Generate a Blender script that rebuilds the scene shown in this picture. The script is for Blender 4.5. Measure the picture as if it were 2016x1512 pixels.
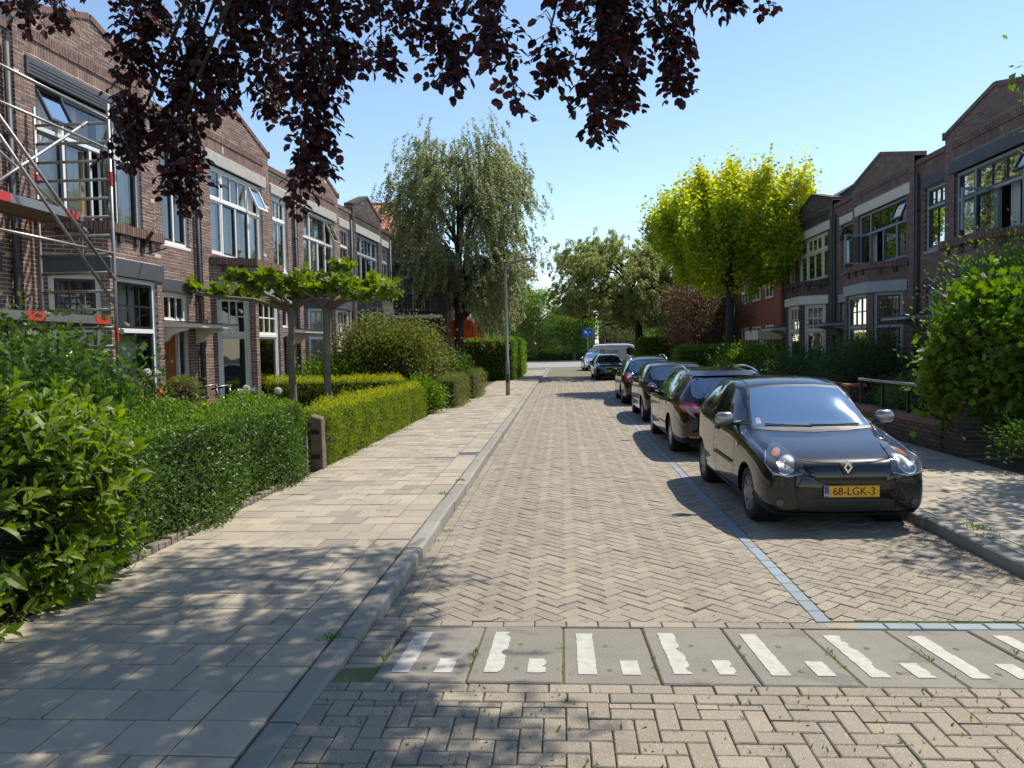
import bpy, bmesh, math, random
import numpy as np
from mathutils import Vector, Matrix
from mathutils.bvhtree import BVHTree

for o in list(bpy.data.objects): bpy.data.objects.remove(o)
SC = bpy.context.scene
COL = SC.collection
R = math.radians
RNG = np.random.default_rng(7)
random.seed(7)

# ------------------------------------------------------------------ camera
CAM_H = 1.75
_a, _p, _r = R(3.75), R(2.62), .018
_f = Vector((-math.sin(_a)*math.cos(_p), math.cos(_a)*math.cos(_p), -math.sin(_p)))
_r0 = Vector((math.cos(_a), math.sin(_a), 0)); _u0 = _r0.cross(_f)
CR = _r0*math.cos(_r) - _u0*math.sin(_r); CU = _u0*math.cos(_r) + _r0*math.sin(_r); CF = _f
cam = bpy.data.cameras.new('camera'); cam_o = bpy.data.objects.new('camera', cam); COL.objects.link(cam_o)
cam.sensor_width = 36; cam.lens = 36*1515/2016; cam.clip_end = 3000; cam.clip_start = .05
cam_o.matrix_world = Matrix(((CR.x, CU.x, -CF.x, 0), (CR.y, CU.y, -CF.y, 0), (CR.z, CU.z, -CF.z, CAM_H), (0, 0, 0, 1)))
SC.camera = cam_o

# ------------------------------------------------------------------ sky, sun, exposure
SUN_EL, SUN_AZ = R(56), math.atan2(.80, .60)       # azimuth from +Y towards +X
w = bpy.data.worlds.new('World'); SC.world = w; w.use_nodes = True
nt = w.node_tree; nt.nodes.clear()
sky = nt.nodes.new('ShaderNodeTexSky'); sky.sky_type = 'NISHITA'; sky.sun_disc = False
sky.sun_elevation = SUN_EL; sky.sun_rotation = SUN_AZ
sky.air_density = 1.0; sky.dust_density = .08; sky.ozone_density = 1.4
bg = nt.nodes.new('ShaderNodeBackground'); bg.inputs[1].default_value = .102
wo = nt.nodes.new('ShaderNodeOutputWorld')
nt.links.new(sky.outputs[0], bg.inputs[0]); nt.links.new(bg.outputs[0], wo.inputs[0])
sun = bpy.data.lights.new('sun', 'SUN'); sun.energy = 3.2; sun.angle = R(.53); sun.color = (1, .93, .81)
sun_o = bpy.data.objects.new('sun', sun); COL.objects.link(sun_o)
TOSUN = Vector((math.sin(SUN_AZ)*math.cos(SUN_EL), math.cos(SUN_AZ)*math.cos(SUN_EL), math.sin(SUN_EL)))
sun_o.rotation_euler = TOSUN.to_track_quat('Z', 'Y').to_euler(); sun_o.location = (20, 15, 40)
SC.view_settings.view_transform = 'Standard'; SC.view_settings.look = 'None'
SC.view_settings.exposure = 0.98; SC.view_settings.gamma = 1
SC.render.engine = 'CYCLES'

# ------------------------------------------------------------------ projection helpers (for choosing what is seen large)
def pix_np(P):
    d = np.asarray(P, float) - np.array([0, 0, CAM_H]); z = d @ np.array(CF)
    zz = np.where(z > .05, z, .05)
    return 1008+1515*(d @ np.array(CR))/zz, 756-1515*(d @ np.array(CU))/zz, z
def seen_rank(P):
    x, y, z = pix_np(P)
    ok = (z > .3) & (x > 0) & (x < 2016) & (y > 0) & (y < 1512)
    return np.where(ok, np.linalg.norm(np.asarray(P)-np.array([0, 0, CAM_H]), axis=1), 1e6)
def ray_y(x, y, Y):          # point on a sight line at distance Y along the street
    d = CF + CR*((x-1008)/1515) + CU*((756-y)/1515)
    t = Y/d.y
    return np.array([d.x*t, Y, CAM_H+d.z*t])

# ------------------------------------------------------------------ object helpers
def link(o): COL.objects.link(o); return o
def tag(o, label, cat, group=None):
    o['label'] = label; o['category'] = cat
    if group: o['group'] = group
    return o
def thing(name, loc, label, cat, group=None, rz=0):
    o = link(bpy.data.objects.new(name, None)); o.location = loc; o.rotation_euler = (0, 0, rz)
    o.empty_display_size = .2
    return tag(o, label, cat, group)
def wtrans(p):
    return p.location.copy() if p.parent is None else wtrans(p.parent)+p.matrix_parent_inverse.translation+p.location
def mobj(name, me, mat=None, parent=None, world=True, kind=None):
    o = link(bpy.data.objects.new(name, me))
    if mat is not None and len(me.materials) == 0: me.materials.append(mat)
    if parent is not None:
        o.parent = parent
        if world:
            t = wtrans(parent)      # parents are unrotated when world coordinates are used
            o.matrix_parent_inverse = Matrix.Translation(-t)
    if kind: o['kind'] = kind
    return o
def struct(o): o['kind'] = 'structure'; return o
def np_mesh(name, V, F, smooth=False):
    V = np.asarray(V, np.float32).reshape(-1, 3); F = np.asarray(F, np.int32); k = F.shape[1]
    me = bpy.data.meshes.new(name)
    me.vertices.add(len(V)); me.vertices.foreach_set('co', V.ravel())
    me.loops.add(F.size); me.loops.foreach_set('vertex_index', F.ravel())
    me.polygons.add(len(F)); me.polygons.foreach_set('loop_start', np.arange(0, F.size, k, dtype=np.int32))
    me.polygons.foreach_set('loop_total', np.full(len(F), k, np.int32))
    me.polygons.foreach_set('use_smooth', np.full(len(F), bool(smooth)))
    me.update(calc_edges=True); return me

class MB:
    """collects shapes for one mesh"""
    def __init__(s): s.v = []; s.f = []
    def poly(s, pts):
        b = len(s.v); s.v += [tuple(p) for p in pts]; s.f.append(tuple(range(b, b+len(pts)))); return s
    def hexa(s, p):          # 8 points: bottom 0-3, top 4-7
        b = len(s.v); s.v += [tuple(q) for q in p]
        for f in ((3, 2, 1, 0), (4, 5, 6, 7), (0, 1, 5, 4), (1, 2, 6, 5), (2, 3, 7, 6), (3, 0, 4, 7)):
            s.f.append(tuple(b+i for i in f))
        return s
    def box(s, x0, x1, y0, y1, z0, z1):
        return s.hexa([(x0, y0, z0), (x1, y0, z0), (x1, y1, z0), (x0, y1, z0), (x0, y0, z1), (x1, y0, z1), (x1, y1, z1), (x0, y1, z1)])
    def fbox(s, fr, s0, s1, o0, o1, z0, z1):
        W = fr.W
        return s.hexa([W(s0, o0, z0), W(s1, o0, z0), W(s1, o1, z0), W(s0, o1, z0), W(s0, o0, z1), W(s1, o0, z1), W(s1, o1, z1), W(s0, o1, z1)])
    def prism(s, pts, ext):  # planar outline extruded by a vector
        b = len(s.v); n = len(pts); e = Vector(ext)
        s.v += [tuple(p) for p in pts] + [tuple(Vector(p)+e) for p in pts]
        s.f.append(tuple(range(b, b+n))); s.f.append(tuple(range(b+2*n-1, b+n-1, -1)))
        for i in range(n):
            j = (i+1) % n; s.f.append((b+i, b+j, b+n+j, b+n+i))
        return s
    def tube(s, pts, rad, n=8, cap=True):
        pts = [Vector(p) for p in pts]; m = len(pts)
        if not hasattr(rad, '__len__'): rad = [rad]*m
        b = len(s.v); up = Vector((0, 0, 1))
        for i in range(m):
            t = (pts[min(i+1, m-1)]-pts[max(i-1, 0)])
            if t.length < 1e-9: t = Vector((0, 0, 1))
            t.normalize()
            a = t.cross(up)
            if a.length < .05: a = t.cross(Vector((0, 1, 0)))
            a.normalize(); c = t.cross(a)
            for k in range(n):
                an = 2*math.pi*k/n
                s.v.append(tuple(pts[i]+(a*math.cos(an)+c*math.sin(an))*rad[i]))
        for i in range(m-1):
            for k in range(n):
                k2 = (k+1) % n
                s.f.append((b+i*n+k, b+i*n+k2, b+(i+1)*n+k2, b+(i+1)*n+k))
        if cap:
            s.f.append(tuple(b+k for k in range(n-1, -1, -1))); s.f.append(tuple(b+(m-1)*n+k for k in range(n)))
        return s
    def lathe(s, prof, n=24, axis='z', c=(0, 0, 0)):  # prof: (radius, height)
        b = len(s.v); m = len(prof)
        for (r, h) in prof:
            for k in range(n):
                an = 2*math.pi*k/n; u, v = r*math.cos(an), r*math.sin(an)
                p = (u, v, h) if axis == 'z' else ((h, u, v) if axis == 'x' else (u, h, v))
                s.v.append((p[0]+c[0], p[1]+c[1], p[2]+c[2]))
        for i in range(m-1):
            for k in range(n):
                k2 = (k+1) % n
                s.f.append((b+i*n+k, b+i*n+k2, b+(i+1)*n+k2, b+(i+1)*n+k))
        return s
    def ball(s, c, r, nu=10, nv=7, sc=(1, 1, 1)):
        prof = [(max(1e-4, math.sin(math.pi*i/nv))*r, -math.cos(math.pi*i/nv)*r) for i in range(nv+1)]
        b = len(s.v); s.lathe(prof, nu)
        for i in range(b, len(s.v)):
            v = s.v[i]; s.v[i] = (v[0]*sc[0]+c[0], v[1]*sc[1]+c[1], v[2]*sc[2]+c[2])
        return s
    def mesh(s, name, smooth=False, bevel=0):
        me = bpy.data.meshes.new(name); me.from_pydata(s.v, [], s.f)
        if bevel:
            bm = bmesh.new(); bm.from_mesh(me)
            bmesh.ops.recalc_face_normals(bm, faces=bm.faces)
            bmesh.ops.bevel(bm, geom=[e for e in bm.edges if len(e.link_faces) == 2 and e.calc_face_angle(0) > .6], offset=bevel, segments=1, affect='EDGES', clamp_overlap=True)
            bm.to_mesh(me); bm.free()
        if smooth is True: me.polygons.foreach_set('use_smooth', np.ones(len(me.polygons), bool))
        me.update()
        if smooth == 'auto':
            me.polygons.foreach_set('use_smooth', np.ones(len(me.polygons), bool))
            try: me.set_sharp_from_angle(angle=R(35))
            except Exception: pass
        return me
    def build(s, name, mat, parent=None, smooth=False, world=True, bevel=0, kind=None):
        return mobj(name, s.mesh(name, smooth, bevel), mat, parent, world, kind)

class Fr:
    """wall frame: s along the wall, o outwards, z up"""
    def __init__(s, P, d, n): s.P = Vector((P[0], P[1])); s.d = Vector(d).normalized(); s.n = Vector(n).normalized()
    def W(s, a, o, z):
        q = s.P + s.d*a + s.n*o; return (q.x, q.y, z)
    def sub(s, a0, o0, a1, o1):      # a frame along the segment (a0,o0)-(a1,o1); normal outwards
        p = s.P + s.d*a0 + s.n*o0; q = s.P + s.d*a1 + s.n*o1; d = (q-p)
        n = Vector((d.y, -d.x))
        if n.dot(s.n) < 0 and abs(n.dot(s.n)) > 1e-6*n.length: n = -n
        return Fr(p, d, n), d.length

# ------------------------------------------------------------------ materials
def mat(name, col, rough=.6, col2=None, var=0., noise=None, ncol=None, bump=None, metal=0, coat=0, spec=.5, trans=0, speck=None, rndmix=None, streak=None, spots=None):
    """col..col2 mixed per piece (island + object random); var = value variation per piece; noise=(scale, amount) darkens or mixes ncol"""
    m = bpy.data.materials.new(name); m.use_nodes = True; t = m.node_tree; N = t.nodes; Lk = t.links
    b = N['Principled BSDF']; out = N['Material Output']
    b.inputs['Roughness'].default_value = rough; b.inputs['Metallic'].default_value = metal
    b.inputs['Coat Weight'].default_value = coat; b.inputs['Coat Roughness'].default_value = .03
    b.inputs['Specular IOR Level'].default_value = spec
    geo = N.new('ShaderNodeNewGeometry'); oi = N.new('ShaderNodeObjectInfo')
    add = N.new('ShaderNodeMath'); add.operation = 'ADD'; Lk.new(geo.outputs['Random Per Island'], add.inputs[0]); Lk.new(oi.outputs['Random'], add.inputs[1])
    fr = N.new('ShaderNodeMath'); fr.operation = 'FRACT'; Lk.new(add.outputs[0], fr.inputs[0]); rnd = fr.outputs[0]
    def rgb(c):
        n = N.new('ShaderNodeRGB'); n.outputs[0].default_value = (c[0], c[1], c[2], 1); return n.outputs[0]
    def mix(f, a, c, mode='MIX'):
        n = N.new('ShaderNodeMix'); n.data_type = 'RGBA'; n.blend_type = mode
        if isinstance(f, float) or isinstance(f, int): n.inputs[0].default_value = f
        else: Lk.new(f, n.inputs[0])
        Lk.new(a, n.inputs[6]); Lk.new(c, n.inputs[7]); return n.outputs[2]
    def ramp(v, a, c):
        n = N.new('ShaderNodeMapRange'); Lk.new(v, n.inputs[0]); n.inputs[1].default_value = a; n.inputs[2].default_value = c; return n.outputs[0]
    c = rgb(col)
    if col2 is not None:
        f = rnd
        if rndmix:       # power curve so col2 stays rare
            pw = N.new('ShaderNodeMath'); pw.operation = 'POWER'; Lk.new(rnd, pw.inputs[0]); pw.inputs[1].default_value = rndmix; f = pw.outputs[0]
        c = mix(f, c, rgb(col2))
    if var:
        m1 = N.new('ShaderNodeMath'); m1.operation = 'MULTIPLY'; Lk.new(rnd, m1.inputs[0]); m1.inputs[1].default_value = 7.31
        m2 = N.new('ShaderNodeMath'); m2.operation = 'FRACT'; Lk.new(m1.outputs[0], m2.inputs[0])
        hs = N.new('ShaderNodeHueSaturation'); Lk.new(c, hs.inputs['Color'])
        v = N.new('ShaderNodeMapRange'); Lk.new(m2.outputs[0], v.inputs[0]); v.inputs[3].default_value = 1-var; v.inputs[4].default_value = 1+var
        Lk.new(v.outputs[0], hs.inputs['Value']); c = hs.outputs[0]
    pos = geo.outputs['Position']
    if noise:
        n = N.new('ShaderNodeTexNoise'); n.inputs['Scale'].default_value = noise[0]; n.inputs['Detail'].default_value = 5; n.inputs['Roughness'].default_value = .65
        Lk.new(pos, n.inputs['Vector'])
        f = ramp(n.outputs[0], .42, .72)
        mm = N.new('ShaderNodeMath'); mm.operation = 'MULTIPLY'; Lk.new(f, mm.inputs[0]); mm.inputs[1].default_value = noise[1]
        c = mix(mm.outputs[0], c, rgb(ncol if ncol else tuple(q*.45 for q in col)))
    if streak:           # long soft wear marks along the street: (scale x, scale y, amount, colour)
        mp = N.new('ShaderNodeMapping'); mp.inputs['Scale'].default_value = (streak[0], streak[1], 1); Lk.new(pos, mp.inputs['Vector'])
        n = N.new('ShaderNodeTexNoise'); n.inputs['Scale'].default_value = 1; n.inputs['Detail'].default_value = 3; Lk.new(mp.outputs[0], n.inputs['Vector'])
        mm = N.new('ShaderNodeMath'); mm.operation = 'MULTIPLY'; Lk.new(ramp(n.outputs[0], .45, .7), mm.inputs[0]); mm.inputs[1].default_value = streak[2]
        c = mix(mm.outputs[0], c, rgb(streak[3]))
    if spots:            # stains with an outline of their own
        n = N.new('ShaderNodeTexNoise'); n.inputs['Scale'].default_value = spots[0]; n.inputs['Detail'].default_value = 7; n.inputs['Distortion'].default_value = .6; Lk.new(pos, n.inputs['Vector'])
        mm = N.new('ShaderNodeMath'); mm.operation = 'MULTIPLY'; Lk.new(ramp(n.outputs[0], .60, .66), mm.inputs[0]); mm.inputs[1].default_value = spots[1]
        c = mix(mm.outputs[0], c, rgb(spots[2]))
    if speck:            # (scale, amount, colour): light or dark grit
        n = N.new('ShaderNodeTexNoise'); n.inputs['Scale'].default_value = speck[0]; n.inputs['Detail'].default_value = 2
        Lk.new(pos, n.inputs['Vector']); f = ramp(n.outputs[0], .58, .68)
        mm = N.new('ShaderNodeMath'); mm.operation = 'MULTIPLY'; Lk.new(f, mm.inputs[0]); mm.inputs[1].default_value = speck[1]
        c = mix(mm.outputs[0], c, rgb(speck[2]))
    Lk.new(c, b.inputs['Base Color'])
    if bump:
        n = N.new('ShaderNodeTexNoise'); n.inputs['Scale'].default_value = bump[0]; n.inputs['Detail'].default_value = 4
        Lk.new(pos, n.inputs['Vector'])
        bp = N.new('ShaderNodeBump'); bp.inputs['Strength'].default_value = bump[1]; bp.inputs['Distance'].default_value = .01
        Lk.new(n.outputs[0], bp.inputs['Height']); Lk.new(bp.outputs[0], b.inputs['Normal'])
    if trans:
        tr = N.new('ShaderNodeBsdfTranslucent')
        hs = N.new('ShaderNodeHueSaturation'); hs.inputs['Saturation'].default_value = 1.15; hs.inputs['Value'].default_value = 1.5; Lk.new(c, hs.inputs['Color'])
        Lk.new(hs.outputs[0], tr.inputs[0])
        mx = N.new('ShaderNodeMixShader'); mx.inputs[0].default_value = trans
        Lk.new(b.outputs[0], mx.inputs[1]); Lk.new(tr.outputs[0], mx.inputs[2]); Lk.new(mx.outputs[0], out.inputs[0])
    return m
def glass_mat(name, tint=(1, 1, 1), k=1.6, rough=.012, base=.03):
    m = bpy.data.materials.new(name); m.use_nodes = True; t = m.node_tree; N = t.nodes; Lk = t.links; N.remove(N['Principled BSDF'])
    tr = N.new('ShaderNodeBsdfTransparent'); tr.inputs[0].default_value = (*tint, 1)
    gl = N.new('ShaderNodeBsdfGlossy'); gl.inputs['Roughness'].default_value = rough
    nz = N.new('ShaderNodeTexNoise'); nz.inputs['Scale'].default_value = 1.3; gp = N.new('ShaderNodeNewGeometry'); Lk.new(gp.outputs['Position'], nz.inputs['Vector'])
    bp = N.new('ShaderNodeBump'); bp.inputs['Strength'].default_value = .06; bp.inputs['Distance'].default_value = .05; Lk.new(nz.outputs[0], bp.inputs['Height']); Lk.new(bp.outputs[0], gl.inputs['Normal'])
    fz = N.new('ShaderNodeFresnel'); fz.inputs[0].default_value = 1.52
    mu = N.new('ShaderNodeMath'); mu.operation = 'MULTIPLY_ADD'; mu.use_clamp = True; Lk.new(fz.outputs[0], mu.inputs[0]); mu.inputs[1].default_value = k; mu.inputs[2].default_value = base
    mx = N.new('ShaderNodeMixShader'); Lk.new(mu.outputs[0], mx.inputs[0]); Lk.new(tr.outputs[0], mx.inputs[1]); Lk.new(gl.outputs[0], mx.inputs[2])
    Lk.new(mx.outputs[0], N['Material Output'].inputs[0]); return m

M = {}
M['road_brick'] = mat('road_brick', (.315, .265, .195), .85, col2=(.245, .213, .168), var=.14, noise=(.9, .55), ncol=(.23, .195, .14), bump=(160, .5), speck=(120, .6, (.52, .48, .41)), streak=(1.6, .05, .5, (.19, .165, .13)), spots=(2.6, .45, (.15, .13, .10)))
M['joint'] = mat('joint_sand', (.17, .14, .095), .95, noise=(1.6, 1.), ncol=(.075, .10, .02), bump=(60, .6))
M['joint_moss'] = mat('joint_moss', (.14, .13, .06), .95, noise=(2.5, 1.), ncol=(.085, .13, .02), bump=(60, .6))
M['blue_brick'] = mat('blue_brick', (.225, .265, .285), .75, var=.12, noise=(9, .3), ncol=(.2, .22, .22), bump=(120, .3))
M['tile'] = mat('pavement_tile', (.375, .322, .238), .85, col2=(.23, .21, .17), rndmix=3, var=.09, noise=(1.7, .55), ncol=(.23, .2, .155), bump=(120, .4), speck=(150, .3, (.46, .42, .34)), spots=(3.2, .4, (.2, .175, .135)))
M['kerb'] = mat('kerb_concrete', (.27, .255, .22), .85, var=.12, noise=(2.5, .5), ncol=(.17, .165, .14), bump=(90, .5), speck=(120, .35, (.13, .125, .11)))
M['slab'] = mat('slab_concrete', (.205, .188, .155), .85, var=.09, noise=(2.2, .6), ncol=(.14, .125, .10), bump=(110, .5), speck=(130, .45, (.36, .34, .3)), spots=(4, .5, (.11, .1, .085)))
M['paint'] = mat('road_paint', (.45, .435, .39), .7, noise=(16, .75), ncol=(.3, .285, .245), bump=(80, .3))
M['soil'] = mat('soil', (.075, .058, .038), .95, noise=(3, .7), ncol=(.04, .045, .02), bump=(25, .8))
M['grass'] = mat('grass', (.13, .19, .035), .8, var=.3, trans=.4)
M['ground'] = mat('ground', (.09, .1, .045), .95, noise=(.6, .7), ncol=(.06, .055, .035), bump=(8, .5))
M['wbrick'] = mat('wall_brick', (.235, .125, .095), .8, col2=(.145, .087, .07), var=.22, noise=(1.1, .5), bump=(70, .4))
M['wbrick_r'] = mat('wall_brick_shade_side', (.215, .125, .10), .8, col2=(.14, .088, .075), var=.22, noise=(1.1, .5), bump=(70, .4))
M['wbrick_old'] = mat('weathered_brick', (.085, .062, .045), .85, col2=(.05, .04, .032), var=.25, noise=(1.5, .7), ncol=(.03, .027, .022), bump=(70, .5))
M['mortar'] = mat('mortar', (.56, .50, .42), .9, noise=(3, .4), ncol=(.36, .315, .255), bump=(50, .3))
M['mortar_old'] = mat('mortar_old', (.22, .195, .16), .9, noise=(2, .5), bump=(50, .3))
M['red_brick'] = mat('red_brick', (.3, .09, .045), .8, col2=(.22, .07, .04), var=.2, noise=(10, .3), bump=(50, .4))
M['grey_lintel'] = mat('grey_lintel', (.062, .066, .074), .6, noise=(6, .3), bump=(30, .15))
M['white'] = mat('white_paint', (.74, .73, .69), .45, noise=(5, .18), ncol=(.58, .56, .5), bump=(20, .05))
M['cream'] = mat('cream_paint', (.62, .58, .48), .5, noise=(4, .3), ncol=(.45, .41, .33), bump=(20, .08))
M['beige'] = mat('beige_frame', (.34, .30, .25), .5, noise=(4, .2), bump=(20, .05))
M['stone'] = mat('pale_stone', (.42, .40, .36), .75, noise=(7, .6), ncol=(.23, .21, .185), bump=(40, .3))
M['greygreen'] = mat('grey_paint', (.30, .335, .35), .5, noise=(4, .2), bump=(20, .05))
M['navy'] = mat('dark_sash', (.022, .026, .034), .35, noise=(6, .2))
M['glass'] = glass_mat('window_glass')
M['glass_dark'] = glass_mat('window_glass_deep', (.7, .75, .75), 2.2, base=.06)
M['curtain'] = mat('curtain', (.8, .8, .76), .9, trans=.25, noise=(3, .15))
M['blind'] = mat('ochre_curtain', (.55, .42, .2), .9, trans=.25)
M['room'] = mat('room', (.13, .12, .11), .9, noise=(1, .3))
M['door_orange'] = mat('door_wood', (.33, .095, .022), .4, noise=(8, .35), ncol=(.22, .06, .015), coat=.3)
M['door_dark'] = mat('door_dark', (.02, .018, .02), .4, noise=(8, .3))
M['alu'] = mat('aluminium', (.36, .35, .33), .42, metal=.8, noise=(12, .4), ncol=(.22, .2, .17))
M['red_paint'] = mat('red_band', (.5, .035, .025), .5, noise=(20, .3))
M['wood_plank'] = mat('platform_ply', (.22, .16, .1), .8, noise=(8, .4))
M['steel'] = mat('galvanised', (.28, .28, .27), .55, metal=.6, noise=(9, .4), bump=(30, .1))
M['iron'] = mat('black_iron', (.018, .018, .018), .45, noise=(20, .3))
M['concrete'] = mat('old_concrete', (.2, .175, .14), .9, noise=(7, .6), ncol=(.09, .08, .06), bump=(35, .8))
M['oldwood'] = mat('weathered_wood', (.15, .118, .08), .9, noise=(9, .7), ncol=(.07, .055, .04), bump=(25, 1.))
M['bark'] = mat('bark', (.10, .08, .055), .9, noise=(12, .6), ncol=(.05, .045, .03), bump=(18, .9))
M['bark_dark'] = mat('bark_dark', (.045, .038, .03), .9, noise=(12, .6), bump=(18, .9))
M['bark_plane'] = mat('bark_plane', (.19, .17, .115), .85, noise=(9, .8), ncol=(.10, .095, .06), bump=(18, .6))
M['twig'] = mat('twig', (.045, .03, .028), .8, noise=(9, .4))
def leafm(name, c, c2, var=.3, rough=.5, trans=.35, spec=.4): return mat(name, c, rough, col2=c2, var=var, trans=trans, spec=spec, noise=(6, .2))
M['laurel'] = leafm('laurel_leaf', (.10, .17, .015), (.175, .245, .024), .4, .46, .42, .35)
M['privet'] = leafm('privet_leaf', (.065, .125, .022), (.11, .175, .032), .3, .42, .35, .4)
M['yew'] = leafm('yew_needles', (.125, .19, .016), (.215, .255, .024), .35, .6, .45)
M['yew_lit'] = leafm('yew_lit_top', (.26, .31, .022), (.36, .36, .028), .25, .6, .55)  # lighter yew colour with the sunlight of the hedge tops painted in
M['hedge'] = leafm('hedge_leaf', (.10, .18, .024), (.16, .24, .034), .3, .5, .45)
M['shrub'] = leafm('shrub_leaf', (.06, .12, .022), (.10, .165, .032), .35, .5, .4)
M['shrub_dark'] = leafm('dark_shrub_leaf', (.04, .085, .022), (.065, .115, .03), .35, .5, .32)
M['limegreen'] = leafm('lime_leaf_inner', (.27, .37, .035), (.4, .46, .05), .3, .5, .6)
M['maple'] = leafm('maple_leaf', (.115, .15, .03), (.18, .175, .04), .35, .55, .42)
M['birch'] = leafm('birch_leaf', (.2, .225, .10), (.31, .325, .16), .35, .5, .52)
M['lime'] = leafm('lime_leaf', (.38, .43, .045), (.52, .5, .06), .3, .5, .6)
M['olive'] = leafm('olive_leaf', (.23, .275, .085), (.37, .39, .15), .35, .5, .52)
M['mid'] = leafm('far_tree_leaf', (.15, .23, .045), (.22, .3, .065), .3, .55, .5)
M['bronze'] = leafm('bronze_leaf', (.09, .045, .028), (.13, .075, .04), .35, .55, .3)
M['beech'] = leafm('copper_beech_leaf', (.024, .011, .015), (.085, .022, .018), .5, .42, .3, .4)
M['plane'] = leafm('plane_leaf', (.12, .19, .018), (.19, .25, .028), .25, .5, .45)
M['vine'] = leafm('vine_leaf', (.08, .16, .018), (.15, .22, .025), .3, .42, .45)
M['golden'] = leafm('golden_shrub_leaf', (.3, .27, .03), (.2, .2, .03), .3, .5, .3)
M['core'] = mat('hedge_shade_core', (.012, .018, .007), .95, noise=(14, .6))  # near-black, stands for inner twigs and the shade among them
M['white_flower'] = mat('white_flower', (.75, .76, .66), .7, var=.15)
M['litter'] = mat('dry_leaf', (.17, .085, .035), .8, col2=(.09, .05, .03), var=.3)
M['orange_cloth'] = mat('orange_cloth', (.62, .13, .02), .7, noise=(3, .3), trans=.3)
M['roof_tile'] = mat('roof_tile', (.42, .12, .045), .7, col2=(.27, .085, .045), var=.25, noise=(6, .4), ncol=(.16, .07, .045))
M['slate'] = mat('dark_roof', (.045, .045, .05), .7, var=.2)
# ------------------------------------------------------------------ many alike pieces: the largest in view as objects, the rest in one mesh
def chamfer_box(lx, ly, h, c):
    x, y = lx/2, ly/2
    V = [(-x+c, -y+c, 0), (x-c, -y+c, 0), (x-c, y-c, 0), (-x+c, y-c, 0), (-x, -y, -c), (x, -y, -c), (x, y, -c), (-x, y, -c), (-x, -y, -h), (x, -y, -h), (x, y, -h), (-x, y, -h)]
    F = [(0, 1, 2, 3)]
    for i in range(4):
        j = (i+1) % 4; F.append((4+i, 4+j, j, i)); F.append((8+i, 8+j, 4+j, 4+i))
    return np.array(V, float), np.array(F)
def xf(pos, rz, scale=None, tilt=None):
    """4x4 stack from positions, z angles, scales"""
    n = len(pos); T = np.zeros((n, 4, 4)); c, s = np.cos(rz), np.sin(rz)
    sc = np.ones((n, 3)) if scale is None else np.asarray(scale, float)
    T[:, 0, 0] = c; T[:, 0, 1] = -s; T[:, 1, 0] = s; T[:, 1, 1] = c; T[:, 2, 2] = 1
    if tilt is not None:
        T[:, 2, 0] = tilt[:, 0]; T[:, 2, 1] = tilt[:, 1]
    T[:, :3, :3] *= sc[:, None, :]
    T[:, :3, 3] = pos; T[:, 3, 3] = 1
    return T
def pieces(name, V, F, T, m, parent, n_ind=300, smooth=False):
    T = np.asarray(T); rk = seen_rank(T[:, :3, 3]); order = np.argsort(rk)
    ind = [i for i in order[:n_ind] if rk[i] < 1e5]
    if ind:
        me = np_mesh(name, V, F, smooth)
        for i in ind:
            o = mobj(name, me, m, parent); o.matrix_basis = Matrix(T[i].tolist())
    rest = np.setdiff1d(np.arange(len(T)), ind)
    if len(rest):
        W = np.einsum('nij,kj->nki', T[rest][:, :3, :3], V) + T[rest][:, None, :3, 3]
        FF = (F[None] + (np.arange(len(rest))*len(V))[:, None, None]).reshape(-1, F.shape[1])
        mobj(name, np_mesh(name+'_rest', W.reshape(-1, 3), FF, smooth), m, parent, kind='stuff')
def clip_poly(P, a, b, c):     # keep a*x+b*y<=c
    out = []
    for i in range(len(P)):
        p, q = P[i], P[(i+1) % len(P)]; dp, dq = a*p[0]+b*p[1]-c, a*q[0]+b*q[1]-c
        if dp <= 0: out.append(p)
        if (dp < 0 < dq) or (dq < 0 < dp):
            t = dp/(dp-dq); out.append((p[0]+t*(q[0]-p[0]), p[1]+t*(q[1]-p[1])))
    return out
def area(P): return .5*sum(P[i][0]*P[(i+1) % len(P)][1]-P[(i+1) % len(P)][0]*P[i][1] for i in range(len(P)))

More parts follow.
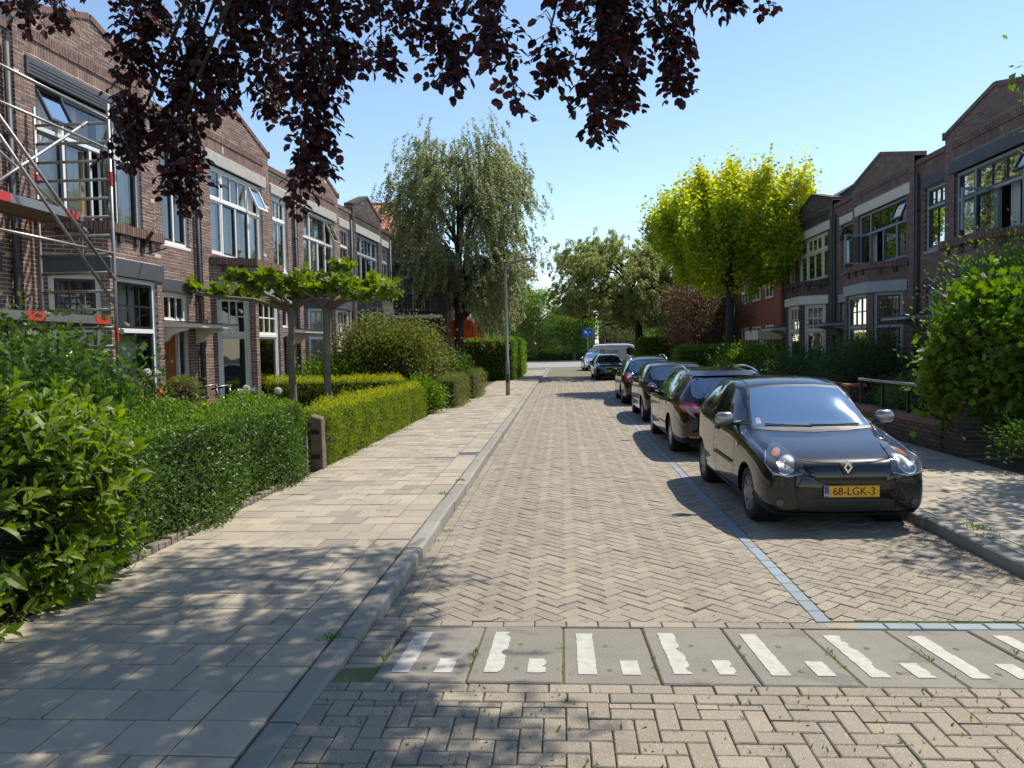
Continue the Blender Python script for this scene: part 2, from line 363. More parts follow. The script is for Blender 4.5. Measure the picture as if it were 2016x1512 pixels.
BL, BW, BG = .2, .1, .006
VB, FB = chamfer_box(BL-BG, BW-BG, .05, .005)
def herring(x0, x1, y0, y1, ang, zfun, parent, n_ind, m, seed=0, ox=0, oy=0):
    rng = np.random.default_rng(seed); c, s = math.cos(ang), math.sin(ang)
    cx, cy = (x0+x1)/2+ox, (y0+y1)/2+oy; rad = math.hypot(x1-x0, y1-y0)/2+.3; n = int(rad/BW)+2
    I, J = np.meshgrid(np.arange(-n, n), np.arange(-n, n)); I = I.ravel(); J = J.ravel(); t = (I-J) % 4
    hz = t == 0; vt = t == 2
    px = np.concatenate([(I[hz]+1)*BW, (I[vt]+.5)*BW]); py = np.concatenate([(J[hz]+.5)*BW, J[vt]*BW])
    rz = np.concatenate([np.zeros(hz.sum()), np.full(vt.sum(), math.pi/2)])+ang
    X = cx+px*c-py*s; Y = cy+px*s+py*c
    hx = (np.abs(np.cos(rz))*BL+np.abs(np.sin(rz))*BW)/2; hy = (np.abs(np.sin(rz))*BL+np.abs(np.cos(rz))*BW)/2
    full = (X-hx > x0) & (X+hx < x1) & (Y-hy > y0) & (Y+hy < y1)
    part = ~full & (X+hx > x0) & (X-hx < x1) & (Y+hy > y0) & (Y-hy < y1)
    k = full.sum(); Z = zfun(X[full], Y[full])+rng.normal(0, .0018, k)
    T = xf(np.stack([X[full], Y[full], Z], 1), rz[full]+rng.normal(0, .012, k), None, rng.normal(0, .008, (k, 2)))
    pieces('brick', VB, FB, T, m, parent, n_ind)
    mb = MB()
    for i in np.nonzero(part)[0]:
        ca, sa = math.cos(rz[i]), math.sin(rz[i]); lx, ly = (BL-BG)/2, (BW-BG)/2
        P = [(X[i]+u*ca-v*sa, Y[i]+u*sa+v*ca) for u, v in ((-lx, -ly), (lx, -ly), (lx, ly), (-lx, ly))]
        for q in ((1, 0, x1-.004), (-1, 0, -x0-.004), (0, 1, y1-.004), (0, -1, -y0-.004)):
            P = clip_poly(P, *q)
            if len(P) < 3: break
        if len(P) < 3 or abs(area(P)) < .0004: continue
        z = float(zfun(np.array([X[i]]), np.array([Y[i]]))[0])+rng.normal(0, .0015)
        mb.prism([(p[0], p[1], z-.05) for p in P], (0, 0, .05))
    if mb.v: mb.build('brick', m, parent, kind='stuff')
def rows(x0, y0, nx, ny, dx, dy, lx, ly, z, parent, m, n_ind, bond=0, seed=1, jit=.0015, drop=None, c=.005, name='brick'):
    rng = np.random.default_rng(seed); V, F = chamfer_box(lx, ly, .05, c); P = []
    for j in range(ny):
        for i in range(nx):
            P.append((x0+(i+.5)*dx+(bond*dx if j % 2 else 0), y0+(j+.5)*dy, z))
    P = np.array(P)
    if drop is not None: P = P[~drop(P)]
    k = len(P); P[:, 2] += rng.normal(0, jit, k)
    pieces(name, V, F, xf(P, rng.normal(0, .006, k), None, rng.normal(0, .005, (k, 2))), m, parent, n_ind)

flat = lambda z: (lambda X, Y: np.full(len(X), z))
XL, XB, XR = -1.2, 1.62, 3.36        # left kerb, blue parking line, right kerb
# far ground, gardens
g = MB(); g.poly([(-1500, -300, -.12), (1500, -300, -.12), (1500, 2000, -.12), (-1500, 2000, -.12)])
struct(g.build('ground', M['ground']))
gl_ = MB().box(-40, -3.44, -10, 66, -.1, .075); struct(gl_.build('garden_ground', M['soil']))
gr_ = MB().box(5.62, 45, -10, 66, -.1, .072); struct(gr_.build('garden_ground', M['soil']))
# road
road = struct(MB().poly([(XL, 4.66, -.013), (XR+.02, 4.66, -.013), (XR+.02, 100, -.013), (XL, 100, -.013)]).build('road', M['joint']))
far_road = struct(MB().box(-70, 90, 70, 99.5, -.1, -.003).build('cross_street', mat('far_brick_paving', (.27, .25, .225), .85, noise=(1.2, .5), ncol=(.2, .185, .165), bump=(30, .3))))
herring(XL+.2, XB-.05, 4.86, 46, R(45), flat(0), road, 300, M['road_brick'], 3)
herring(XB+.05, XR, 4.90, 40, R(45), flat(0), road, 0, M['road_brick'], 4, .03, .02)
rows(XL, 4.76, 2, 330, .1, .2, .093, .193, -.004, road, M['road_brick'], 0, 0, 5)
# laid course on the far side of the ramp, blue-grey stones of the parking bay
rows(XL+.2, 4.765, 14, 1, .2, .1, .193, .093, 0, road, M['road_brick'], 0, 0, 6)
bl = struct(MB().poly([(XB-.05, 4.76, -.010), (XB+.05, 4.76, -.010), (XB+.05, 40, -.010), (XB-.05, 40, -.010)]).build('parking_line', M['joint']))
rows(XB-.05, 4.88, 1, 170, .1, .2, .095, .192, .001, bl, M['blue_brick'], 120, 0, 7, name='stone')
rows(XB-.05, 4.77, 9, 1, .2, .1, .192, .095, .001, bl, M['blue_brick'], 20, 0, 8, name='stone')
# joint moss sheet in the parking bay
struct(MB().poly([(XB+.05, 4.88, -.009), (XR, 4.88, -.009), (XR, 40, -.009), (XB+.05, 40, -.009)]).build('parking_bay', M['joint_moss']))
# raised table at the crossing, with the ramp of concrete slabs
ZP = .09
table = struct(MB().box(XL-.02, XR+.2, -12, 3.74, -.1, ZP-.014).build('raised_table', M['joint_moss']))
herring(XL, XR+.2, 1.2, 3.54, 0, flat(ZP), table, 300, M['road_brick'], 9, .013, .02)
rows(XL, 3.545, 23, 1, .2, .1, .192, .092, ZP, table, M['road_brick'], 30, 0, 10)
rows(XL-.09, 3.645, 24, 1, .2, .1, .192, .092, ZP-.002, table, M['road_brick'], 30, 0, 11)
ramp = struct(MB().hexa([(XL, 3.742, -.1), (XR+.2, 3.742, -.1), (XR+.2, 4.76, -.1), (XL, 4.76, -.1), (XL, 3.742, ZP-.012), (XR+.2, 3.742, ZP-.012), (XR+.2, 4.76, -.012), (XL, 4.76, -.012)]).build('ramp_base', M['joint_moss']))
def zr(y): return ZP*(4.755-y)/(4.755-3.745)
rng = np.random.default_rng(21)
for i in range(10):
    x0 = -.99+.487*i; x1 = x0+.477
    if i == 9: x1 = XR+.18
    y0, y1 = 3.75, 4.75; dz = rng.normal(0, .003)
    sl = MB().hexa([(x0, y0, zr(y0)-.06), (x1, y0, zr(y0)-.06), (x1, y1, zr(y1)-.06), (x0, y1, zr(y1)-.06), (x0, y0, zr(y0)+dz), (x1, y0, zr(y0)+dz), (x1, y1, zr(y1)+dz), (x0, y1, zr(y1)+dz)]).build('ramp_slab', M['slab'], ramp, bevel=.008)
    worn = [.1, .8, .05, .75, .1, .7, .25, .3, .1, .1][i]
    def stripe(a0, a1, b0, b1, wear):
        n = 26; L_, R_ = [], []
        for k in range(n+1):
            y = b0+(b1-b0)*k/n; e = 0
            if wear > .2: e = max(0, (math.sin(k*.45+i*2.3)+.7*math.sin(k*1.05+i*1.7)+.3*rng.normal()))*.024*wear
            L_.append((a0+rng.normal(0, .0015), y, zr(y)+dz+.0035)); R_.append((max(a0+.02, a1-e+rng.normal(0, .0015)), y, zr(y)+dz+.0035))
        m_ = MB()
        for k in range(n): m_.poly([L_[k], R_[k], R_[k+1], L_[k+1]])
        m_.build('painted_bar', M['paint'], sl)
    if i < 9:
        stripe(x0+.075, x0+.172, y0+.13, y1-.13, worn)
        stripe(x0+.30, x0+.395, y0+.13, y0+.36, worn*.6)
        for (u, v) in ((.24, .2), (.24, .62)):
            MB().box(x0+u-.012, x0+u+.012, y0+v-.016, y0+v+.016, zr(y0+v)+dz-.02, zr(y0+v)+dz+.0025).build('lifting_hole', M['joint_moss'], sl)
# filling bricks left of the ramp
rows(XL, 3.75, 1, 10, .2, .1, .19, .092, .055, table, M['road_brick'], 0, 0, 12)

# pavements
def pavement(name, xa, xb, ya, yb, sgn):
    st = struct(MB().box(xa, xb, ya, yb, -.1, .088).build(name, M['joint']))
    return st
pl = pavement('pavement', -3.44, XL-.15, -6, 66, 1)
n_y = 190
rows(XL-.152-.3, 1.2, 1, n_y, .3, .3, .292, .292, .1, pl, M['tile'], 30, 0, 13, .002, name='tile')
def tiles(x0, x1, ya, n, parent, seed, n_ind):
    rng = np.random.default_rng(seed); V, F = chamfer_box(1, 1, .05, .004); F = F; T = []
    for j in range(n):
        y = ya+.3*j; x = x1; first = True
        while x > x0+.02:
            wd = .15 if (first and j % 2) else .3
            wd = min(wd, x-x0)
            if wd < .03: break
            T.append((x-wd/2, y+.15, wd-.008)); x -= wd; first = False
    T = np.array(T); k = len(T)
    P = np.stack([T[:, 0], T[:, 1], .1+rng.normal(0, .0022, k)], 1)
    pieces('tile', V*np.array([1, 1, 1]), F, xf(P, rng.normal(0, .006, k), np.stack([T[:, 2], np.full(k, .292), np.ones(k)], 1), rng.normal(0, .005, (k, 2))), M['tile'], parent, n_ind)
tiles(-3.42, XL-.152-.3, 1.2, n_y, pl, 15, 270)
pr = pavement('pavement', XR+.15, 5.62, -6, 66, -1)
tiles(XR+.152, 5.6, 1.2, 150, pr, 16, 300)
def kerb(x0, x1, ya, yb, parent, zf):
    k = struct(MB().box(x0+.01, x1-.01, ya, yb, -.1, .06).build('kerb', M['joint'])); y = ya; i = 0
    rg = np.random.default_rng(31)
    while y < yb:
        L = 1.0; dx = rg.normal(0, .004); dz = rg.normal(0, .003)
        e = 1 if x1 > 2 else -1
        a, b = x0+dx, x1+dx; zt = .102+dz
        pr_ = [(a, y+.006, -.06), (b, y+.006, -.06), (b, y+.006, zt-.015), (b-.02, y+.006, zt), (a+.02, y+.006, zt), (a, y+.006, zt-.015)]
        MB().prism(pr_, (0, L-.012, 0)).build('kerb_stone', M['kerb'], k, bevel=.004)
        y += L; i += 1
    return k
kerb(XL-.15, XL, 1.3, 64, None, None); kerb(XR, XR+.15, 1.4, 46, None, None)
# drain grate in the left pavement
gr = thing('drain_grate', (-1.5, 12.05, .1), 'small slotted iron drain grate set into the pavement by the kerb', 'drain grate')
m_ = MB(); 
for k in range(9): m_.box(-1.66+.034*k, -1.645+.034*k, 11.92, 12.2, .09, .106)
m_.box(-1.68, -1.34, 11.9, 11.925, .085, .107).box(-1.68, -1.34, 12.2, 12.225, .085, .107)
m_.build('grating', M['steel'], gr); MB().box(-1.66, -1.36, 11.92, 12.2, .04, .1035).build('pit', M['iron'], gr)
# ------------------------------------------------------------------ brick walls
BRL, BRH, JT = .208, .050, .0135
VW = np.array([(-.5, 0, -.5), (.5, 0, -.5), (.5, 0, .5), (-.5, 0, .5), (-.5, 1, -.5), (.5, 1, -.5), (.5, 1, .5), (-.5, 1, .5)], float)
FW = np.array([(4, 5, 6, 7), (0, 1, 5, 4), (1, 2, 6, 5), (2, 3, 7, 6), (3, 0, 4, 7)])
class Bricks:
    def __init__(s): s.T = []
    def put(s, fr, a, b, z0, z1, o, th=.045):
        d, n = fr.d, fr.n; c = fr.W((a+b)/2, o-th, (z0+z1)/2); L = b-a
        s.T.append(((d.x*L, n.x*th, 0, c[0]), (d.y*L, n.y*th, 0, c[1]), (0, 0, z1-z0, c[2]), (0, 0, 0, 1)))
    def field(s, fr, s0, s1, z0, z1, o, holes=(), span=None, seed=0, vert=False):
        """running bond; holes (a,b,za,zb); span(z)->(a,b) limits (gable)"""
        rg = np.random.default_rng(seed); dz = BRH+JT; dl = BRL+JT
        if vert:
            a = s0
            while a < s1-.02:
                b = min(a+BRH, s1); m_ = (a+b)/2
                if not any(h[0] < m_ < h[1] and h[2] < (z0+z1)/2 < h[3] for h in holes): s.put(fr, a, b, z0, z1, o+rg.normal(0, .0012))
                a += dz
            return
        n = int((z1-z0)/dz+.5)
        for k in range(n):
            za = z0+k*dz; zb = min(za+BRH, z1); zm = (za+zb)/2; lo, hi = (s0, s1) if span is None else span(zm)
            if hi-lo < .05: continue
            segs = [(lo, hi)]
            for h in holes:
                if h[2]-.01 < zm < h[3]+.01:
                    ns = []
                    for (p, q) in segs:
                        if h[1] <= p or h[0] >= q: ns.append((p, q)); continue
                        if h[0]-p > .008: ns.append((p, h[0]))
                        if q-h[1] > .008: ns.append((h[1], q))
                    segs = ns
            off = (k % 2)*dl/2
            for (p, q) in segs:
                i = math.floor((p-s0-off)/dl); a = s0+off+i*dl
                while a < q:
                    u, v = max(a, p), min(a+BRL, q)
                    if v-u > .01: s.put(fr, u, v, za, zb, o+rg.normal(0, .0015))
                    a += dl
    def build(s, parent, m, n_ind): 
        if s.T: pieces('brick', VW, FW, np.array(s.T), m, parent, n_ind)
def wall_panel(mb, fr, s0, s1, z0, z1, o, holes=(), depth=.14):
    """mortar face with openings and reveals"""
    xs = sorted({s0, s1, *[min(max(h[0], s0), s1) for h in holes], *[min(max(h[1], s0), s1) for h in holes]})
    zs = sorted({z0, z1, *[min(max(h[2], z0), z1) for h in holes], *[min(max(h[3], z0), z1) for h in holes]})
    for i in range(len(xs)-1):
        for j in range(len(zs)-1):
            cx, cz = (xs[i]+xs[i+1])/2, (zs[j]+zs[j+1])/2
            if any(h[0] < cx < h[1] and h[2] < cz < h[3] for h in holes): continue
            mb.poly([fr.W(xs[i], o, zs[j]), fr.W(xs[i+1], o, zs[j]), fr.W(xs[i+1], o, zs[j+1]), fr.W(xs[i], o, zs[j+1])])
    for (a, b, c, d) in holes:
        i_ = o-depth
        mb.poly([fr.W(a, o, c), fr.W(a, i_, c), fr.W(a, i_, d), fr.W(a, o, d)]).poly([fr.W(b, o, c), fr.W(b, o, d), fr.W(b, i_, d), fr.W(b, i_, c)])
        mb.poly([fr.W(a, o, d), fr.W(a, i_, d), fr.W(b, i_, d), fr.W(b, o, d)]).poly([fr.W(a, o, c), fr.W(b, o, c), fr.W(b, i_, c), fr.W(a, i_, c)])

# ------------------------------------------------------------------ windows
def bars(mb, fr, s0, s1, z0, z1, o0, o1, w):
    mb.fbox(fr, s0, s1, o0, o1, z0, z0+w).fbox(fr, s0, s1, o0, o1, z1-w, z1)
    mb.fbox(fr, s0, s0+w, o0, o1, z0+w, z1-w).fbox(fr, s1-w, s1, o0, o1, z0+w, z1-w)
def window(house, fr, s0, s1, z0, z1, o, cells, frame, sash, glass=None, fw=.07, sill=None, curtain=None, room=True):
    """o = outer face of frame; cells: dicts a,b,c,d (fractions), nx, ny, sash material, open"""
    glass = glass or M['glass']; D = .07
    f = MB(); bars(f, fr, s0, s1, z0, z1, o-D, o, fw)
    if sill: f.fbox(fr, s0-.04, s1+.04, o-D, o+.07, z0-.06, z0-.003)
    S, Z = s1-s0-2*fw, z1-z0-2*fw; A, B = s0+fw, z0+fw
    us = sorted({round(c['a'], 3) for c in cells} - {0}); 
    for c in cells:       # mullions and transoms belong to the frame
        if c['a'] > 0: f.fbox(fr, A+c['a']*S-fw*.45, A+c['a']*S+fw*.45, o-D+.003, o-.004, B+c['c']*Z, B+c['d']*Z)
        if c['c'] > 0: f.fbox(fr, A+c['a']*S, A+c['b']*S, o-D+.001, o+.012, B+c['c']*Z-fw*.45, B+c['c']*Z+fw*.45)
    win = f.build('window', frame, house, bevel=.004)
    for c in cells:
        a, b, g0, g1 = A+c['a']*S, A+c['b']*S, B+c['c']*Z, B+c['d']*Z
        if c['a'] > 0: a += fw*.45
        if c['c'] > 0: g0 += fw*.45
        if c['b'] < .999: b -= fw*.45
        if c['d'] < .999: g1 -= fw*.45
        sm = c.get('sash', sash); sw = c.get('sw', .045); op = c.get('open', 0); kind = c.get('kind', 'hop')
        lf = fr
        if op and kind == 'hop':          # hinged on top, pushed out at the bottom
            sb = MB(); pn = MB(); ca, sa = math.cos(op), math.sin(op); H = g1-g0
            def Wt(s_, t, e): return fr.W(s_, o-.02+t*sa+e*ca, g1-t*ca+e*sa)
            def bar(sa0, sa1, t0, t1, mbx=sb, e0=-.02, e1=.025): mbx.hexa([Wt(sa0, t0, e0), Wt(sa1, t0, e0), Wt(sa1, t0, e1), Wt(sa0, t0, e1), Wt(sa0, t1, e0), Wt(sa1, t1, e0), Wt(sa1, t1, e1), Wt(sa0, t1, e1)])
            bar(a, b, 0, sw); bar(a, b, H-sw, H); bar(a, a+sw, sw, H-sw); bar(b-sw, b, sw, H-sw)
            pn.poly([Wt(a+sw, sw, 0), Wt(b-sw, sw, 0), Wt(b-sw, H-sw, 0), Wt(a+sw, H-sw, 0)])
            sb.build('sash', sm, win); pn.build('pane', glass, win); continue
        if op:                            # casement swung out, hinged on one side
            hs = a if kind == 'caseA' else b; sg = 1 if kind == 'caseA' else -1
            L = b-a
            p = fr.P+fr.d*hs+fr.n*(o-.01); dd = fr.d*(sg*math.cos(op))+fr.n*math.sin(op)
            nn = Vector((dd.y, -dd.x)); lf = Fr(p, dd, nn if nn.dot(fr.n) > 0 else -nn)
            sb = MB(); bars(sb, lf, 0, L, g0, g1, -.02, .025, sw); sb.build('sash', sm, win)
            MB().poly([lf.W(sw, 0, g0+sw), lf.W(L-sw, 0, g0+sw), lf.W(L-sw, 0, g1-sw), lf.W(sw, 0, g1-sw)]).build('pane', glass, win); continue
        sb = MB(); oi = o-.028; bars(sb, fr, a, b, g0, g1, o-D+.012, oi+.012, sw)
        nx, ny = c.get('nx', 1), c.get('ny', 1); gw = .022 if c.get('thin') else .03
        for i in range(1, nx): u = a+sw+(b-a-2*sw)*i/nx; sb.fbox(fr, u-gw/2, u+gw/2, o-D+.02, oi+.006, g0+sw, g1-sw)
        for j in range(1, ny): u = g0+sw+(g1-g0-2*sw)*j/ny; sb.fbox(fr, a+sw, b-sw, o-D+.022, oi+.004, u-gw/2, u+gw/2)
        sb.build('sash', sm, win)
        for i in range(nx):
            for j in range(ny):
                u0 = a+sw+(b-a-2*sw)*i/nx; u1 = a+sw+(b-a-2*sw)*(i+1)/nx; v0 = g0+sw+(g1-g0-2*sw)*j/ny; v1 = g0+sw+(g1-g0-2*sw)*(j+1)/ny
                MB().poly([fr.W(u0, o-.045, v0), fr.W(u1, o-.045, v0), fr.W(u1, o-.045, v1), fr.W(u0, o-.045, v1)]).build('pane', glass, win)
    if curtain:
        for (ca, cb, mm, dep) in curtain:
            c_ = MB(); n = max(6, int((cb-ca)*S/.035)); pts = []
            for k in range(n+1):
                u = A+(ca+(cb-ca)*k/n)*S; pts.append((u, o-dep+.022*math.sin(k*1.7)+.01*math.sin(k*.63)))
            for k in range(n): c_.poly([fr.W(pts[k][0], pts[k][1], B+.02), fr.W(pts[k+1][0], pts[k+1][1], B+.02), fr.W(pts[k+1][0], pts[k+1][1], B+Z), fr.W(pts[k][0], pts[k][1], B+Z)])
            c_.build('curtain', mm, win, smooth=True)
    if room:
        rm = MB(); rd = 1.6; i0 = o-.15
        q = lambda s_, d_, z_: fr.W(s_, d_, z_)
        rm.poly([q(s0-.2, i0-rd, z0-.3), q(s1+.2, i0-rd, z0-.3), q(s1+.2, i0-rd, z1+.1), q(s0-.2, i0-rd, z1+.1)])
        rm.poly([q(s0-.2, i0-rd, z0-.3), q(s0-.2, i0, z0-.3), q(s0-.2, i0, z1+.1), q(s0-.2, i0-rd, z1+.1)]).poly([q(s1+.2, i0-rd, z0-.3), q(s1+.2, i0, z0-.3), q(s1+.2, i0, z1+.1), q(s1+.2, i0-rd, z1+.1)])
        rm.poly([q(s0-.2, i0-rd, z1+.1), q(s1+.2, i0-rd, z1+.1), q(s1+.2, i0, z1+.1), q(s0-.2, i0, z1+.1)]).poly([q(s0-.2, i0-rd, z0-.3), q(s1+.2, i0-rd, z0-.3), q(s1+.2, i0, z0-.3), q(s0-.2, i0, z0-.3)])
        rm.build('interior', M['room'], win)
    return win
def C(a, b, c, d, **k): return dict(a=a, b=b, c=c, d=d, **k)

# ------------------------------------------------------------------ one terraced house
def terraced(name, label, fr, L, st, seed, n_ind=0):
    """fr: s=0 at the near party wall. Gable part 0..G with bay below, then the door part G..L"""
    g = dict(G=3.55, shoulder=6.88, peak=7.45, parapet=6.66, bay0=.35, bayo=.72, baylen=.95, bayfront=1.5, brick=M['wbrick'], mortar=M['mortar'], frame=M['white'], sash=M['white'],
             lintel=M['stone'], glintel=M['grey_lintel'], lz=6.0, z_up=3.98, bay=True, glass=M['glass'], door=M['door_orange'], up=None, narrow=None, canopy=True, gable=True, coping=M['wbrick'], narrow_s=(.42, 1.42), group='terraced houses along the street', depth=8.0)
    g.update(st); G = g['G']; H = thing(name, fr.W(0, 0, .07), label, 'house', g['group'])
    br = Bricks(); mb = MB(); o1 = .10; zb = g['z_up']; lz = g['lz']
    u0, u1 = .42, G-.42                                       # upper window
    hole_u = (u0, u1, zb, lz)
    ns0, ns1 = G+g['narrow_s'][0], G+g['narrow_s'][1]
    hole_n = (ns0, ns1, zb+.02, lz-.02)
    # gable part
    def span(z):
        if z <= g['shoulder']: return (0, G)
        t = (z-g['shoulder'])/(g['peak']-g['shoulder']); return (t*G/2, G-t*G/2)
    b0, bo, bl, bf = g['bay0'], g['bayo'], g['baylen'], g['bayfront']; e = math.sqrt(max(.01, bl*bl-bo*bo))
    A0, A1, B1, B0 = b0, b0+e, b0+e+bf, min(b0+2*e+bf, G-.02)
    ztop = g['peak']; dz = BRH+JT
    hole_bay = (A0+.05, B0-.05, 0, zb-.12)
    zc = 6.28 if lz < 6.1 else lz+.3
    lin = (u0-.2, u1+.2, lz, lz+.28)
    holes = [hole_u, hole_bay, lin]
    wall_panel(mb, fr, 0, G, .05, g['shoulder'], o1, [hole_u, hole_bay])
    mb.poly([fr.W(0, o1, g['shoulder']), fr.W(G, o1, g['shoulder']), fr.W(G/2, o1, ztop)])
    br.field(fr, 0, G, .07, ztop-.02, o1+.004, holes+[(u0-.1, u1+.1, lz+.33, lz+.72)], span, seed)
    # raised soldier panel over the window
    br.field(fr, u0-.1, u1+.1, lz+.345, lz+.345+.2, o1+.004, (), None, seed+1, True)
    br.field(fr, u0-.1, u1+.1, lz+.555, lz+.60, o1+.028, (), None, seed+2)
    br.field(fr, u0-.1, u1+.1, lz+.615, lz+.72, o1+.009, (), None, seed+3, True)
    # side returns of the gable part and top thickness
    mb.poly([fr.W(G, o1, .07), fr.W(G, 0, .07), fr.W(G, 0, g['shoulder']), fr.W(G, o1, g['shoulder'])]).poly([fr.W(0, o1, .07), fr.W(0, -.3, .07), fr.W(0, -.3, g['shoulder']), fr.W(0, o1, g['shoulder'])])
    rf, rl = fr.sub(G, 0, G, o1+.008); 
    # far return of gable part faces away; near return (at s=0) is seen where it steps out
    # coping on the gable: header bricks set on edge along the slope
    cp = Bricks()
    mc = MB(); th = .22
    for sg in (0, 1):
        p = (0, g['shoulder']) if sg == 0 else (G, g['shoulder']); q = (G/2, ztop)
        ln = math.hypot(q[0]-p[0], q[1]-p[1]); n = int(ln/.0655); ux, uz = (q[0]-p[0])/ln, (q[1]-p[1])/ln; nx_, nz_ = (-uz, ux) if sg == 0 else (uz, -ux)
        nx_, nz_ = (nx_, nz_) if nz_ > 0 else (-nx_, -nz_)
        for k in range(n):
            t0, t1 = k*ln/n+.004, (k+1)*ln/n-.004
            pts = [(p[0]+ux*t0, p[1]+uz*t0), (p[0]+ux*t1, p[1]+uz*t1), (p[0]+ux*t1+nx_*.1, p[1]+uz*t1+nz_*.1), (p[0]+ux*t0+nx_*.1, p[1]+uz*t0+nz_*.1)]
            mc.hexa([fr.W(x, -.2, z) for x, z in pts]+[fr.W(x, o1+.03, z) for x, z in pts])
        # body behind the gable face
        mb.hexa([fr.W(p[0], -.19, p[1]-.2), fr.W(q[0], -.19, q[1]-.2), fr.W(q[0], -.19, q[1]+.06), fr.W(p[0], -.19, p[1]+.06), fr.W(p[0], o1-.01, p[1]-.2), fr.W(q[0], o1-.01, q[1]-.2), fr.W(q[0], o1-.01, q[1]+.05), fr.W(p[0], o1-.01, p[1]+.05)])
    mc.build('gable_coping', g['brick'], H)
    MB().fbox(fr, G-.005, G+.05, -.2, o1+.05, g['shoulder']-.05, g['shoulder']+.12).build('kneeler', g['brick'], H)
    # door part
    zt = g['parapet']
    dh = (G+.35, L-.45, .1, 3.02)
    wall_panel(mb, fr, G, L, .05, zt, 0, [hole_n, dh])
    nl = (ns0-.12, ns1+.12, lz-.0, lz+.25)
    dl_ = (G+.2, L-.3, 3.03, 3.29)
    br.field(fr, G+.005, L, .07, zt-.09, .004, [hole_n, dh, nl, dl_, (G+.1, L-.1, lz+.28, lz+.5)], None, seed+4)
    br.field(fr, G+.1, L-.1, lz+.29, lz+.49, .004, (), None, seed+5, True)
    mc2 = MB(); a = G+.01
    while a < L-.02: mc2.fbox(fr, a, a+.056, -.22, .06, zt-.09, zt+.03); a += .0655
    mc2.build('parapet_coping', g['brick'], H)
    mb.fbox(fr, G, L, -.25, -.02, zt-.4, zt-.02)
    # lintels
    MB().fbox(fr, lin[0], lin[1], -.05, o1+.035, lin[2], lin[3]).build('lintel', g['lintel'], H, bevel=.01)
    MB().fbox(fr, nl[0], nl[1], -.05, .035, nl[2], nl[3]).build('lintel', g['lintel'], H, bevel=.01)
    MB().fbox(fr, dl_[0], dl_[1], -.05, .03, dl_[2], dl_[3]).build('lintel', g['glintel'], H, bevel=.01)
    # upper windows
    upc = g['up'] or [C(0, .24, 0, .66), C(.24, .76, 0, .66, nx=2), C(.76, 1, 0, .66), C(0, .24, .66, 1), C(.24, .76, .66, 1, nx=3), C(.76, 1, .66, 1)]
    window(H, fr, u0, u1, zb, lz-.005, o1-.07, upc, g['frame'], g['sash'], g['glass'], curtain=g.get('cur_u', [(0, .24, M['curtain'], .16), (.36, .46, M['curtain'], .2), (.76, 1, M['curtain'], .16)]), sill=True)
    nc = g['narrow'] or [C(0, 1, 0, .7, nx=2), C(0, 1, .7, 1, nx=3)]
    window(H, fr, ns0, ns1, zb+.02, lz-.02, -.06, nc, g['frame'], g.get('nsash', g['sash']), g['glass'], curtain=g.get('cur_n', [(0, 1, M['curtain'], .3)]), sill=True)
    # bay
    if g['bay']:
        facets = [(A0, o1, A1, o1+bo), (A1, o1+bo, B1, o1+bo), (B1, o1+bo, B0, o1)]
        bt = zb-.16; lb0, lb1 = 3.06, 3.34
        rim = [fr.W(A0-.05, o1-.05, bt), fr.W(A1-.03, o1+bo+.06, bt), fr.W(B1+.03, o1+bo+.06, bt), fr.W(B0+.05, o1-.05, bt)]
        MB().prism(rim, (0, 0, .02)).build('bay_roof', M['grey_lintel'], H)
        rb = Bricks()
        for k, fc in enumerate(facets):
            f2, fl = fr.sub(*fc); wa, wb = .16, fl-.16
            if k != 1: wa, wb = .10, fl-.12
            hw = (wa, wb, .55, lb0)
            wall_panel(mb, f2, 0, fl, .05, bt, 0, [hw])
            br.field(f2, 0, fl, .07, bt-.07, .004, [hw, (-.1, fl+.1, lb0, lb1)], None, seed+10+k)
            MB().fbox(f2, -.02 if k else 0, fl+.02 if k < 2 else fl, -.05, .035+.002*k, lb0, lb1).build('bay_lintel', g['glintel'], H)
            # rowlock rim and the small corbels
            a = -.02
            while a < fl+.02: rb.put(f2, a, a+.053, bt-.07, bt+.085, .075, .17); a += .0645
            for q in range(3 if k == 1 else 2):
                u = fl*(.2+.3*q if k == 1 else .3+.4*q); MB().fbox(f2, u-.05, u+.05, -.01, .05, bt-.21, bt-.071).build('corbel', M['wbrick_old'], H)
            window(H, f2, wa, wb, .55, lb0-.004, -.05, g.get('bayc', [C(0, 1, 0, .655), C(0, 1, .655, 1, nx=3, ny=2)]), g['frame'], g.get('bsash', g['sash']), g.get('bglass', g['glass']), fw=.08, curtain=g.get('cur_b', [(0, .3, M['curtain'], .2), (.75, 1, M['curtain'], .2)]), room=(k != 2))
        rb.build(H, g['brick'], 0)
    # door, transom light, canopy
    d0, d1 = dh[0], dh[1]
    window(H, fr, d0, d1, 2.42, 3.02, -.06, [C(0, 1, 0, 1, nx=3)], g['frame'], g['frame'], g['glass_t'] if 'glass_t' in g else g['glass'], fw=.05, room=True)
    dm = d0+(d1-d0)*.62
    dr = MB().fbox(fr, d0+.05, dm, -.18, -.13, .12, 2.22).build('door', g['door'], H)
    MB().fbox(fr, d0+.15, dm-.1, -.13, -.118, .35, 1.05).fbox(fr, d0+.15, dm-.1, -.13, -.118, 1.2, 2.05).build('door_panel', g['door'], dr)
    MB().fbox(fr, dm-.1, dm-.06, -.13, -.07, 1.05, 1.2).build('handle', M['steel'], dr)
    db = MB(); bars(db, fr, d0, d1, .1, 2.3, -.14, -.07, .05); db.fbox(fr, dm, dm+.06, -.14, -.068, .15, 2.25); db.build('door_frame', g['frame'], H)
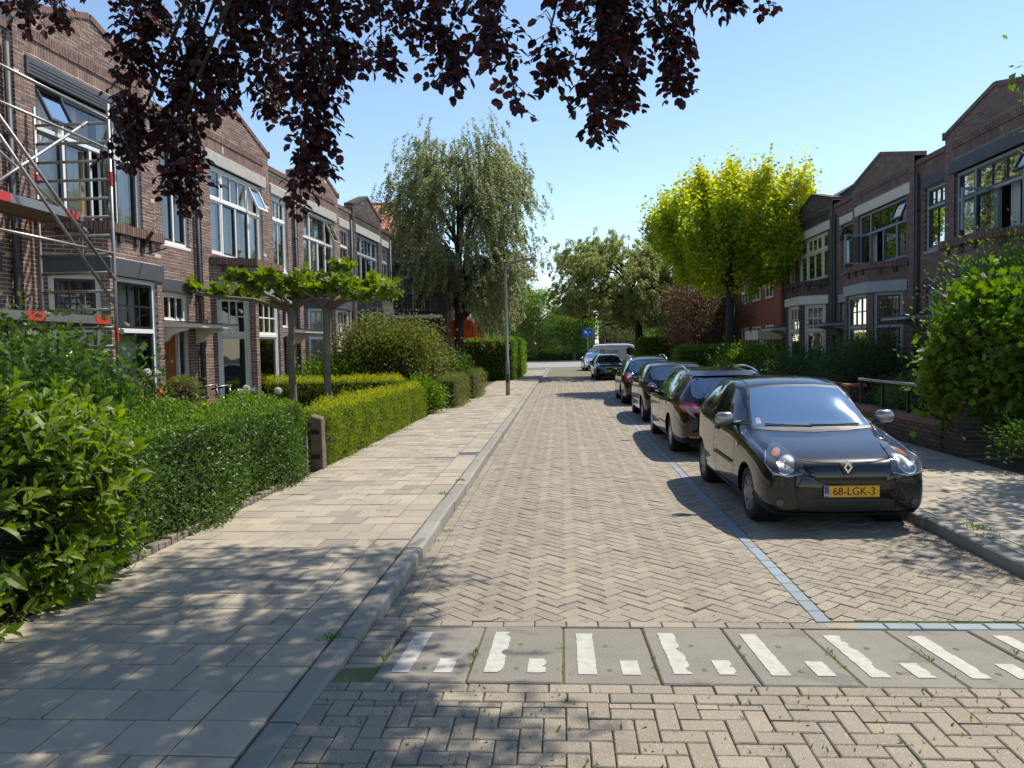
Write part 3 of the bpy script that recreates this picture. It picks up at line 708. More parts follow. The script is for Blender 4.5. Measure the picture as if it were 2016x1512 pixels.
    MB().poly([fr.W(dm+.06, -.1, .9), fr.W(d1-.05, -.1, .9), fr.W(d1-.05, -.1, 2.25), fr.W(dm+.06, -.1, 2.25)]).build('side_light', g['glass'], H)
    MB().fbox(fr, dm+.06, d1-.05, -.12, -.09, .15, .9).build('side_panel', g['frame'], H)
    MB().fbox(fr, d0-.1, d1+.1, -1.4, -.2, .1, 2.4).build('hall', M['room'], H)
    MB().fbox(fr, d0-.02, d1+.02, 0, .35, .05, .16).build('step', M['concrete'], H)
    if g['canopy']:
        cn = MB().hexa([fr.W(G+.05, .02, 2.30), fr.W(L-.15, .02, 2.30), fr.W(L-.15, .95, 2.27), fr.W(G+.05, .95, 2.27), fr.W(G+.05, .02, 2.42), fr.W(L-.15, .02, 2.42), fr.W(L-.15, .95, 2.35), fr.W(G+.05, .95, 2.35)]).build('canopy', g['frame'], H, bevel=.01)
        MB().hexa([fr.W(G+.03, .02, 2.425), fr.W(L-.13, .02, 2.425), fr.W(L-.13, .98, 2.355), fr.W(G+.03, .98, 2.355), fr.W(G+.03, .02, 2.445), fr.W(L-.13, .02, 2.445), fr.W(L-.13, .98, 2.375), fr.W(G+.03, .98, 2.375)]).build('canopy_cover', M['grey_lintel'], cn)
        for q in (G+.12, L-.25):
            bk = MB().prism([fr.W(q, .02, 2.298), fr.W(q, .62, 2.278), fr.W(q, .60, 2.235), fr.W(q, .42, 2.20), fr.W(q, .26, 2.13), fr.W(q, .17, 2.02), fr.W(q, .02, 1.98)], fr.d.to_3d()*.07)
            bk.build('bracket', g['frame'], cn)
    # rain pipe at the far party wall and flat roof body
    pp = MB().tube([fr.W(L-.09, .07, .1), fr.W(L-.09, .07, zt-.3)], .04, 8)
    for zz in (1.2, 3., 5.): pp.fbox(fr, L-.14, L-.04, .0, .12, zz, zz+.03)
    pp.build('rain_pipe', M['grey_lintel'], H, smooth=True)
    mb.poly([fr.W(0, -.2, zt-.3), fr.W(L, -.2, zt-.3), fr.W(L, -g['depth'], zt-.3), fr.W(0, -g['depth'], zt-.3)])
    mb.poly([fr.W(0, -g['depth'], 0), fr.W(L, -g['depth'], 0), fr.W(L, -g['depth'], zt-.3), fr.W(0, -g['depth'], zt-.3)])
    for q in (0, L): mb.poly([fr.W(q, -.25, 0), fr.W(q, -g['depth'], 0), fr.W(q, -g['depth'], zt-.3), fr.W(q, -.25, zt-.3)])
    for ex in g.get('extra', []): ex(H, fr)
    mb.build('wall', g['mortar'], H)
    br.build(H, g['brick'], n_ind)
    return H

# ---- left row: the wall line turns slightly towards the street
dL = Vector((.0455, 1)).normalized(); nL = Vector((dL.y, -dL.x))
def frL(Y): return Fr((-8.6+.0455*Y, Y), dL, nL)
LB = [5.75, 11.05, 16.35, 21.80, 26.90, 32.0]
navy, wh = M['navy'], M['white']
def hatch_board(H, fr):     # dark boarded lintel with fine grooves
    for k in range(4): MB().fbox(fr, .28, 3.27, .136, .142, 6.03+.055*k, 6.036+.055*k).build('groove', M['iron'], H)
def flagholder(H, fr):
    b = MB().tube([fr.W(1.9, .9, 3.50), fr.W(1.9, 1.28, 3.58)], .012, 6).tube([fr.W(1.9, .84, 3.62), fr.W(1.98, .98, 3.88)], .03, 8).fbox(fr, 1.85, 1.95, .828, .85, 3.5, 3.85)
    b.build('flag_holder', M['iron'], H)
upA = [C(0, .24, 0, .66, sash=navy), C(.24, .5, 0, .66, sash=navy), C(.5, .76, 0, .66, sash=navy, open=R(16), kind='caseB'), C(.76, 1, 0, .66, sash=navy), C(0, .24, .66, 1, sash=navy, open=R(26)), C(.24, .76, .66, 1, sash=navy), C(.76, 1, .66, 1, sash=navy, open=R(26))]
upB = [C(0, .24, 0, .64), C(.24, .5, 0, .64, sash=navy), C(.5, .76, 0, .64, sash=navy), C(.76, 1, 0, .64), C(0, .24, .64, 1), C(.24, .76, .64, 1, nx=3), C(.76, 1, .64, 1, open=R(24))]
upC = [C(0, .24, 0, .6), C(.24, .5, 0, .6), C(.5, .76, 0, .6), C(.76, 1, 0, .6), C(0, .24, .6, 1), C(.24, .76, .6, 1), C(.76, 1, .6, 1, open=R(24))]
cA = [(0, .46, M['curtain'], .16), (.47, .62, M['blind'], .25), (.66, 1, M['curtain'], .16)]
nA = [C(0, .5, 0, .68, sash=navy), C(.5, 1, 0, .68, sash=navy), C(0, 1, .68, 1, nx=3, sash=navy, thin=True)]
terraced('terraced_house', 'brown brick terraced house behind the scaffold tower, only its door part showing', frL(LB[0]), LB[1]-LB[0], dict(sash=navy, nsash=navy, bay=True), 100)
terraced('terraced_house', 'brown brick terraced house with dark boarded lintel, open dark sashes and orange wooden door', frL(LB[1]), LB[2]-LB[1],
    dict(sash=navy, up=upA, narrow=nA, lintel=M['grey_lintel'], cur_u=cA, cur_n=[(0, 1, M['curtain'], .25)], bsash=navy, lz=6.02, extra=[hatch_board, flagholder], cur_b=[(0, .3, M['curtain'], .3), (.55, 1, M['curtain'], .35)]), 200, 300)
terraced('terraced_house', 'brown brick terraced house with white sashes, pale stone lintels and dark balcony casements', frL(LB[2]), LB[3]-LB[2],
    dict(up=upB, glintel=M['greygreen'], cur_u=[(0, .24, M['curtain'], .16), (.33, .48, M['blind'], .2), (.6, .74, M['blind'], .2), (.77, 1, M['curtain'], .16)], door=M['door_dark'], bglass=M['glass_dark'], cur_b=[]), 300, 300)
terraced('terraced_house', 'brown brick terraced house with beige window frames and frosted bay panes', frL(LB[3]), LB[4]-LB[3],
    dict(frame=M['white'], sash=M['beige'], up=upC, lintel=M['stone'], cur_u=[(.2, .9, M['curtain'], .35)], door=M['door_dark'], cur_b=[(0, 1, M['curtain'], .12)]), 400)
terraced('terraced_house', 'dark weathered brick terraced house at the end of the row, bluish window panes', frL(LB[4]), LB[5]-LB[4],
    dict(brick=M['wbrick_old'], mortar=M['mortar_old'], frame=M['greygreen'], sash=M['greygreen'], glass=M['glass_dark'], lintel=M['stone'], door=M['door_dark'], cur_u=[]), 500)
# ---- right row
dR = Vector((0, 1)); nR = Vector((-1, 0))
def frR(Y): return Fr((8.9, Y), dR, nR)
RB = [14.35, 19.95, 25.75, 31.5]
gg = M['greygreen']
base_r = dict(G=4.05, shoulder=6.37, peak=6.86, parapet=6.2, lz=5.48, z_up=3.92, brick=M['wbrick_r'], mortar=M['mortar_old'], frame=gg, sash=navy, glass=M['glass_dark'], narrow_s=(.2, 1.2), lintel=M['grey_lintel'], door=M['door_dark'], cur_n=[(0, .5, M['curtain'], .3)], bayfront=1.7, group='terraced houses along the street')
upR1 = [C(0, .22, 0, .62), C(.22, .5, 0, .62, open=R(82), kind='caseB', sash=gg), C(.5, .78, 0, .62), C(.78, 1, 0, .62), C(0, .22, .62, 1, open=R(28)), C(.22, .78, .62, 1, nx=3), C(.78, 1, .62, 1)]
upR2 = [C(0, .22, 0, .62), C(.22, .5, 0, .62), C(.5, .78, 0, .62, open=R(80), kind='caseB', sash=gg), C(.78, 1, 0, .62), C(0, .22, .62, 1, open=R(22)), C(.22, .78, .62, 1, nx=3), C(.78, 1, .62, 1)]
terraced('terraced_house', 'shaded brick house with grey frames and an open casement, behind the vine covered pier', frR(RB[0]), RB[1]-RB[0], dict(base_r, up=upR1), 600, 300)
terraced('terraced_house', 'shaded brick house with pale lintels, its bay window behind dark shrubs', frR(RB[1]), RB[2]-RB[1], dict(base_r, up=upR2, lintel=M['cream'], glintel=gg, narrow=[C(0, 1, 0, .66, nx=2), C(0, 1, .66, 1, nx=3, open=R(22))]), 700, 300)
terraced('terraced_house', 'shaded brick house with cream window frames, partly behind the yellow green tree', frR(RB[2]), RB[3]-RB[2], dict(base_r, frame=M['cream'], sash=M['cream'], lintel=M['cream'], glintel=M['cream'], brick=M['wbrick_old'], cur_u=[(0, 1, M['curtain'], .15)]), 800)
# ------------------------------------------------------------------ leaves
def unit(v): return v/np.maximum(np.linalg.norm(v, axis=-1, keepdims=True), 1e-9)
LEAF = {   # base at origin, axis +x, width +-y, normal +z
    'quad': (np.array([(0, 0, 0), (.45, .5, .06), (1, 0, 0), (.45, -.5, .06)]), np.array([(0, 1, 2, 3)])),
    'oval': (np.array([(0, 0, 0), (.3, .42, .10), (.72, .36, .08), (1, 0, -.04), (.72, -.36, .08), (.3, -.42, .10)]), np.array([(0, 3, 2, 1), (0, 5, 4, 3)])),
    'long': (np.array([(0, 0, 0), (.3, .46, .07), (.68, .42, .03), (1, 0, -.16), (.68, -.42, .03), (.3, -.46, .07), (.35, 0, 0), (.7, 0, -.05)]), np.array([(0, 6, 1, 1), (6, 7, 2, 1), (7, 3, 2, 2), (0, 5, 6, 6), (6, 5, 4, 7), (7, 4, 3, 3)])),
    'hand': (np.array([(0, 0, 0), (.12, .5, .05), (.42, .32, 0), (.62, .62, .02), (.7, .2, 0), (1, 0, -.06), (.7, -.2, 0), (.62, -.62, .02), (.42, -.32, 0), (.12, -.5, .05)]), np.array([(0, 2, 1, 1), (0, 4, 3, 2), (0, 6, 5, 4), (0, 8, 7, 6), (0, 9, 8, 8)])),
}
def leaf_T(P, D, Nn, L, Wd):
    D = unit(D); Nn = unit(Nn - (Nn*D).sum(1, keepdims=True)*D); S = np.cross(Nn, D)
    T = np.zeros((len(P), 4, 4)); L = np.broadcast_to(L, len(P)); Wd = np.broadcast_to(Wd, len(P))
    T[:, :3, 0] = D*L[:, None]; T[:, :3, 1] = S*Wd[:, None]; T[:, :3, 2] = Nn*L[:, None]; T[:, :3, 3] = P; T[:, 3, 3] = 1
    return T
def leaf_obj(name, T, m, parent, shape='quad', n_ind=0, one='leaf'):
    V, F = LEAF[shape]
    if n_ind:
        rk = seen_rank(T[:, :3, 3]); order = np.argsort(rk)[:n_ind]; ind = [i for i in order if rk[i] < 1e5]
        me = bpy.data.meshes.new(one); me.from_pydata(V.tolist(), [], [tuple(dict.fromkeys(f)) for f in F.tolist()]); me.update()
        for i in ind:
            o = mobj(one, me, m, parent); o.matrix_basis = Matrix(T[i].tolist())
        T = np.delete(T, ind, axis=0)
    W = (np.einsum('nij,kj->nki', T[:, :3, :3], V) + T[:, None, :3, 3]).reshape(-1, 3)
    Fq = [f for f in F if len(set(f)) == 4]; Ft = [f for f in F if len(set(f)) == 3]
    off = (np.arange(len(T))*len(V))[:, None, None]
    faces = []
    if Ft:   # triangulate everything
        tri = []
        for f in F:
            u = list(dict.fromkeys(f.tolist())); tri += [(u[0], u[1], u[2])] + ([(u[0], u[2], u[3])] if len(u) == 4 else [])
        FF = (np.array(tri)[None]+off).reshape(-1, 3)
    else: FF = (np.array(Fq)[None]+off).reshape(-1, 4)
    return mobj(name, np_mesh(name, W, FF), m, parent, kind='stuff')
def rnd_dir(n, rg): return unit(rg.normal(size=(n, 3)))
def wob(P, f, s=0):      # smooth pseudo noise -1..1
    x, y, z = P[:, 0]*f+s, P[:, 1]*f+1.7*s, P[:, 2]*f+2.3*s
    return (np.sin(x*1.0+1.3*np.sin(y*.9+z))+np.sin(y*1.3+1.1*np.sin(z*1.1+x*.7))+np.sin(z*1.2+1.2*np.sin(x*.8-y)))/3

def hedge(name, label, cat, box, n, L, m, shape='quad', rz=0, lump=.05, f=4, seed=0, group=None, top=None, n_ind=0, m2=None, ratio=.5, up=.5, core=.09, ny=None):
    core = max(core, lump+.08)
    """clipped hedge: leaves over a box-shaped body; box=(x0,x1,y0,y1,z0,z1); rz turns it round its centre; top(u)->height along its length"""
    rg = np.random.default_rng(1000+seed); x0, x1, y0, y1, z0, z1 = box
    cx, cy = (x0+x1)/2, (y0+y1)/2; a, b, h = (x1-x0)/2, (y1-y0)/2, z1-z0
    H = thing(name, (cx, cy, z0), label, cat, group)
    A = np.array([4*a*b, 2*b*h, 2*b*h, 2*a*h, 2*a*h]); k = rg.choice(5, n, p=A/A.sum())
    u, v = rg.uniform(-1, 1, n), rg.uniform(-1, 1, n)
    P = np.zeros((n, 3)); Nn = np.zeros((n, 3))
    for i, (nx, ny_, nz) in enumerate([(0, 0, 1), (1, 0, 0), (-1, 0, 0), (0, 1, 0), (0, -1, 0)]):
        q = k == i; Nn[q] = (nx, ny_, nz)
        if nz: P[q] = np.stack([u[q]*a, v[q]*b, np.full(q.sum(), h)], 1)
        elif nx: P[q] = np.stack([np.full(q.sum(), nx*a), u[q]*b, (v[q]+1)/2*h], 1)
        else: P[q] = np.stack([u[q]*a, np.full(q.sum(), ny_*b), (v[q]+1)/2*h], 1)
    if top is not None:
        tt = (P[:, 1]/b if b > a else P[:, 0]/a)*.5+.5
        P[:, 2] *= np.array([top(q) for q in tt])
    # round the upper edges
    e = .1
    for ax, s_ in ((0, a), (1, b)):
        ov = np.clip(P[:, 2]-(h-e), 0, e)/e*np.clip(np.abs(P[:, ax])-(s_-e), 0, e)/e
        P[:, 2] -= ov*e*.35; P[:, ax] -= np.sign(P[:, ax])*ov*e*.35
    P += Nn*(wob(P+np.array([cx, cy, 0]), f, seed)*lump)[:, None]
    P -= Nn*(rg.normal(.02, .05, n))[:, None]
    Nl = unit(Nn+rg.normal(0, .55, (n, 3))+np.array([0, 0, up*.6])); D = unit(rnd_dir(n, rg)+np.array([0, 0, up])+Nn*.5)
    c, s = math.cos(rz), math.sin(rz); Rm = np.array([[c, -s, 0], [s, c, 0], [0, 0, 1]])
    Pw = P@Rm.T+np.array([cx, cy, z0]); sz = L*rg.uniform(.7, 1.3, n)
    T = leaf_T(Pw, D@Rm.T, Nl@Rm.T, sz, sz*ratio)
    if m2 is not None:      # sunlight painted on the top by a lighter leaf colour
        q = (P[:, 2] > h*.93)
        leaf_obj('paler_leaves', T[q], m2, H, shape); T = T[~q]
    leaf_obj('leaves', T, m, H, shape, n_ind)
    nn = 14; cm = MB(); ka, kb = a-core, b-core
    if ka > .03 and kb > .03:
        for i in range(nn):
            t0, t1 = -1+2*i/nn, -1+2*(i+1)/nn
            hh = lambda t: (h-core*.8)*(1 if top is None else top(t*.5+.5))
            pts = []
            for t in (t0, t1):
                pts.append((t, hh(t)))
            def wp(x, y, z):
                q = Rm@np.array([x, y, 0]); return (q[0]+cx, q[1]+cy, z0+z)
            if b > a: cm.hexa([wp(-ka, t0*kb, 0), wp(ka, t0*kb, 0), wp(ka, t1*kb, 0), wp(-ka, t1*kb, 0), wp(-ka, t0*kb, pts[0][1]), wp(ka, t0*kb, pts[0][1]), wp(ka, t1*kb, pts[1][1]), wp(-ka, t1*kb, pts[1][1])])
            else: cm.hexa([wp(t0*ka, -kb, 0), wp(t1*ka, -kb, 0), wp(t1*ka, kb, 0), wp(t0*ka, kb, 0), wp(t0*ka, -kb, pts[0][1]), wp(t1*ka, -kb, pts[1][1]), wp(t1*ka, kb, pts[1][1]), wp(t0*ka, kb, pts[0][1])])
        cm.build('twigs', M['core'], H)  # solid body coloured dark for twigs and the shade between leaves
    return H

def shrub(name, label, cat, c, r, n, L, m, shape='quad', seed=0, clumps=22, cr=.3, ratio=.5, up=.3, stems=5, group=None, n_ind=0, m2=None, flat=1., core=True, bark=None, inner=.5):
    """loose bush: clumps of leaves spread through an ellipsoid standing on the ground; c=(x,y,ground z), r=(rx,ry,height)"""
    rg = np.random.default_rng(2000+seed); H = thing(name, c, label, cat, group); c = np.array(c, float)
    d = rnd_dir(clumps, rg); d[:, 2] = np.abs(d[:, 2])*1.1-.25; d = unit(d)
    rad = rg.uniform(.55, 1., clumps)[:, None]
    cc = c+np.array([0, 0, r[2]*.48])+d*rad*np.array([r[0]*.8, r[1]*.8, r[2]*.46])
    k = rg.integers(0, clumps, n); q = rg.normal(size=(n, 3))*cr*np.array([r[0], r[1], r[2]*.6*flat])
    P = cc[k]+q; P[:, 2] = np.maximum(P[:, 2], c[2]+.03)
    out = unit(P-(c+np.array([0, 0, r[2]*.4]))); Nl = unit(out*.6+rg.normal(0, .6, (n, 3))+np.array([0, 0, .5])); D = unit(out+rnd_dir(n, rg)*.9+np.array([0, 0, up]))
    sz = L*rg.uniform(.65, 1.3, n); T = leaf_T(P, D, Nl, sz, sz*ratio)
    if m2 is not None:
        w_ = P[:, 2] > c[2]+r[2]*.72; leaf_obj('paler_leaves', T[w_], m2, H, shape); T = T[~w_]
    leaf_obj('leaves', T, m, H, shape, n_ind)
    if inner and r[2] > .7 and n > 3000: MB().ball((c[0], c[1], c[2]+r[2]*.45), 1, 12, 8, (r[0]*inner, r[1]*inner, r[2]*.45*inner)).build('inner_shade_core', M['core'], H)  # dark ellipsoid added as the bush's self-shadow and inner twigs
    sm = MB()
    for i in range(min(stems*3, clumps)):
        b = c+np.array([rg.normal(0, .05), rg.normal(0, .05), -.02]); mid = (b+cc[i])/2+rg.normal(0, .06, 3)
        sm.tube([b, mid, cc[i]], [.02, .013, .006], 5)
    sm.build('stem', bark or M['bark'], H, smooth=True)
    return H

def tree(name, label, base, crown, n, L, m, seed=0, clumps=60, cr=(.5, .5, .4), trunk_r=.15, shape='quad', ratio=.55, hang=0., up=.2, bark=None, fork=.35, m2=None, group=None, lean=(0, 0), clump_dir=None, shell=.5, bend=0., crown_name='crown', limb_n=26, amp=.16, cut=None, boxy=1.):
    """crown=(cx,cy,cz,rx,ry,rz); limbs run from the trunk to leaf clumps spread through the crown"""
    rg = np.random.default_rng(3000+seed); H = thing(name, base, label, 'tree', group); bk = bark or M['bark']
    b = np.array(base, float); C0 = np.array(crown[:3], float); Rr = np.array(crown[3:], float)
    d = rnd_dir(clumps, rg); rad = rg.uniform(shell, 1., clumps)**.6
    bump = 1+amp*wob(d*2.2, 1.6, seed)
    d = np.sign(d)*np.abs(d)**boxy; cc = C0+d*(rad*bump)[:, None]*Rr
    fz = b[2]+(C0[2]+Rr[2]*.2-b[2])*fork*1.4
    top = np.array([C0[0]+lean[0], C0[1]+lean[1], C0[2]+Rr[2]*.55]); fk = np.array([b[0]+(top[0]-b[0])*.25, b[1]+(top[1]-b[1])*.25, fz])
    tm = MB(); mid = (b+fk)/2+np.array([rg.normal(0, .03), rg.normal(0, .03), 0])
    tm.tube([b-np.array([0, 0, .1]), b+np.array([0, 0, .15]), mid, fk, (fk*2+top)/3, (fk+top*2)/3, top], [trunk_r*1.35, trunk_r*1.08, trunk_r*.95, trunk_r*.82, trunk_r*.55, trunk_r*.3, trunk_r*.1], 10)
    tm.build('trunk', bk, H, smooth=True)
    lm = MB(); order = rg.permutation(clumps)[:limb_n]; nodes = []
    for i in order:
        t = rg.uniform(.0, .8); s0 = fk+(top-fk)*t*max(.15, (cc[i, 2]-fk[2])/max(.5, top[2]-fk[2]) if cc[i, 2] > fk[2] else .05)
        if s0[2] > cc[i, 2]: s0 = fk
        v = cc[i]-s0; m1 = s0+v*.33+np.array([0, 0, .12*np.linalg.norm(v)*(1-bend)]); m2_ = s0+v*.7+np.array([0, 0, .08*np.linalg.norm(v)*(1-bend)])
        r0 = trunk_r*rg.uniform(.25, .45)
        lm.tube([s0, m1, m2_, cc[i]], [r0, r0*.7, r0*.4, r0*.12], 6)
        nodes += [m1, m2_]
    nodes = np.array(nodes)
    for i in range(clumps):       # twigs from the nearest limb to every clump
        if i in order: continue
        j = np.argmin(np.linalg.norm(nodes-cc[i], axis=1)); v = cc[i]-nodes[j]
        lm.tube([nodes[j], nodes[j]+v*.5+np.array([0, 0, .05]), cc[i]], [trunk_r*.14, trunk_r*.09, trunk_r*.04], 4)
    lm.build('limb', bk, H, smooth=True)
    k = rg.integers(0, clumps, n); q = rg.normal(size=(n, 3))*np.array(cr)
    if clump_dir is not None:     # clumps stretched along a direction that fans out from the fork
        ax = unit(unit(cc-fk)*clump_dir[0]+np.array([0, 0, clump_dir[1]]))[k]; tt = rg.normal(0, clump_dir[2], n); q = q+ax*tt[:, None]
    P = cc[k]+q
    if hang:                      # weeping strands
        st = rg.integers(0, int(clumps*14), n); sg = np.random.default_rng(seed+5); so = sg.normal(size=(int(clumps*14), 3))*np.array(cr)*1.0; sl = sg.uniform(.25, 1., int(clumps*14))*hang; sc_ = sg.integers(0, clumps, int(clumps*14))
        t = rg.uniform(0, 1, n); P = cc[sc_[st]]+so[st]; P[:, 2] -= t*sl[st]
        o2 = so[st].copy(); o2[:, 2] = 0
        rel = unit((cc[sc_[st]]-C0)*np.array([1, 1, 0])); P += rel*(np.sqrt(t)*.25)[:, None]; P += rg.normal(0, .035, (n, 3))
        sw = MB()
        for s_i in range(0, int(clumps*14), 3):
            p0 = cc[sc_[s_i]]+so[s_i]; r_ = rel[0]*0; cdir = (cc[sc_[s_i]]-C0)*np.array([1, 1, 0]); cdir = cdir/max(.01, np.linalg.norm(cdir))
            sw.tube([p0, p0+cdir*.18-np.array([0, 0, sl[s_i]*.5]), p0+cdir*.25-np.array([0, 0, sl[s_i]])], [.006, .005, .003], 3, cap=False)
        sw.build('hanging_twigs', bk, H, kind='stuff')
    if cut is not None: P = P[~cut(P)]; n = len(P)
    out = unit(P-C0); D = unit(rnd_dir(n, rg)+out*.5+np.array([0, 0, up if not hang else -.9])); Nl = unit(rnd_dir(n, rg)+np.array([0, 0, .8])+out*.4)
    sz = L*rg.uniform(.65, 1.35, n); T = leaf_T(P, D, Nl, sz, sz*ratio)
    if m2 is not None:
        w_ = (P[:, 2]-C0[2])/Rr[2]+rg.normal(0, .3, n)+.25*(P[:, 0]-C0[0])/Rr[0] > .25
        leaf_obj('paler_leaves', T[w_], m2, H, shape); T = T[~w_]  # paler leaf colour towards the top and the right
    leaf_obj(crown_name, T, m, H, shape)
    return H

def twig_leaves(starts, dirs, lens, rg, step=.030, droop=.5):
    """twigs with alternate leaves; returns leaf transforms inputs and twig polylines"""
    P, D, Nn, lines = [], [], [], []
    for s0, d, L in zip(starts, dirs, lens):
        n = max(3, int(L/step)); p = s0.copy(); dd = d/np.linalg.norm(d); pts = [p.copy()]
        side = np.cross(dd, (0, 0, 1)); ns = np.linalg.norm(side); side = side/ns if ns > .05 else np.array([1., 0, 0])
        rot = rg.normal(0, .5); upv = np.cross(side, dd); side = side*math.cos(rot)+upv*math.sin(rot); upv = np.cross(side, dd)
        for k in range(n):
            dd = dd+np.array([0, 0, -droop*step*2.2])+rg.normal(0, .05, 3); dd /= np.linalg.norm(dd); p = p+dd*step; pts.append(p.copy())
            sg = 1 if k % 2 else -1
            P.append(p.copy()); D.append(dd*.55+side*sg*.9+rg.normal(0, .25, 3)-np.array([0, 0, .2])); Nn.append(upv+rg.normal(0, .45, 3))
        P.append(p.copy()); D.append(dd); Nn.append(upv); lines.append(pts)
    return np.array(P), np.array(D), np.array(Nn), lines

# ------------------------------------------------------------------ gardens on the left
# cherry laurel: rosettes of big glossy leaves over a rounded body
def laurel():
    rg = np.random.default_rng(41); H = thing('laurel_bush', (-3.9, 4.6, .08), 'big glossy cherry laurel bulging over the pavement in front of the privet hedge', 'bush')
    P, D, Nn, Ls = [], [], [], []; body = []
    n_sh = 1000
    C0 = np.array([-4.1, 4.5, .76]); Rr = np.array([1.04, 1.55, .92])
    for i in range(n_sh):
        d = rnd_dir(1, rg)[0]
        if d[2] < -.75: d[2] *= -.3
        d /= np.linalg.norm(d)
        sup = np.sign(d)*np.abs(d)**.72; r = rg.uniform(.68, 1.05)
        tip = C0+sup*Rr*r*(1+.07*wob((d*2)[None], 1.5, 3)[0]); tip[2] = max(tip[2], .16)
        ax = d*.75+np.array([0, 0, .55])+rg.normal(0, .22, 3); ax /= np.linalg.norm(ax)
        nl = rg.integers(7, 12); base = tip-ax*.2; body.append((base, tip))
        t1 = np.cross(ax, (.3, .1, 1)); t1 /= np.linalg.norm(t1); t2 = np.cross(ax, t1)
        for k in range(nl):
            an = k*2.4+rg.uniform(0, .6); f = k/nl; op = .95-.75*f
            dd = ax*(1-op*.75)+(t1*math.cos(an)+t2*math.sin(an))*op
            P.append(base+ax*.2*f); D.append(dd); Nn.append(ax*.8-(t1*math.cos(an)+t2*math.sin(an))*.5+rg.normal(0, .15, 3)); Ls.append((.15 if f < .7 else .115)*rg.uniform(.5, 1.15))
    P, D, Nn, Ls = map(np.array, (P, D, Nn, Ls))
    leaf_obj('leaves', leaf_T(P, D, Nn, Ls, Ls*rg.uniform(.34, .46, len(Ls))), M['laurel'], H, 'long', 300)
    st = MB()
    for i, (a, b) in enumerate(body):
        if i % 7 == 0: st.tube([C0*np.array([1, 1, .3])+(a-C0)*.25, (C0*.6+a*.4)+np.array([.03, .05, -.12]), a, b], [.010, .008, .006, .004], 5)
    st.build('stem', M['bark_dark'], H)
    cm = MB().ball(tuple(C0-np.array([.05, 0, .1])), 1, 14, 9, tuple(Rr*.48)); cm.build('inner_shade_core', M['core'], H)  # dark ball paints the shade inside the laurel
laurel()
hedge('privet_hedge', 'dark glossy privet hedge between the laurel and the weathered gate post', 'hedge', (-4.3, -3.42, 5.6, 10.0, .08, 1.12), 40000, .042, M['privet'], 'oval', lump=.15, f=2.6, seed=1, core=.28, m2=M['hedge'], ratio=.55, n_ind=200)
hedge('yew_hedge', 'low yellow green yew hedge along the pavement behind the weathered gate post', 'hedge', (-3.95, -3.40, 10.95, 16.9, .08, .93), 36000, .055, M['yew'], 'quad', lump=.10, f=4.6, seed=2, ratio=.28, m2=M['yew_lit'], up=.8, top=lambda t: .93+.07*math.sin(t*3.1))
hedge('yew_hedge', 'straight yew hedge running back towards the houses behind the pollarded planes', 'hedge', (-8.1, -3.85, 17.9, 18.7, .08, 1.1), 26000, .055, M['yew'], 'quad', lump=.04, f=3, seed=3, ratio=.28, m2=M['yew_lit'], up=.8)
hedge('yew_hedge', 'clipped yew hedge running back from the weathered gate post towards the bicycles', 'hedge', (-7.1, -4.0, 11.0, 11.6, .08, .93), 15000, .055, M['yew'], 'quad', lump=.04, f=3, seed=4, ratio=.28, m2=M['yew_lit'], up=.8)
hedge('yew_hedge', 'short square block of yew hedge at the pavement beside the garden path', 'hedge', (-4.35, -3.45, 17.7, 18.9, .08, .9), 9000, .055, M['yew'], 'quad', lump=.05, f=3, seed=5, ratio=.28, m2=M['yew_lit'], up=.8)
shrub('hydrangea', 'leafy light green bush at the pavement between yew block and clipped box hedge', 'bush', (-3.75, 20.2, .08), (.55, .8, .85), 5200, .075, M['vine'], 'oval', 6, 26, .26, .6)
hedge('box_hedge', 'clipped olive green box hedge at the pavement before the street lamp', 'hedge', (-3.6, -2.95, 21.6, 24.2, .08, .98), 13000, .04, M['maple'], 'quad', lump=.07, f=3, seed=7, ratio=.45)
hedge('box_hedge', 'small dry brownish hedge end standing beside the street lamp', 'hedge', (-3.5, -2.85, 25.6, 28.4, .08, .98), 9000, .04, M['maple'], 'quad', lump=.06, f=3, seed=8, ratio=.45)
shrub('laurel_shrub', 'round dark green shrub in the garden behind the small brownish hedge', 'bush', (-4.0, 26.5, .08), (.95, 1., 1.5), 9000, .075, M['shrub'], 'oval', 9, 34, .24, .5)
shrub('fern_shrub', 'feathery grey green shrub beside the olive Japanese maple', 'bush', (-4.9, 23.4, .08), (.8, .8, 1.3), 5000, .06, M['birch'], 'quad', 10, 26, .25, .35)
shrub('japanese_maple', 'wide olive brown Japanese maple spreading in front of the end houses', 'maple', (-5.0, 22.4, .08), (1.75, 1.4, 2.75), 30000, .055, M['maple'], 'hand', 11, 46, .2, 1.0, flat=.7)
shrub('ivy_mound', 'glossy green ivy mound below the frosted bay window', 'ivy', (-6.4, 21.6, .08), (1.35, .8, 1.45), 9000, .075, M['hedge'], 'oval', 12, 34, .22, .7)
shrub('ivy_mound', 'dark ivy growing low at the foot of the Japanese maple', 'ivy', (-4.6, 20.9, .08), (1.2, .7, .85), 6000, .06, M['shrub_dark'], 'oval', 13, 28, .24, .7)
hedge('beech_hedge', 'tall clipped hedge beyond the street lamp in front of the orange parasol', 'hedge', (-6.6, -2.5, 40.2, 52, .08, 2.27), 42000, .085, M['hedge'], 'oval', lump=.08, f=2, seed=14, ratio=.6)
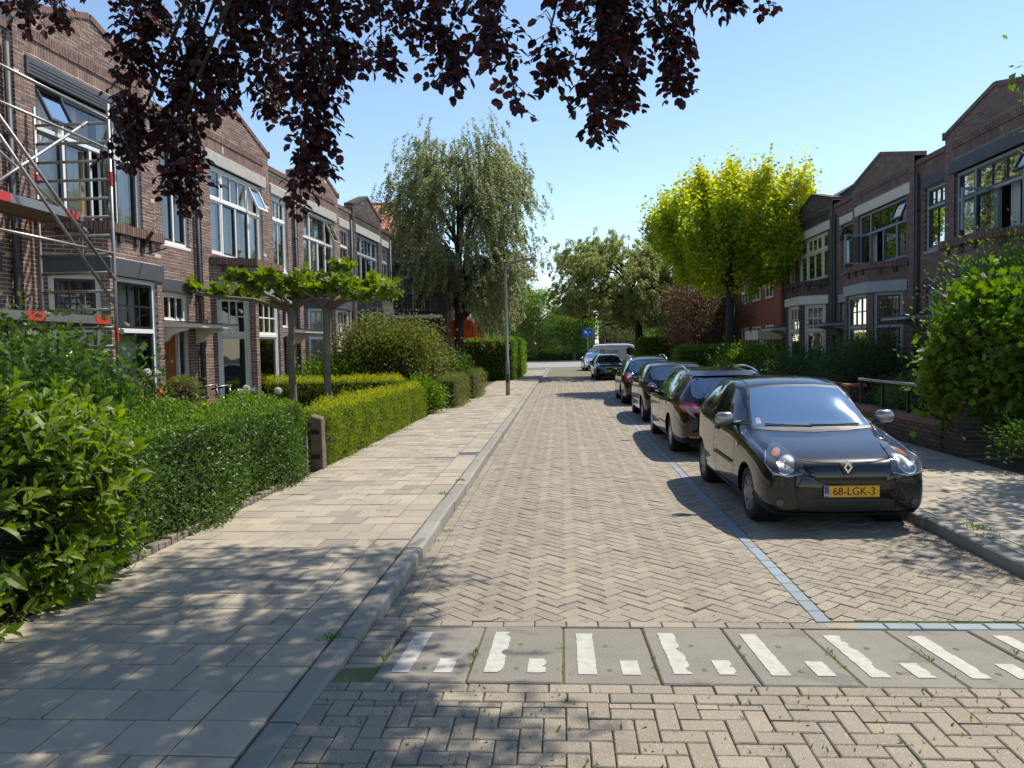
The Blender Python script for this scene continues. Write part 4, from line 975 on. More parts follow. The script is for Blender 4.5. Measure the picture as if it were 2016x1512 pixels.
# near garden behind the laurel
shrub('hawthorn_bush', 'tall bush with small lobed leaves in front of the scaffold', 'bush', (-5.35, 7.2, .08), (1.15, 1.2, 1.85), 13000, .055, M['shrub'], 'hand', 15, 46, .22, 1., m2=None)
shrub('rose_bush', 'dark thicket of small leaves between laurel and scaffold', 'bush', (-5.2, 6.0, .08), (1.1, .8, 1.6), 12000, .042, M['shrub_dark'], 'oval', 16, 40, .24, .6)
shrub('mahonia', 'brown tinged bush beside the orange front door', 'bush', (-5.4, 9.2, .08), (.85, .7, 1.2), 6500, .06, M['bronze'], 'oval', 17, 26, .27, .4)
shrub('green_shrub', 'small upright green shrub behind the privet hedge near the scaffold foot', 'bush', (-4.7, 8.2, .08), (.6, .9, 1.15), 6500, .055, M['shrub'], 'oval', 18, 26, .27, .4)
shrub('golden_shrub', 'small shrub with golden variegated leaves behind the privet hedge', 'bush', (-4.45, 9.0, .08), (.3, .35, 1.12), 500, .075, M['golden'], 'oval', 19, 8, .25, .4)
# round clipped box ball near the door
shrub('box_ball', 'round clipped box ball beside the bicycles by the orange door', 'topiary', (-6.75, 13.3, .08), (.36, .36, 1.32), 100, .03, M['maple'], 'quad', 20, 3, .1)
def boxball():
    rg = np.random.default_rng(77); d = rnd_dir(5200, rg); c = np.array([-6.75, 13.3, 1.02])
    H = [o for o in bpy.data.objects if o.get('category') == 'topiary'][0]
    leaf_obj('leaves', leaf_T(c+d*(.33+rg.normal(0, .02, 5200))[:, None], unit(d+rg.normal(0, .6, (5200, 3))), unit(d+rg.normal(0, .5, (5200, 3))), .032*rg.uniform(.7, 1.3, 5200), .018), M['maple'], H)
    MB().ball(tuple(c), .27, 12, 8).build('twigs', M['core'], H); MB().tube([(-6.75, 13.3, .05), (-6.75, 13.3, .9)], .025, 6).build('stem', M['bark'], H)  # dark ball stands for twigs and shade inside the topiary
boxball()
# pollarded plane trees with flat trained arms
def pollard(label, base, arms, seed):
    rg = np.random.default_rng(seed); H = thing('plane_tree', base, label, 'tree', 'pollarded plane trees'); b = Vector(base)
    hd = b+Vector((.03, 0, 2.62))
    MB().tube([b-Vector((0, 0, .1)), b+Vector((.01, 0, .7)), b+Vector((-.02, .01, 1.5)), b+Vector((.02, 0, 2.2)), hd], [.10, .082, .074, .074, .105], 10).build('trunk', M['bark_plane'], H, smooth=True)
    P, D, Nn, Ls = [], [], [], []
    for (dx, dy, dz) in arms:
        e = hd+Vector((dx, dy, dz)); kn = hd+Vector((dx*.35, dy*.35, dz*.25+.08)); k2 = hd+Vector((dx*.7+rg.normal(0, .05), dy*.7+rg.normal(0, .05), dz*.6+.02))
        MB().tube([hd-Vector((0, 0, .06)), kn, k2, e], [.06, .04, .03, .036], 8).build('arm', M['bark_plane'], H, smooth=True)
        kb = MB(); 
        for t, w_ in ((1., .065), (.66, .05)):
            c = hd.lerp(e, t); c.z = hd.z+dz*t*.9+.04
            kb.ball(tuple(c), w_, 8, 6)
            for q in range(int(26*t)):
                an = rg.uniform(0, 6.28); el = rg.uniform(.15, 1.3); dd = np.array([math.cos(an)*math.cos(el), math.sin(an)*math.cos(el), math.sin(el)])
                L = rg.uniform(.1, .36); p0 = np.array(c); p1 = p0+dd*L
                kb.tube([p0, p1], [.008, .004], 4)
                for u in range(rg.integers(3, 6)):
                    f = rg.uniform(.45, 1); q0 = p0+dd*L*f; P.append(q0); D.append(dd*.5+rnd_dir(1, rg)[0]-np.array([0, 0, .15])); Nn.append(np.array([0, 0, 1.])+rg.normal(0, .5, 3)); Ls.append(rg.uniform(.08, .21))
        kb.build('knuckle', M['bark_plane'], H, smooth=True)
    P, D, Nn, Ls = map(np.array, (P, D, Nn, Ls))
    leaf_obj('leaves', leaf_T(P, D, Nn, Ls, Ls*.85), M['plane'], H, 'hand', 150)
pollard('pollarded plane tree with flat trained arms, its trunk beside the bicycles', (-5.72, 16, .08), [(-2.3, -.1, .42), (-1.35, .5, .28), (-.9, -.5, .55), (.15, .5, .62), (1.0, .25, .8), (1.2, -.4, .35), (-.2, -.7, .5)], 51)
pollard('pollarded plane tree with flat trained arms, its trunk beside the pavement yew hedge', (-4.93, 15.9, .08), [(-1.0, .3, .25), (.9, .2, .35), (1.35, -.35, .15), (.5, -.6, .3), (-.5, -.5, .4), (1.1, .7, .3), (.25, .9, .45)], 52)
# ------------------------------------------------------------------ trees
tree('birch_tree', 'tall weeping silver birch behind the olive Japanese maple on the left', (-4.95, 37, .05), (-4.85, 37, 7.6, 3.45, 3.0, 4.7), 165000, .105, M['birch'], 1, 260, (.4, .4, .36), .27, 'quad', .55, hang=1.05, bark=M['bark_dark'], fork=.25, shell=.25, limb_n=40, amp=.14, boxy=.74, cut=lambda P: (P[:, 2] < 3.5) & (P[:, 0] < -3.9))
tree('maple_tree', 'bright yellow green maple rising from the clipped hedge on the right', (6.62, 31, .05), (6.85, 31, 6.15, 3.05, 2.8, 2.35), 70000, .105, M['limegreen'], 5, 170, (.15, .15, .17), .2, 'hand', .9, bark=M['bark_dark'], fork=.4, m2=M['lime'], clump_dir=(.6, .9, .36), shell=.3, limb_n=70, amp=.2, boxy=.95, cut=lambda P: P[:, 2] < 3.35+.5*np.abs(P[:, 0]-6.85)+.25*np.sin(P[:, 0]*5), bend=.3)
tree('pear_tree', 'broad silvery olive tree with drooping leaves behind the parked cars', (4.6, 45, .05), (4.0, 45.5, 5.3, 4.7, 3.4, 3.4), 150000, .16, M['olive'], 3, 180, (.4, .4, .3), .26, 'quad', .3, hang=.5, amp=.25, cut=lambda P: P[:, 2] < 2.95+.18*np.maximum(0, 4.5-P[:, 0]), bark=M['bark_dark'], fork=.35, shell=.3, limb_n=40)
tree('plum_tree', 'small bronze leaved tree in the shade behind the yellow green maple', (6.6, 39, .05), (6.8, 39, 3.1, 2.0, 1.8, 1.5), 14000, .09, M['bronze'], 4, 40, (.35, .35, .25), .12, 'quad', .55, bark=M['bark_dark'])
for i, (x, y, cz, rx, rz_, lab) in enumerate([(-6.0, 101, 6.2, 4.2, 5.4, 'tall green tree at the far street end, seen beside the lamp pole'), (-3.0, 101.5, 5.0, 3.2, 4.4, 'mid green tree with a bare stem at the far street end'), (1.6, 100.6, 4.4, 2.8, 2.9, 'small round light green tree with a forked stem at the far street end'), (-13, 104, 6.5, 5, 6, 'large tree beyond the tall clipped hedge'), (9.5, 103, 5.5, 3.5, 4.5, 'dark tree at the far end behind the white van')]):
    tree('street_tree', lab, (x, y, 0), (x, y, cz, rx, rx*.8, rz_), 17000, .2, [M['mid'], M['mid'], M['lime'] if False else M['hedge'], M['mid'], M['olive']][i], 20+i, 60, (.6, .6, .5), .22, 'quad', .6, bark=M['bark'], fork=.3, shell=.3, group='trees at the far end of the street')
# ------------------------------------------------------------------ right side planting
hedge('privet_hedge', 'long clipped hedge round the foot of the yellow green maple', 'hedge', (4.3, 9.2, 28.9, 30.0, .08, 1.68), 30000, .06, M['hedge'], 'oval', lump=.05, f=3, seed=31, ratio=.55)
hedge('privet_hedge', 'tall dark hedge beside the white van at the street corner', 'hedge', (4.35, 7.6, 43, 46, .08, 2.15), 20000, .09, M['hedge'], 'oval', lump=.1, f=2, seed=32, ratio=.6)
shrub('ivy_mound', 'bright ivy mound on the garden wall behind the estate car', 'ivy', (6.3, 26.2, .08), (1.3, .8, 1.45), 9000, .085, M['hedge'], 'oval', 33, 30, .24, .75)
shrub('dark_shrub', 'dark shaded shrub under the bay window of the house with pale lintels', 'bush', (7.5, 19.8, .08), (1.3, 1.5, 1.75), 12000, .06, M['shrub_dark'], 'oval', 34, 36, .25, .5)
shrub('dark_shrub', 'dark shaded shrub before the cream framed bay window', 'bush', (7.3, 23.4, .08), (1.3, 1.6, 1.5), 11000, .06, M['shrub_dark'], 'oval', 35, 36, .25, .5)
shrub('fern_shrub', 'low fern like planting behind the black railing', 'bush', (6.35, 14.0, .3), (.6, 1.8, .75), 7000, .07, M['shrub'], 'quad', 36, 30, .26, .3)
# vine heaped over the brick pier and garden fence
shrub('vine', 'sunlit grape vine heaped over the brick pier on the right', 'vine', (6.3, 11.5, .1), (.95, .8, 2.3), 15000, .105, M['vine'], 'hand', 37, 60, .19, 1., m2=None, inner=.6)
shrub('wisteria', 'light green wisteria behind the vine against the shaded house', 'bush', (7.9, 13.2, .1), (1.9, 1.1, 3.1), 20000, .075, M['vine'], 'quad', 38, 52, .2, .45, inner=.55)
shrub('climbing_vine', 'dark leaves hanging over the iron gate at the right edge', 'vine', (7.7, 11.0, .1), (1.2, .7, 2.2), 9000, .075, M['shrub'], 'hand', 39, 34, .24, .9)
shrub('wild_shrub', 'small pale leaved shrub spilling onto the right pavement by the iron gate', 'bush', (6.0, 10.15, .1), (.6, .35, .62), 1300, .07, M['shrub'], 'oval', 40, 18, .3, .4)
tree('garden_tree', 'tree standing beside the right pavement, throwing dappled shade on it', (8.6, 7.6, .05), (7.6, 8.8, 4.6, 2.0, 2.2, 1.7), 13000, .10, M['hedge'], 41, 40, (.3, .3, .25), .12, 'quad', .55, bark=M['bark'])

# ------------------------------------------------------------------ copper beech over the street
def beech():
    rg = np.random.default_rng(61); H = thing('copper_beech', (4.6, -3.2, .1), 'copper beech with dark purple leaves hanging down over the street', 'tree')
    tr = Vector((4.6, -3.2, .1))
    MB().tube([tr-Vector((0, 0, .15)), tr+Vector((0, 0, .3)), tr+Vector((-.1, .1, 2)), tr+Vector((-.15, .3, 4.)), tr+Vector((-.3, .6, 7)), tr+Vector((-.4, .8, 10))], [.5, .38, .33, .3, .2, .08], 14).build('trunk', M['bark'], H, smooth=True)
    fork = np.array([4.45, -2.9, 4.1]); limbs = MB(); tw = MB(); S, Dd, Ln = [], [], []
    # hanging boughs: (pixel-free) sprays given by top and tip points, with width
    spec = []
    def bough(x0, y0, Y0, x1, y1, Y1, wpx, dens): spec.append((ray_y(x0, y0, Y0), ray_y(x1, y1, Y1), wpx, dens))
    bough(300, -120, 5.2, 262, 130, 4.9, 75, 40); bough(330, -120, 5.0, 250, 300, 4.8, 60, 40); bough(420, -140, 5.3, 345, 240, 5.0, 80, 55); bough(400, 60, 5.0, 368, 385, 4.9, 38, 46); bough(360, 230, 4.9, 330, 365, 4.9, 25, 12); bough(300, 180, 5.0, 268, 300, 4.9, 30, 14)
    bough(480, -140, 5.1, 430, 200, 4.9, 85, 60); bough(560, -140, 5.4, 520, 215, 5.1, 85, 64); bough(600, -60, 5.0, 622, 345, 4.8, 55, 60); bough(640, 60, 4.9, 592, 385, 4.8, 34, 38); bough(640, -140, 5.2, 680, 130, 5.0, 80, 52)
    bough(740, -140, 5.2, 752, 130, 4.8, 60, 40); bough(830, -140, 5.0, 800, 60, 4.8, 55, 30); bough(870, -120, 4.9, 888, 140, 4.6, 60, 40); bough(960, -140, 4.7, 965, 90, 4.5, 50, 30); bough(990, 0, 4.6, 1015, 200, 4.4, 24, 14)
    bough(1120, -140, 4.9, 1090, 150, 4.7, 50, 36); bough(1160, -140, 5.0, 1180, 250, 4.7, 65, 70); bough(1250, -140, 5.1, 1220, 200, 4.9, 75, 66); bough(1330, -140, 5.2, 1330, 150, 4.9, 38, 34); bough(1290, 0, 5.0, 1335, 190, 4.9, 30, 16)
    bough(1390, -140, 5.3, 1440, 0, 5.0, 40, 22); bough(1450, -120, 5.2, 1510, 0, 5.1, 24, 8); bough(60, -120, 5.6, 40, 20, 5.4, 70, 34); bough(120, -100, 5.5, 130, 50, 5.3, 30, 12); bough(190, -120, 5.5, 200, -20, 5.3, 30, 8)
    for (a, b, wd, dens) in spec:
        v = b-a; L = np.linalg.norm(v); w3 = wd*a[1]/1515
        m1 = a+v*.35+np.array([rg.normal(0, .06), rg.normal(0, .06), .1]); m2_ = a+v*.72+np.array([rg.normal(0, .04), rg.normal(0, .04), .03])
        ln = [a, m1, m2_, b]; tw.tube(ln, [.014, .010, .007, .003], 5)
        par = fork+(a-fork)*.6+np.array([0, 0, 1.3]); limbs.tube([fork, (fork+par)/2+np.array([0, 0, .5]), par, a], [.05, .03, .014, .010], 6)
        for k in range(int(dens*1.9)):
            t = rg.uniform(0, 1)**.9; i = min(2, int(t*3)); f = t*3-i; p = ln[i]*(1-f)+ln[i+1]*f
            wloc = w3*(1.05-.62*t); off = rg.normal(0, .5, 3)*wloc; off[2] *= .8
            dr = np.array([rg.normal(0, 1), rg.normal(0, .9), -.35])*.8+v/L*.5
            S.append(p+off*.6); Dd.append(dr); Ln.append(rg.uniform(.12, .30)*(.6+.6*(1-t)))
            if k % 2 == 0: tw.tube([p, p+off*.6], [.004, .003], 3, cap=False)
    # upper canopy, out of sight above, that shades the near pavement
    sv = np.array([TOSUN.x/TOSUN.z, TOSUN.y/TOSUN.z])
    cen = []
    for k in range(1700):
        if k % 3: gx, gy = rg.uniform(-3.1, -.75), rg.uniform(2.2, 6.2)
        else: gx, gy = rg.uniform(-3.4, -.15), rg.uniform(1.4, 3.7)
        if gx > -1.0 and gy > 3.9: continue
        if gx > -.75+.0*(gy) and gy > 3.55: continue
        if math.sin(gx*3.1+1)+math.sin(gy*2.7)+math.sin(gx*5+gy*4) > 1.15: continue
        h = rg.uniform(5.6, 7.6); p = np.array([gx+sv[0]*h, gy+sv[1]*h, h+.1])
        x, y, z = pix_np(p[None])
        if y[0] > -60: continue
        cen.append(p)
    for p in cen:
        for q in range(2): S.append(p+rg.normal(0, .12, 3)); Dd.append(np.array([rg.normal(), rg.normal(), rg.normal()*.3])); Ln.append(rg.uniform(.2, .4))
    cen = np.array(cen)
    for k in range(26):
        a = cen[rg.integers(len(cen))]; limbs.tube([fork, fork+(a-fork)*.4+np.array([0, 0, 1.0]), fork+(a-fork)*.75+np.array([0, 0, .5]), a], [.11, .08, .045, .012], 6)
    # unseen crown roof added above the camera to darken the near pavement
    for k in range(1500):
        p = np.array([rg.uniform(-6, 6.5), rg.uniform(-8, 3.6), 0]); p[2] = 6.6+rg.uniform(0, 2.6)+.12*abs(p[0])
        if (p[0]-sv[0]*p[2]) > -.6 and (p[1]-sv[1]*p[2]) > 1.6: continue
        S.append(p); Dd.append(np.array([rg.normal(), rg.normal(), rg.normal()*.3])); Ln.append(rg.uniform(.25, .5))
        if k % 60 == 0: limbs.tube([fork+np.array([0, 0, 2.]), (fork+p)/2+np.array([0, 0, 1.6]), p], [.09, .06, .012], 5)
    # rest of the crown above and behind the camera
    for k in range(520):
        d = rnd_dir(1, rg)[0]; p = np.array([4.2, -4.2, 8.8])+d*np.array([3.6, 3.4, 3.0])*rg.uniform(.5, 1); S.append(p); Dd.append(rnd_dir(1, rg)[0]); Ln.append(rg.uniform(.25, .45))
        if k % 14 == 0: limbs.tube([fork+np.array([0, 0, 2.5]), (fork+p)/2+np.array([0, 0, 1.5]), p], [.07, .05, .012], 5)
    P, D, Nn, lines = twig_leaves(S, Dd, Ln, rg)
    for pts in lines: tw.tube(pts[::2] if len(pts) > 4 else pts, .0022, 3, cap=False)
    limbs.build('limb', M['bark_dark'], H, smooth=True); tw.build('twigs', M['twig'], H, kind='stuff')
    sz = .060*rg.uniform(.5, 1.3, len(P)); sz[(P[:, 2] > 6.4) & (P[:, 1] < 3.7)] *= 2.0
    leaf_obj('leaves', leaf_T(P, D, Nn, sz, sz*.80), M['beech'], H, 'oval', 300)
beech()

# ------------------------------------------------------------------ weeds, litter, flowers
def tufts():
    rg = np.random.default_rng(71); P = []
    def patch(x, y, z, n, s): P.extend([(x+rg.normal(0, s), y+rg.normal(0, s), z) for _ in range(n)])
    for (x, y) in ((-1.12, 4.35), (-1.36, 4.3), (-1.2, 6.9), (-1.14, 7.3), (-1.3, 9.6), (-1.38, 8.7)): patch(x, y, .09 if x < XL-.01 else .0, 70, .035)
    for i in range(10): x = -.99+.487*i-.007; [P.append((x+rg.normal(0, .006), rg.uniform(3.75, 4.3), zr(4.0)-.01)) for _ in range(22)]
    for k in range(900):      # joints of the table and the bay
        P.append((rg.uniform(XL, 3.3), rg.uniform(2.4, 3.72), ZP-.012))
    for k in range(1500): P.append((rg.uniform(XB+.1, XR), 4.9+abs(rg.normal(0, 1.1)), -.011))
    for k in range(240): P.append((XR-.04-abs(rg.normal(0, .03)), rg.uniform(4.8, 12), -.004))
    for k in range(300): P.append((XL+.02, rg.uniform(4.8, 20), -.005))
    patch(3.62, 6.95, .1, 120, .06); patch(3.55, 6.6, .1, 40, .05); patch(4.75, 10.9, .1, 80, .07); patch(-1.55, 27.2, .1, 120, .08); patch(-3.3, 15.8, .1, 60, .1)
    P = np.array(P); n = len(P); L = rg.uniform(.006, .026, n)
    big = (P[:, 2] > .05); L[big] *= 1.6
    D = unit(rnd_dir(n, rg)*.7+np.array([0, 0, 1.1])); o = leaf_obj('weeds', leaf_T(P, D, rnd_dir(n, rg), L, L*.3), M['grass'], None, 'quad')
    tag(o, 'small tufts of grass and moss growing in the paving joints', 'weeds')
    # dry leaves along the right kerb
    n = 900; P = np.stack([XR-.03-np.abs(rg.normal(0, .09, n)), rg.uniform(4.4, 7.6, n), np.full(n, .006)+rg.uniform(0, .012, n)], 1)
    P2 = np.stack([rg.uniform(-3.4, 3.2, 160), rg.uniform(2.6, 9, 160), np.full(160, .008)], 1); P2[P2[:, 0] < XL, 2] = .106; P2[P2[:, 1] < 3.74, 2] = ZP+.006
    P3 = np.stack([-3.42+np.abs(rg.normal(0, .07, 260)), rg.uniform(4, 16, 260), np.full(260, .106)], 1)
    P = np.concatenate([P, P2, P3]); n = len(P); L = rg.uniform(.008, .026, n)
    D = rnd_dir(n, rg); D[:, 2] *= .15; o = leaf_obj('dry_leaves', leaf_T(P, D, unit(rnd_dir(n, rg)*.5+np.array([0, 0, 1])), L, L*.6), M['litter'], None, 'quad')
    tag(o, 'brown dry leaves and husks lying along the kerbs', 'leaf litter')
tufts()
for (p, lab) in (((-5.15, 12, 1.13), 'white allium ball, lower of the pair above the privet hedge'), ((-5.05, 12, 1.19), 'white allium ball, taller of the pair above the privet hedge'), ((-4.53, 12, 1.15), 'single white allium ball next to a plane trunk'), ((-6.12, 11.0, 1.5), 'white allium head standing before the dark framed bay window, left of two'), ((-5.98, 11.05, 1.47), 'white allium head standing before the dark framed bay window, right of two')):
    h = thing('allium', (p[0], p[1], .08), lab, 'flower', 'white alliums'); MB().tube([(p[0]+.03, p[1], .08), (p[0]+.02, p[1], .6), p], .006, 5).build('stalk', M['grass'], h)
    rg = np.random.default_rng(int(p[0]*-100)); d = rnd_dir(420, rg); leaf_obj('flower_head', leaf_T(np.array(p)+d*.042, unit(d+rg.normal(0, .3, (420, 3))), d, .022, .014), M['white_flower'], h)
    MB().ball(p, .04, 10, 7).build('flower_core', M['white_flower'], h)
tree('garden_tree', 'dark green garden tree behind the bronze leaved tree', (8.6, 43, .05), (8.4, 43, 3.4, 2.2, 2.0, 2.6), 16000, .12, M['shrub'], 45, 50, (.4, .4, .35), .14, 'quad', .55, bark=M['bark_dark'])
tree('garden_tree', 'green garden tree between the white van and the olive tree', (9.0, 52, .05), (8.2, 52, 3.6, 2.6, 2.4, 2.8), 16000, .14, M['mid'], 46, 50, (.45, .45, .4), .14, 'quad', .55, bark=M['bark_dark'])
# ------------------------------------------------------------------ car bodies
def carpaint(name, c, metal=0., rough=.25): return mat(name, c, rough, metal=metal, coat=1., spec=.15, noise=(40, .08))
M['tyre'] = mat('tyre', (.018, .018, .018), .8, noise=(30, .3))
M['rim'] = mat('alloy', (.42, .42, .43), .3, metal=.9)
M['rim_grey'] = mat('hub_cap', (.25, .25, .26), .4, metal=.6)
M['chrome'] = mat('chrome', (.75, .75, .76), .12, metal=1)
M['silverpl'] = mat('silver_plastic', (.3, .3, .32), .3, metal=.6, coat=.5)
M['trim'] = mat('black_trim', (.012, .012, .013), .5, noise=(50, .2))
M['shut'] = mat('shut_line', (.003, .003, .003), .7)
def carglass(name, c, k=.35):
    m = bpy.data.materials.new(name); m.use_nodes = True; t = m.node_tree; N = t.nodes; Lk = t.links; b = N['Principled BSDF']
    b.inputs['Base Color'].default_value = (*c, 1); b.inputs['Roughness'].default_value = .04; b.inputs['Specular IOR Level'].default_value = .9 if k > .15 else .4; b.inputs['Coat Weight'].default_value = 1 if k > .15 else .4; b.inputs['Coat Roughness'].default_value = .01; b.inputs['Coat IOR'].default_value = 1.6 if k > .15 else 1.45
    gp = N.new('ShaderNodeNewGeometry'); nz = N.new('ShaderNodeTexNoise'); nz.inputs['Scale'].default_value = 3; Lk.new(gp.outputs['Position'], nz.inputs['Vector'])
    gl = N.new('ShaderNodeBsdfGlossy'); gl.inputs['Roughness'].default_value = .03; gl.inputs[0].default_value = (.55, .82, 1, 1)  # gloss tinted blue, the sky's colour painted into the reflection
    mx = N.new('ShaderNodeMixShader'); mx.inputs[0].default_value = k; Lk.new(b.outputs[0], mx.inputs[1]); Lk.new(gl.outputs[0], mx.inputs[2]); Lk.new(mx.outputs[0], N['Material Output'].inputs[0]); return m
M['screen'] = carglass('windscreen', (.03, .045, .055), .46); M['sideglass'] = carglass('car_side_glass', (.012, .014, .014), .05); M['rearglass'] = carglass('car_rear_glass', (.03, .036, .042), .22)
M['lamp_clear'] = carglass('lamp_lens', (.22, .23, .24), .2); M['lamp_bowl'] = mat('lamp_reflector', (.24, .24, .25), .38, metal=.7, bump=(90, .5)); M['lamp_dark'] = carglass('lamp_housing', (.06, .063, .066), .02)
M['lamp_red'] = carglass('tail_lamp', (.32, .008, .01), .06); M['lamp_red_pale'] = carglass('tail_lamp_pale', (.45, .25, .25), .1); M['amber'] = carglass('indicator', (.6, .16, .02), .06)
M['plate'] = mat('plate_yellow', (.72, .36, .012), .4); M['plate_blue'] = mat('plate_blue', (.02, .07, .35), .4); M['ink'] = mat('ink', (.006, .006, .006), .5); M['plate_white'] = mat('plate_white', (.8, .8, .8), .5)

def pchip(t, Y, q):
    """monotone cubic through rows of Y at t"""
    t = np.asarray(t, float); Y = np.asarray(Y, float); h = np.diff(t)[:, None]; d = np.diff(Y, axis=0)/h
    m = np.zeros_like(Y); m[0] = d[0]; m[-1] = d[-1]
    a, b = d[:-1], d[1:]; w1 = 2*h[1:]+h[:-1]; w2 = h[1:]+2*h[:-1]
    with np.errstate(divide='ignore', invalid='ignore'): hm = (w1+w2)/(w1/a+w2/b)
    m[1:-1] = np.where(a*b > 0, hm, 0)
    i = np.clip(np.searchsorted(t, q, side='right')-1, 0, len(t)-2); s = ((q-t[i])/(t[i+1]-t[i]))[:, None]; hh = (t[i+1]-t[i])[:, None]
    return (2*s**3-3*s**2+1)*Y[i]+(s**3-2*s**2+s)*hh*m[i]+(-2*s**3+3*s**2)*Y[i+1]+(s**3-s**2)*hh*m[i+1]
def catmull(P, n):
    P = np.asarray(P, float); Q = np.concatenate([[2*P[0]-P[1]], P, [2*P[-1]-P[-2]]]); out = []
    for i in range(1, len(Q)-2):
        for k in range(n):
            t = k/n; out.append(.5*((2*Q[i])+(-Q[i-1]+Q[i+1])*t+(2*Q[i-1]-5*Q[i]+4*Q[i+1]-Q[i+2])*t*t+(-Q[i-1]+3*Q[i]-3*Q[i+1]+Q[i+2])*t**3))
    out.append(P[-1]); return np.array(out)
class CarBody:
    def __init__(s, st, sc=1., tumble=.55):
        st = np.array(st, float); q = np.linspace(0, len(st)-1, (len(st)-1)*5+1)
        r = pchip(np.arange(len(st)), st, q); rings = []
        for (y, zlo, zt, w_, zb, wr, zr_) in r:
            zb = min(zb, zr_-.004); zm = zlo+(zb-zlo)*.52
            A = np.array([.955*w_*(1-tumble)+wr*tumble+.018*min(1, (zr_-zb)/.3), zb+(zr_-zb)*tumble])
            half = [(0, zlo), (.5*w_, zlo), (.84*w_, zlo+.005), (.95*w_, zlo+.05), (.992*w_, zlo+(zm-zlo)*.55), (w_, zm), (.988*w_, zm+(zb-zm)*.62), (.955*w_, zb), tuple(A), (wr+.02, zr_-.028), (wr-.05, zr_+(zt-zr_)*.35), (.5*wr, zt-(zt-zr_)*.14), (0, zt)]
            h = catmull(half, 3); h[:, 0] = np.maximum(h[:, 0], 0); full = np.concatenate([h, (h*np.array([-1, 1]))[-2:0:-1]])
            rings.append(np.stack([full[:, 0], np.full(len(full), y), full[:, 1]], 1))
        V = np.array(rings)*sc; n, k = V.shape[:2]; F = []
        for i in range(n-1):
            for j in range(k): j2 = (j+1) % k; F.append((i*k+j, i*k+j2, (i+1)*k+j2, (i+1)*k+j))
        F.append(tuple(range(k-1, -1, -1))); F.append(tuple((n-1)*k+j for j in range(k)))
        s.V = V.reshape(-1, 3).tolist(); s.F = F; s.sc = sc; s.bvh = BVHTree.FromPolygons(s.V, s.F)
    def mesh(s, wheels, wr, well=.3):
        me = bpy.data.meshes.new('body'); me.from_pydata(s.V, [], s.F); me.update()
        bm = bmesh.new(); bm.from_mesh(me); bmesh.ops.recalc_face_normals(bm, faces=bm.faces); bm.to_mesh(me); bm.free()
        o = bpy.data.objects.new('tmp_body', me); COL.objects.link(o); cs = []
        for (x, y, z) in wheels:
            c = MB(); sg = 1 if x > 0 else -1; c.lathe([(1e-4, x-sg*well), (wr, x-sg*well), (wr, x+sg*.4), (1e-4, x+sg*.4)], 40, 'x', (0, y, z)); cm = c.mesh('c')
            bm = bmesh.new(); bm.from_mesh(cm); bmesh.ops.remove_doubles(bm, verts=bm.verts, dist=.0005); bmesh.ops.recalc_face_normals(bm, faces=bm.faces); bm.to_mesh(cm); bm.free()
            co = bpy.data.objects.new('tmp_cut', cm); COL.objects.link(co); md = o.modifiers.new('b', 'BOOLEAN'); md.operation = 'DIFFERENCE'; md.solver = 'EXACT'; md.object = co; cs.append(co)
        dg = bpy.context.evaluated_depsgraph_get(); dg.update(); out = bpy.data.meshes.new_from_object(o.evaluated_get(dg)); out.name = 'body'
        for c in cs+[o]: bpy.data.objects.remove(c)
        out.polygons.foreach_set('use_smooth', np.ones(len(out.polygons), bool))
        try: out.set_sharp_from_angle(angle=R(38))
        except Exception: pass
        return out
    def patch(s, poly, view, off=.004, cell=.03, yaw=0):
        """outline seen from 'front','rear','left','right','top' laid onto the body"""
        sc = s.sc; poly = [(p[0]*sc, p[1]*sc) for p in poly]
        if view == 'front': d = Vector((-math.sin(yaw), math.cos(yaw), 0)); U = Vector((math.cos(yaw), math.sin(yaw), 0))
        elif view == 'rear': d = Vector((math.sin(yaw), -math.cos(yaw), 0)); U = Vector((math.cos(yaw), math.sin(yaw), 0))
        elif view == 'left': d = Vector((1, 0, 0)); U = Vector((0, 1, 0))
        elif view == 'right': d = Vector((-1, 0, 0)); U = Vector((0, 1, 0))
        Vv = Vector((0, 0, 1)); Cn = Vector((0, max(v[1] for v in s.V), 0)) if view == 'rear' else Vector((0, 0, 0))
        if view == 'top': d = Vector((0, 0, -1)); U = Vector((1, 0, 0)); Vv = Vector((0, 1, 0))
        xs = [p[0] for p in poly]; ys = [p[1] for p in poly]; bm = bmesh.new(); cache = {}
        def vert(p):
            key = (round(p[0], 5), round(p[1], 5))
            if key in cache: return cache[key]
            o = Cn+U*p[0]+Vv*p[1]-d*6; h = s.bvh.ray_cast(o, d)
            if h[0] is None: cache[key] = None; return None
            nn = h[1] if h[1].dot(d) < 0 else -h[1]
            cache[key] = bm.verts.new(h[0]+nn*off); return cache[key]
        x = math.floor(min(xs)/cell)*cell
        while x < max(xs):
            y = math.floor(min(ys)/cell)*cell
            while y < max(ys):
                P = list(poly)
                for q in ((-1, 0, -x), (1, 0, x+cell), (0, -1, -y), (0, 1, y+cell)):
                    P = clip_poly(P, *q)
                    if len(P) < 3: break
                if len(P) >= 3:
                    vs = [vert(p) for p in P]; vv = []
                    for v_ in vs:
                        if v_ is not None and (not vv or vv[-1] is not v_): vv.append(v_)
                    if len(vv) > 2 and vv[0] is vv[-1]: vv.pop()
                    if len(vv) >= 3 and None not in vs and len(set(vv)) == len(vv):
                        try: bm.faces.new(vv)
                        except ValueError: pass
                y += cell
            x += cell
        me = bpy.data.meshes.new('patch'); bmesh.ops.recalc_face_normals(bm, faces=bm.faces)
        bm.to_mesh(me); bm.free(); me.polygons.foreach_set('use_smooth', np.ones(len(me.polygons), bool)); return me
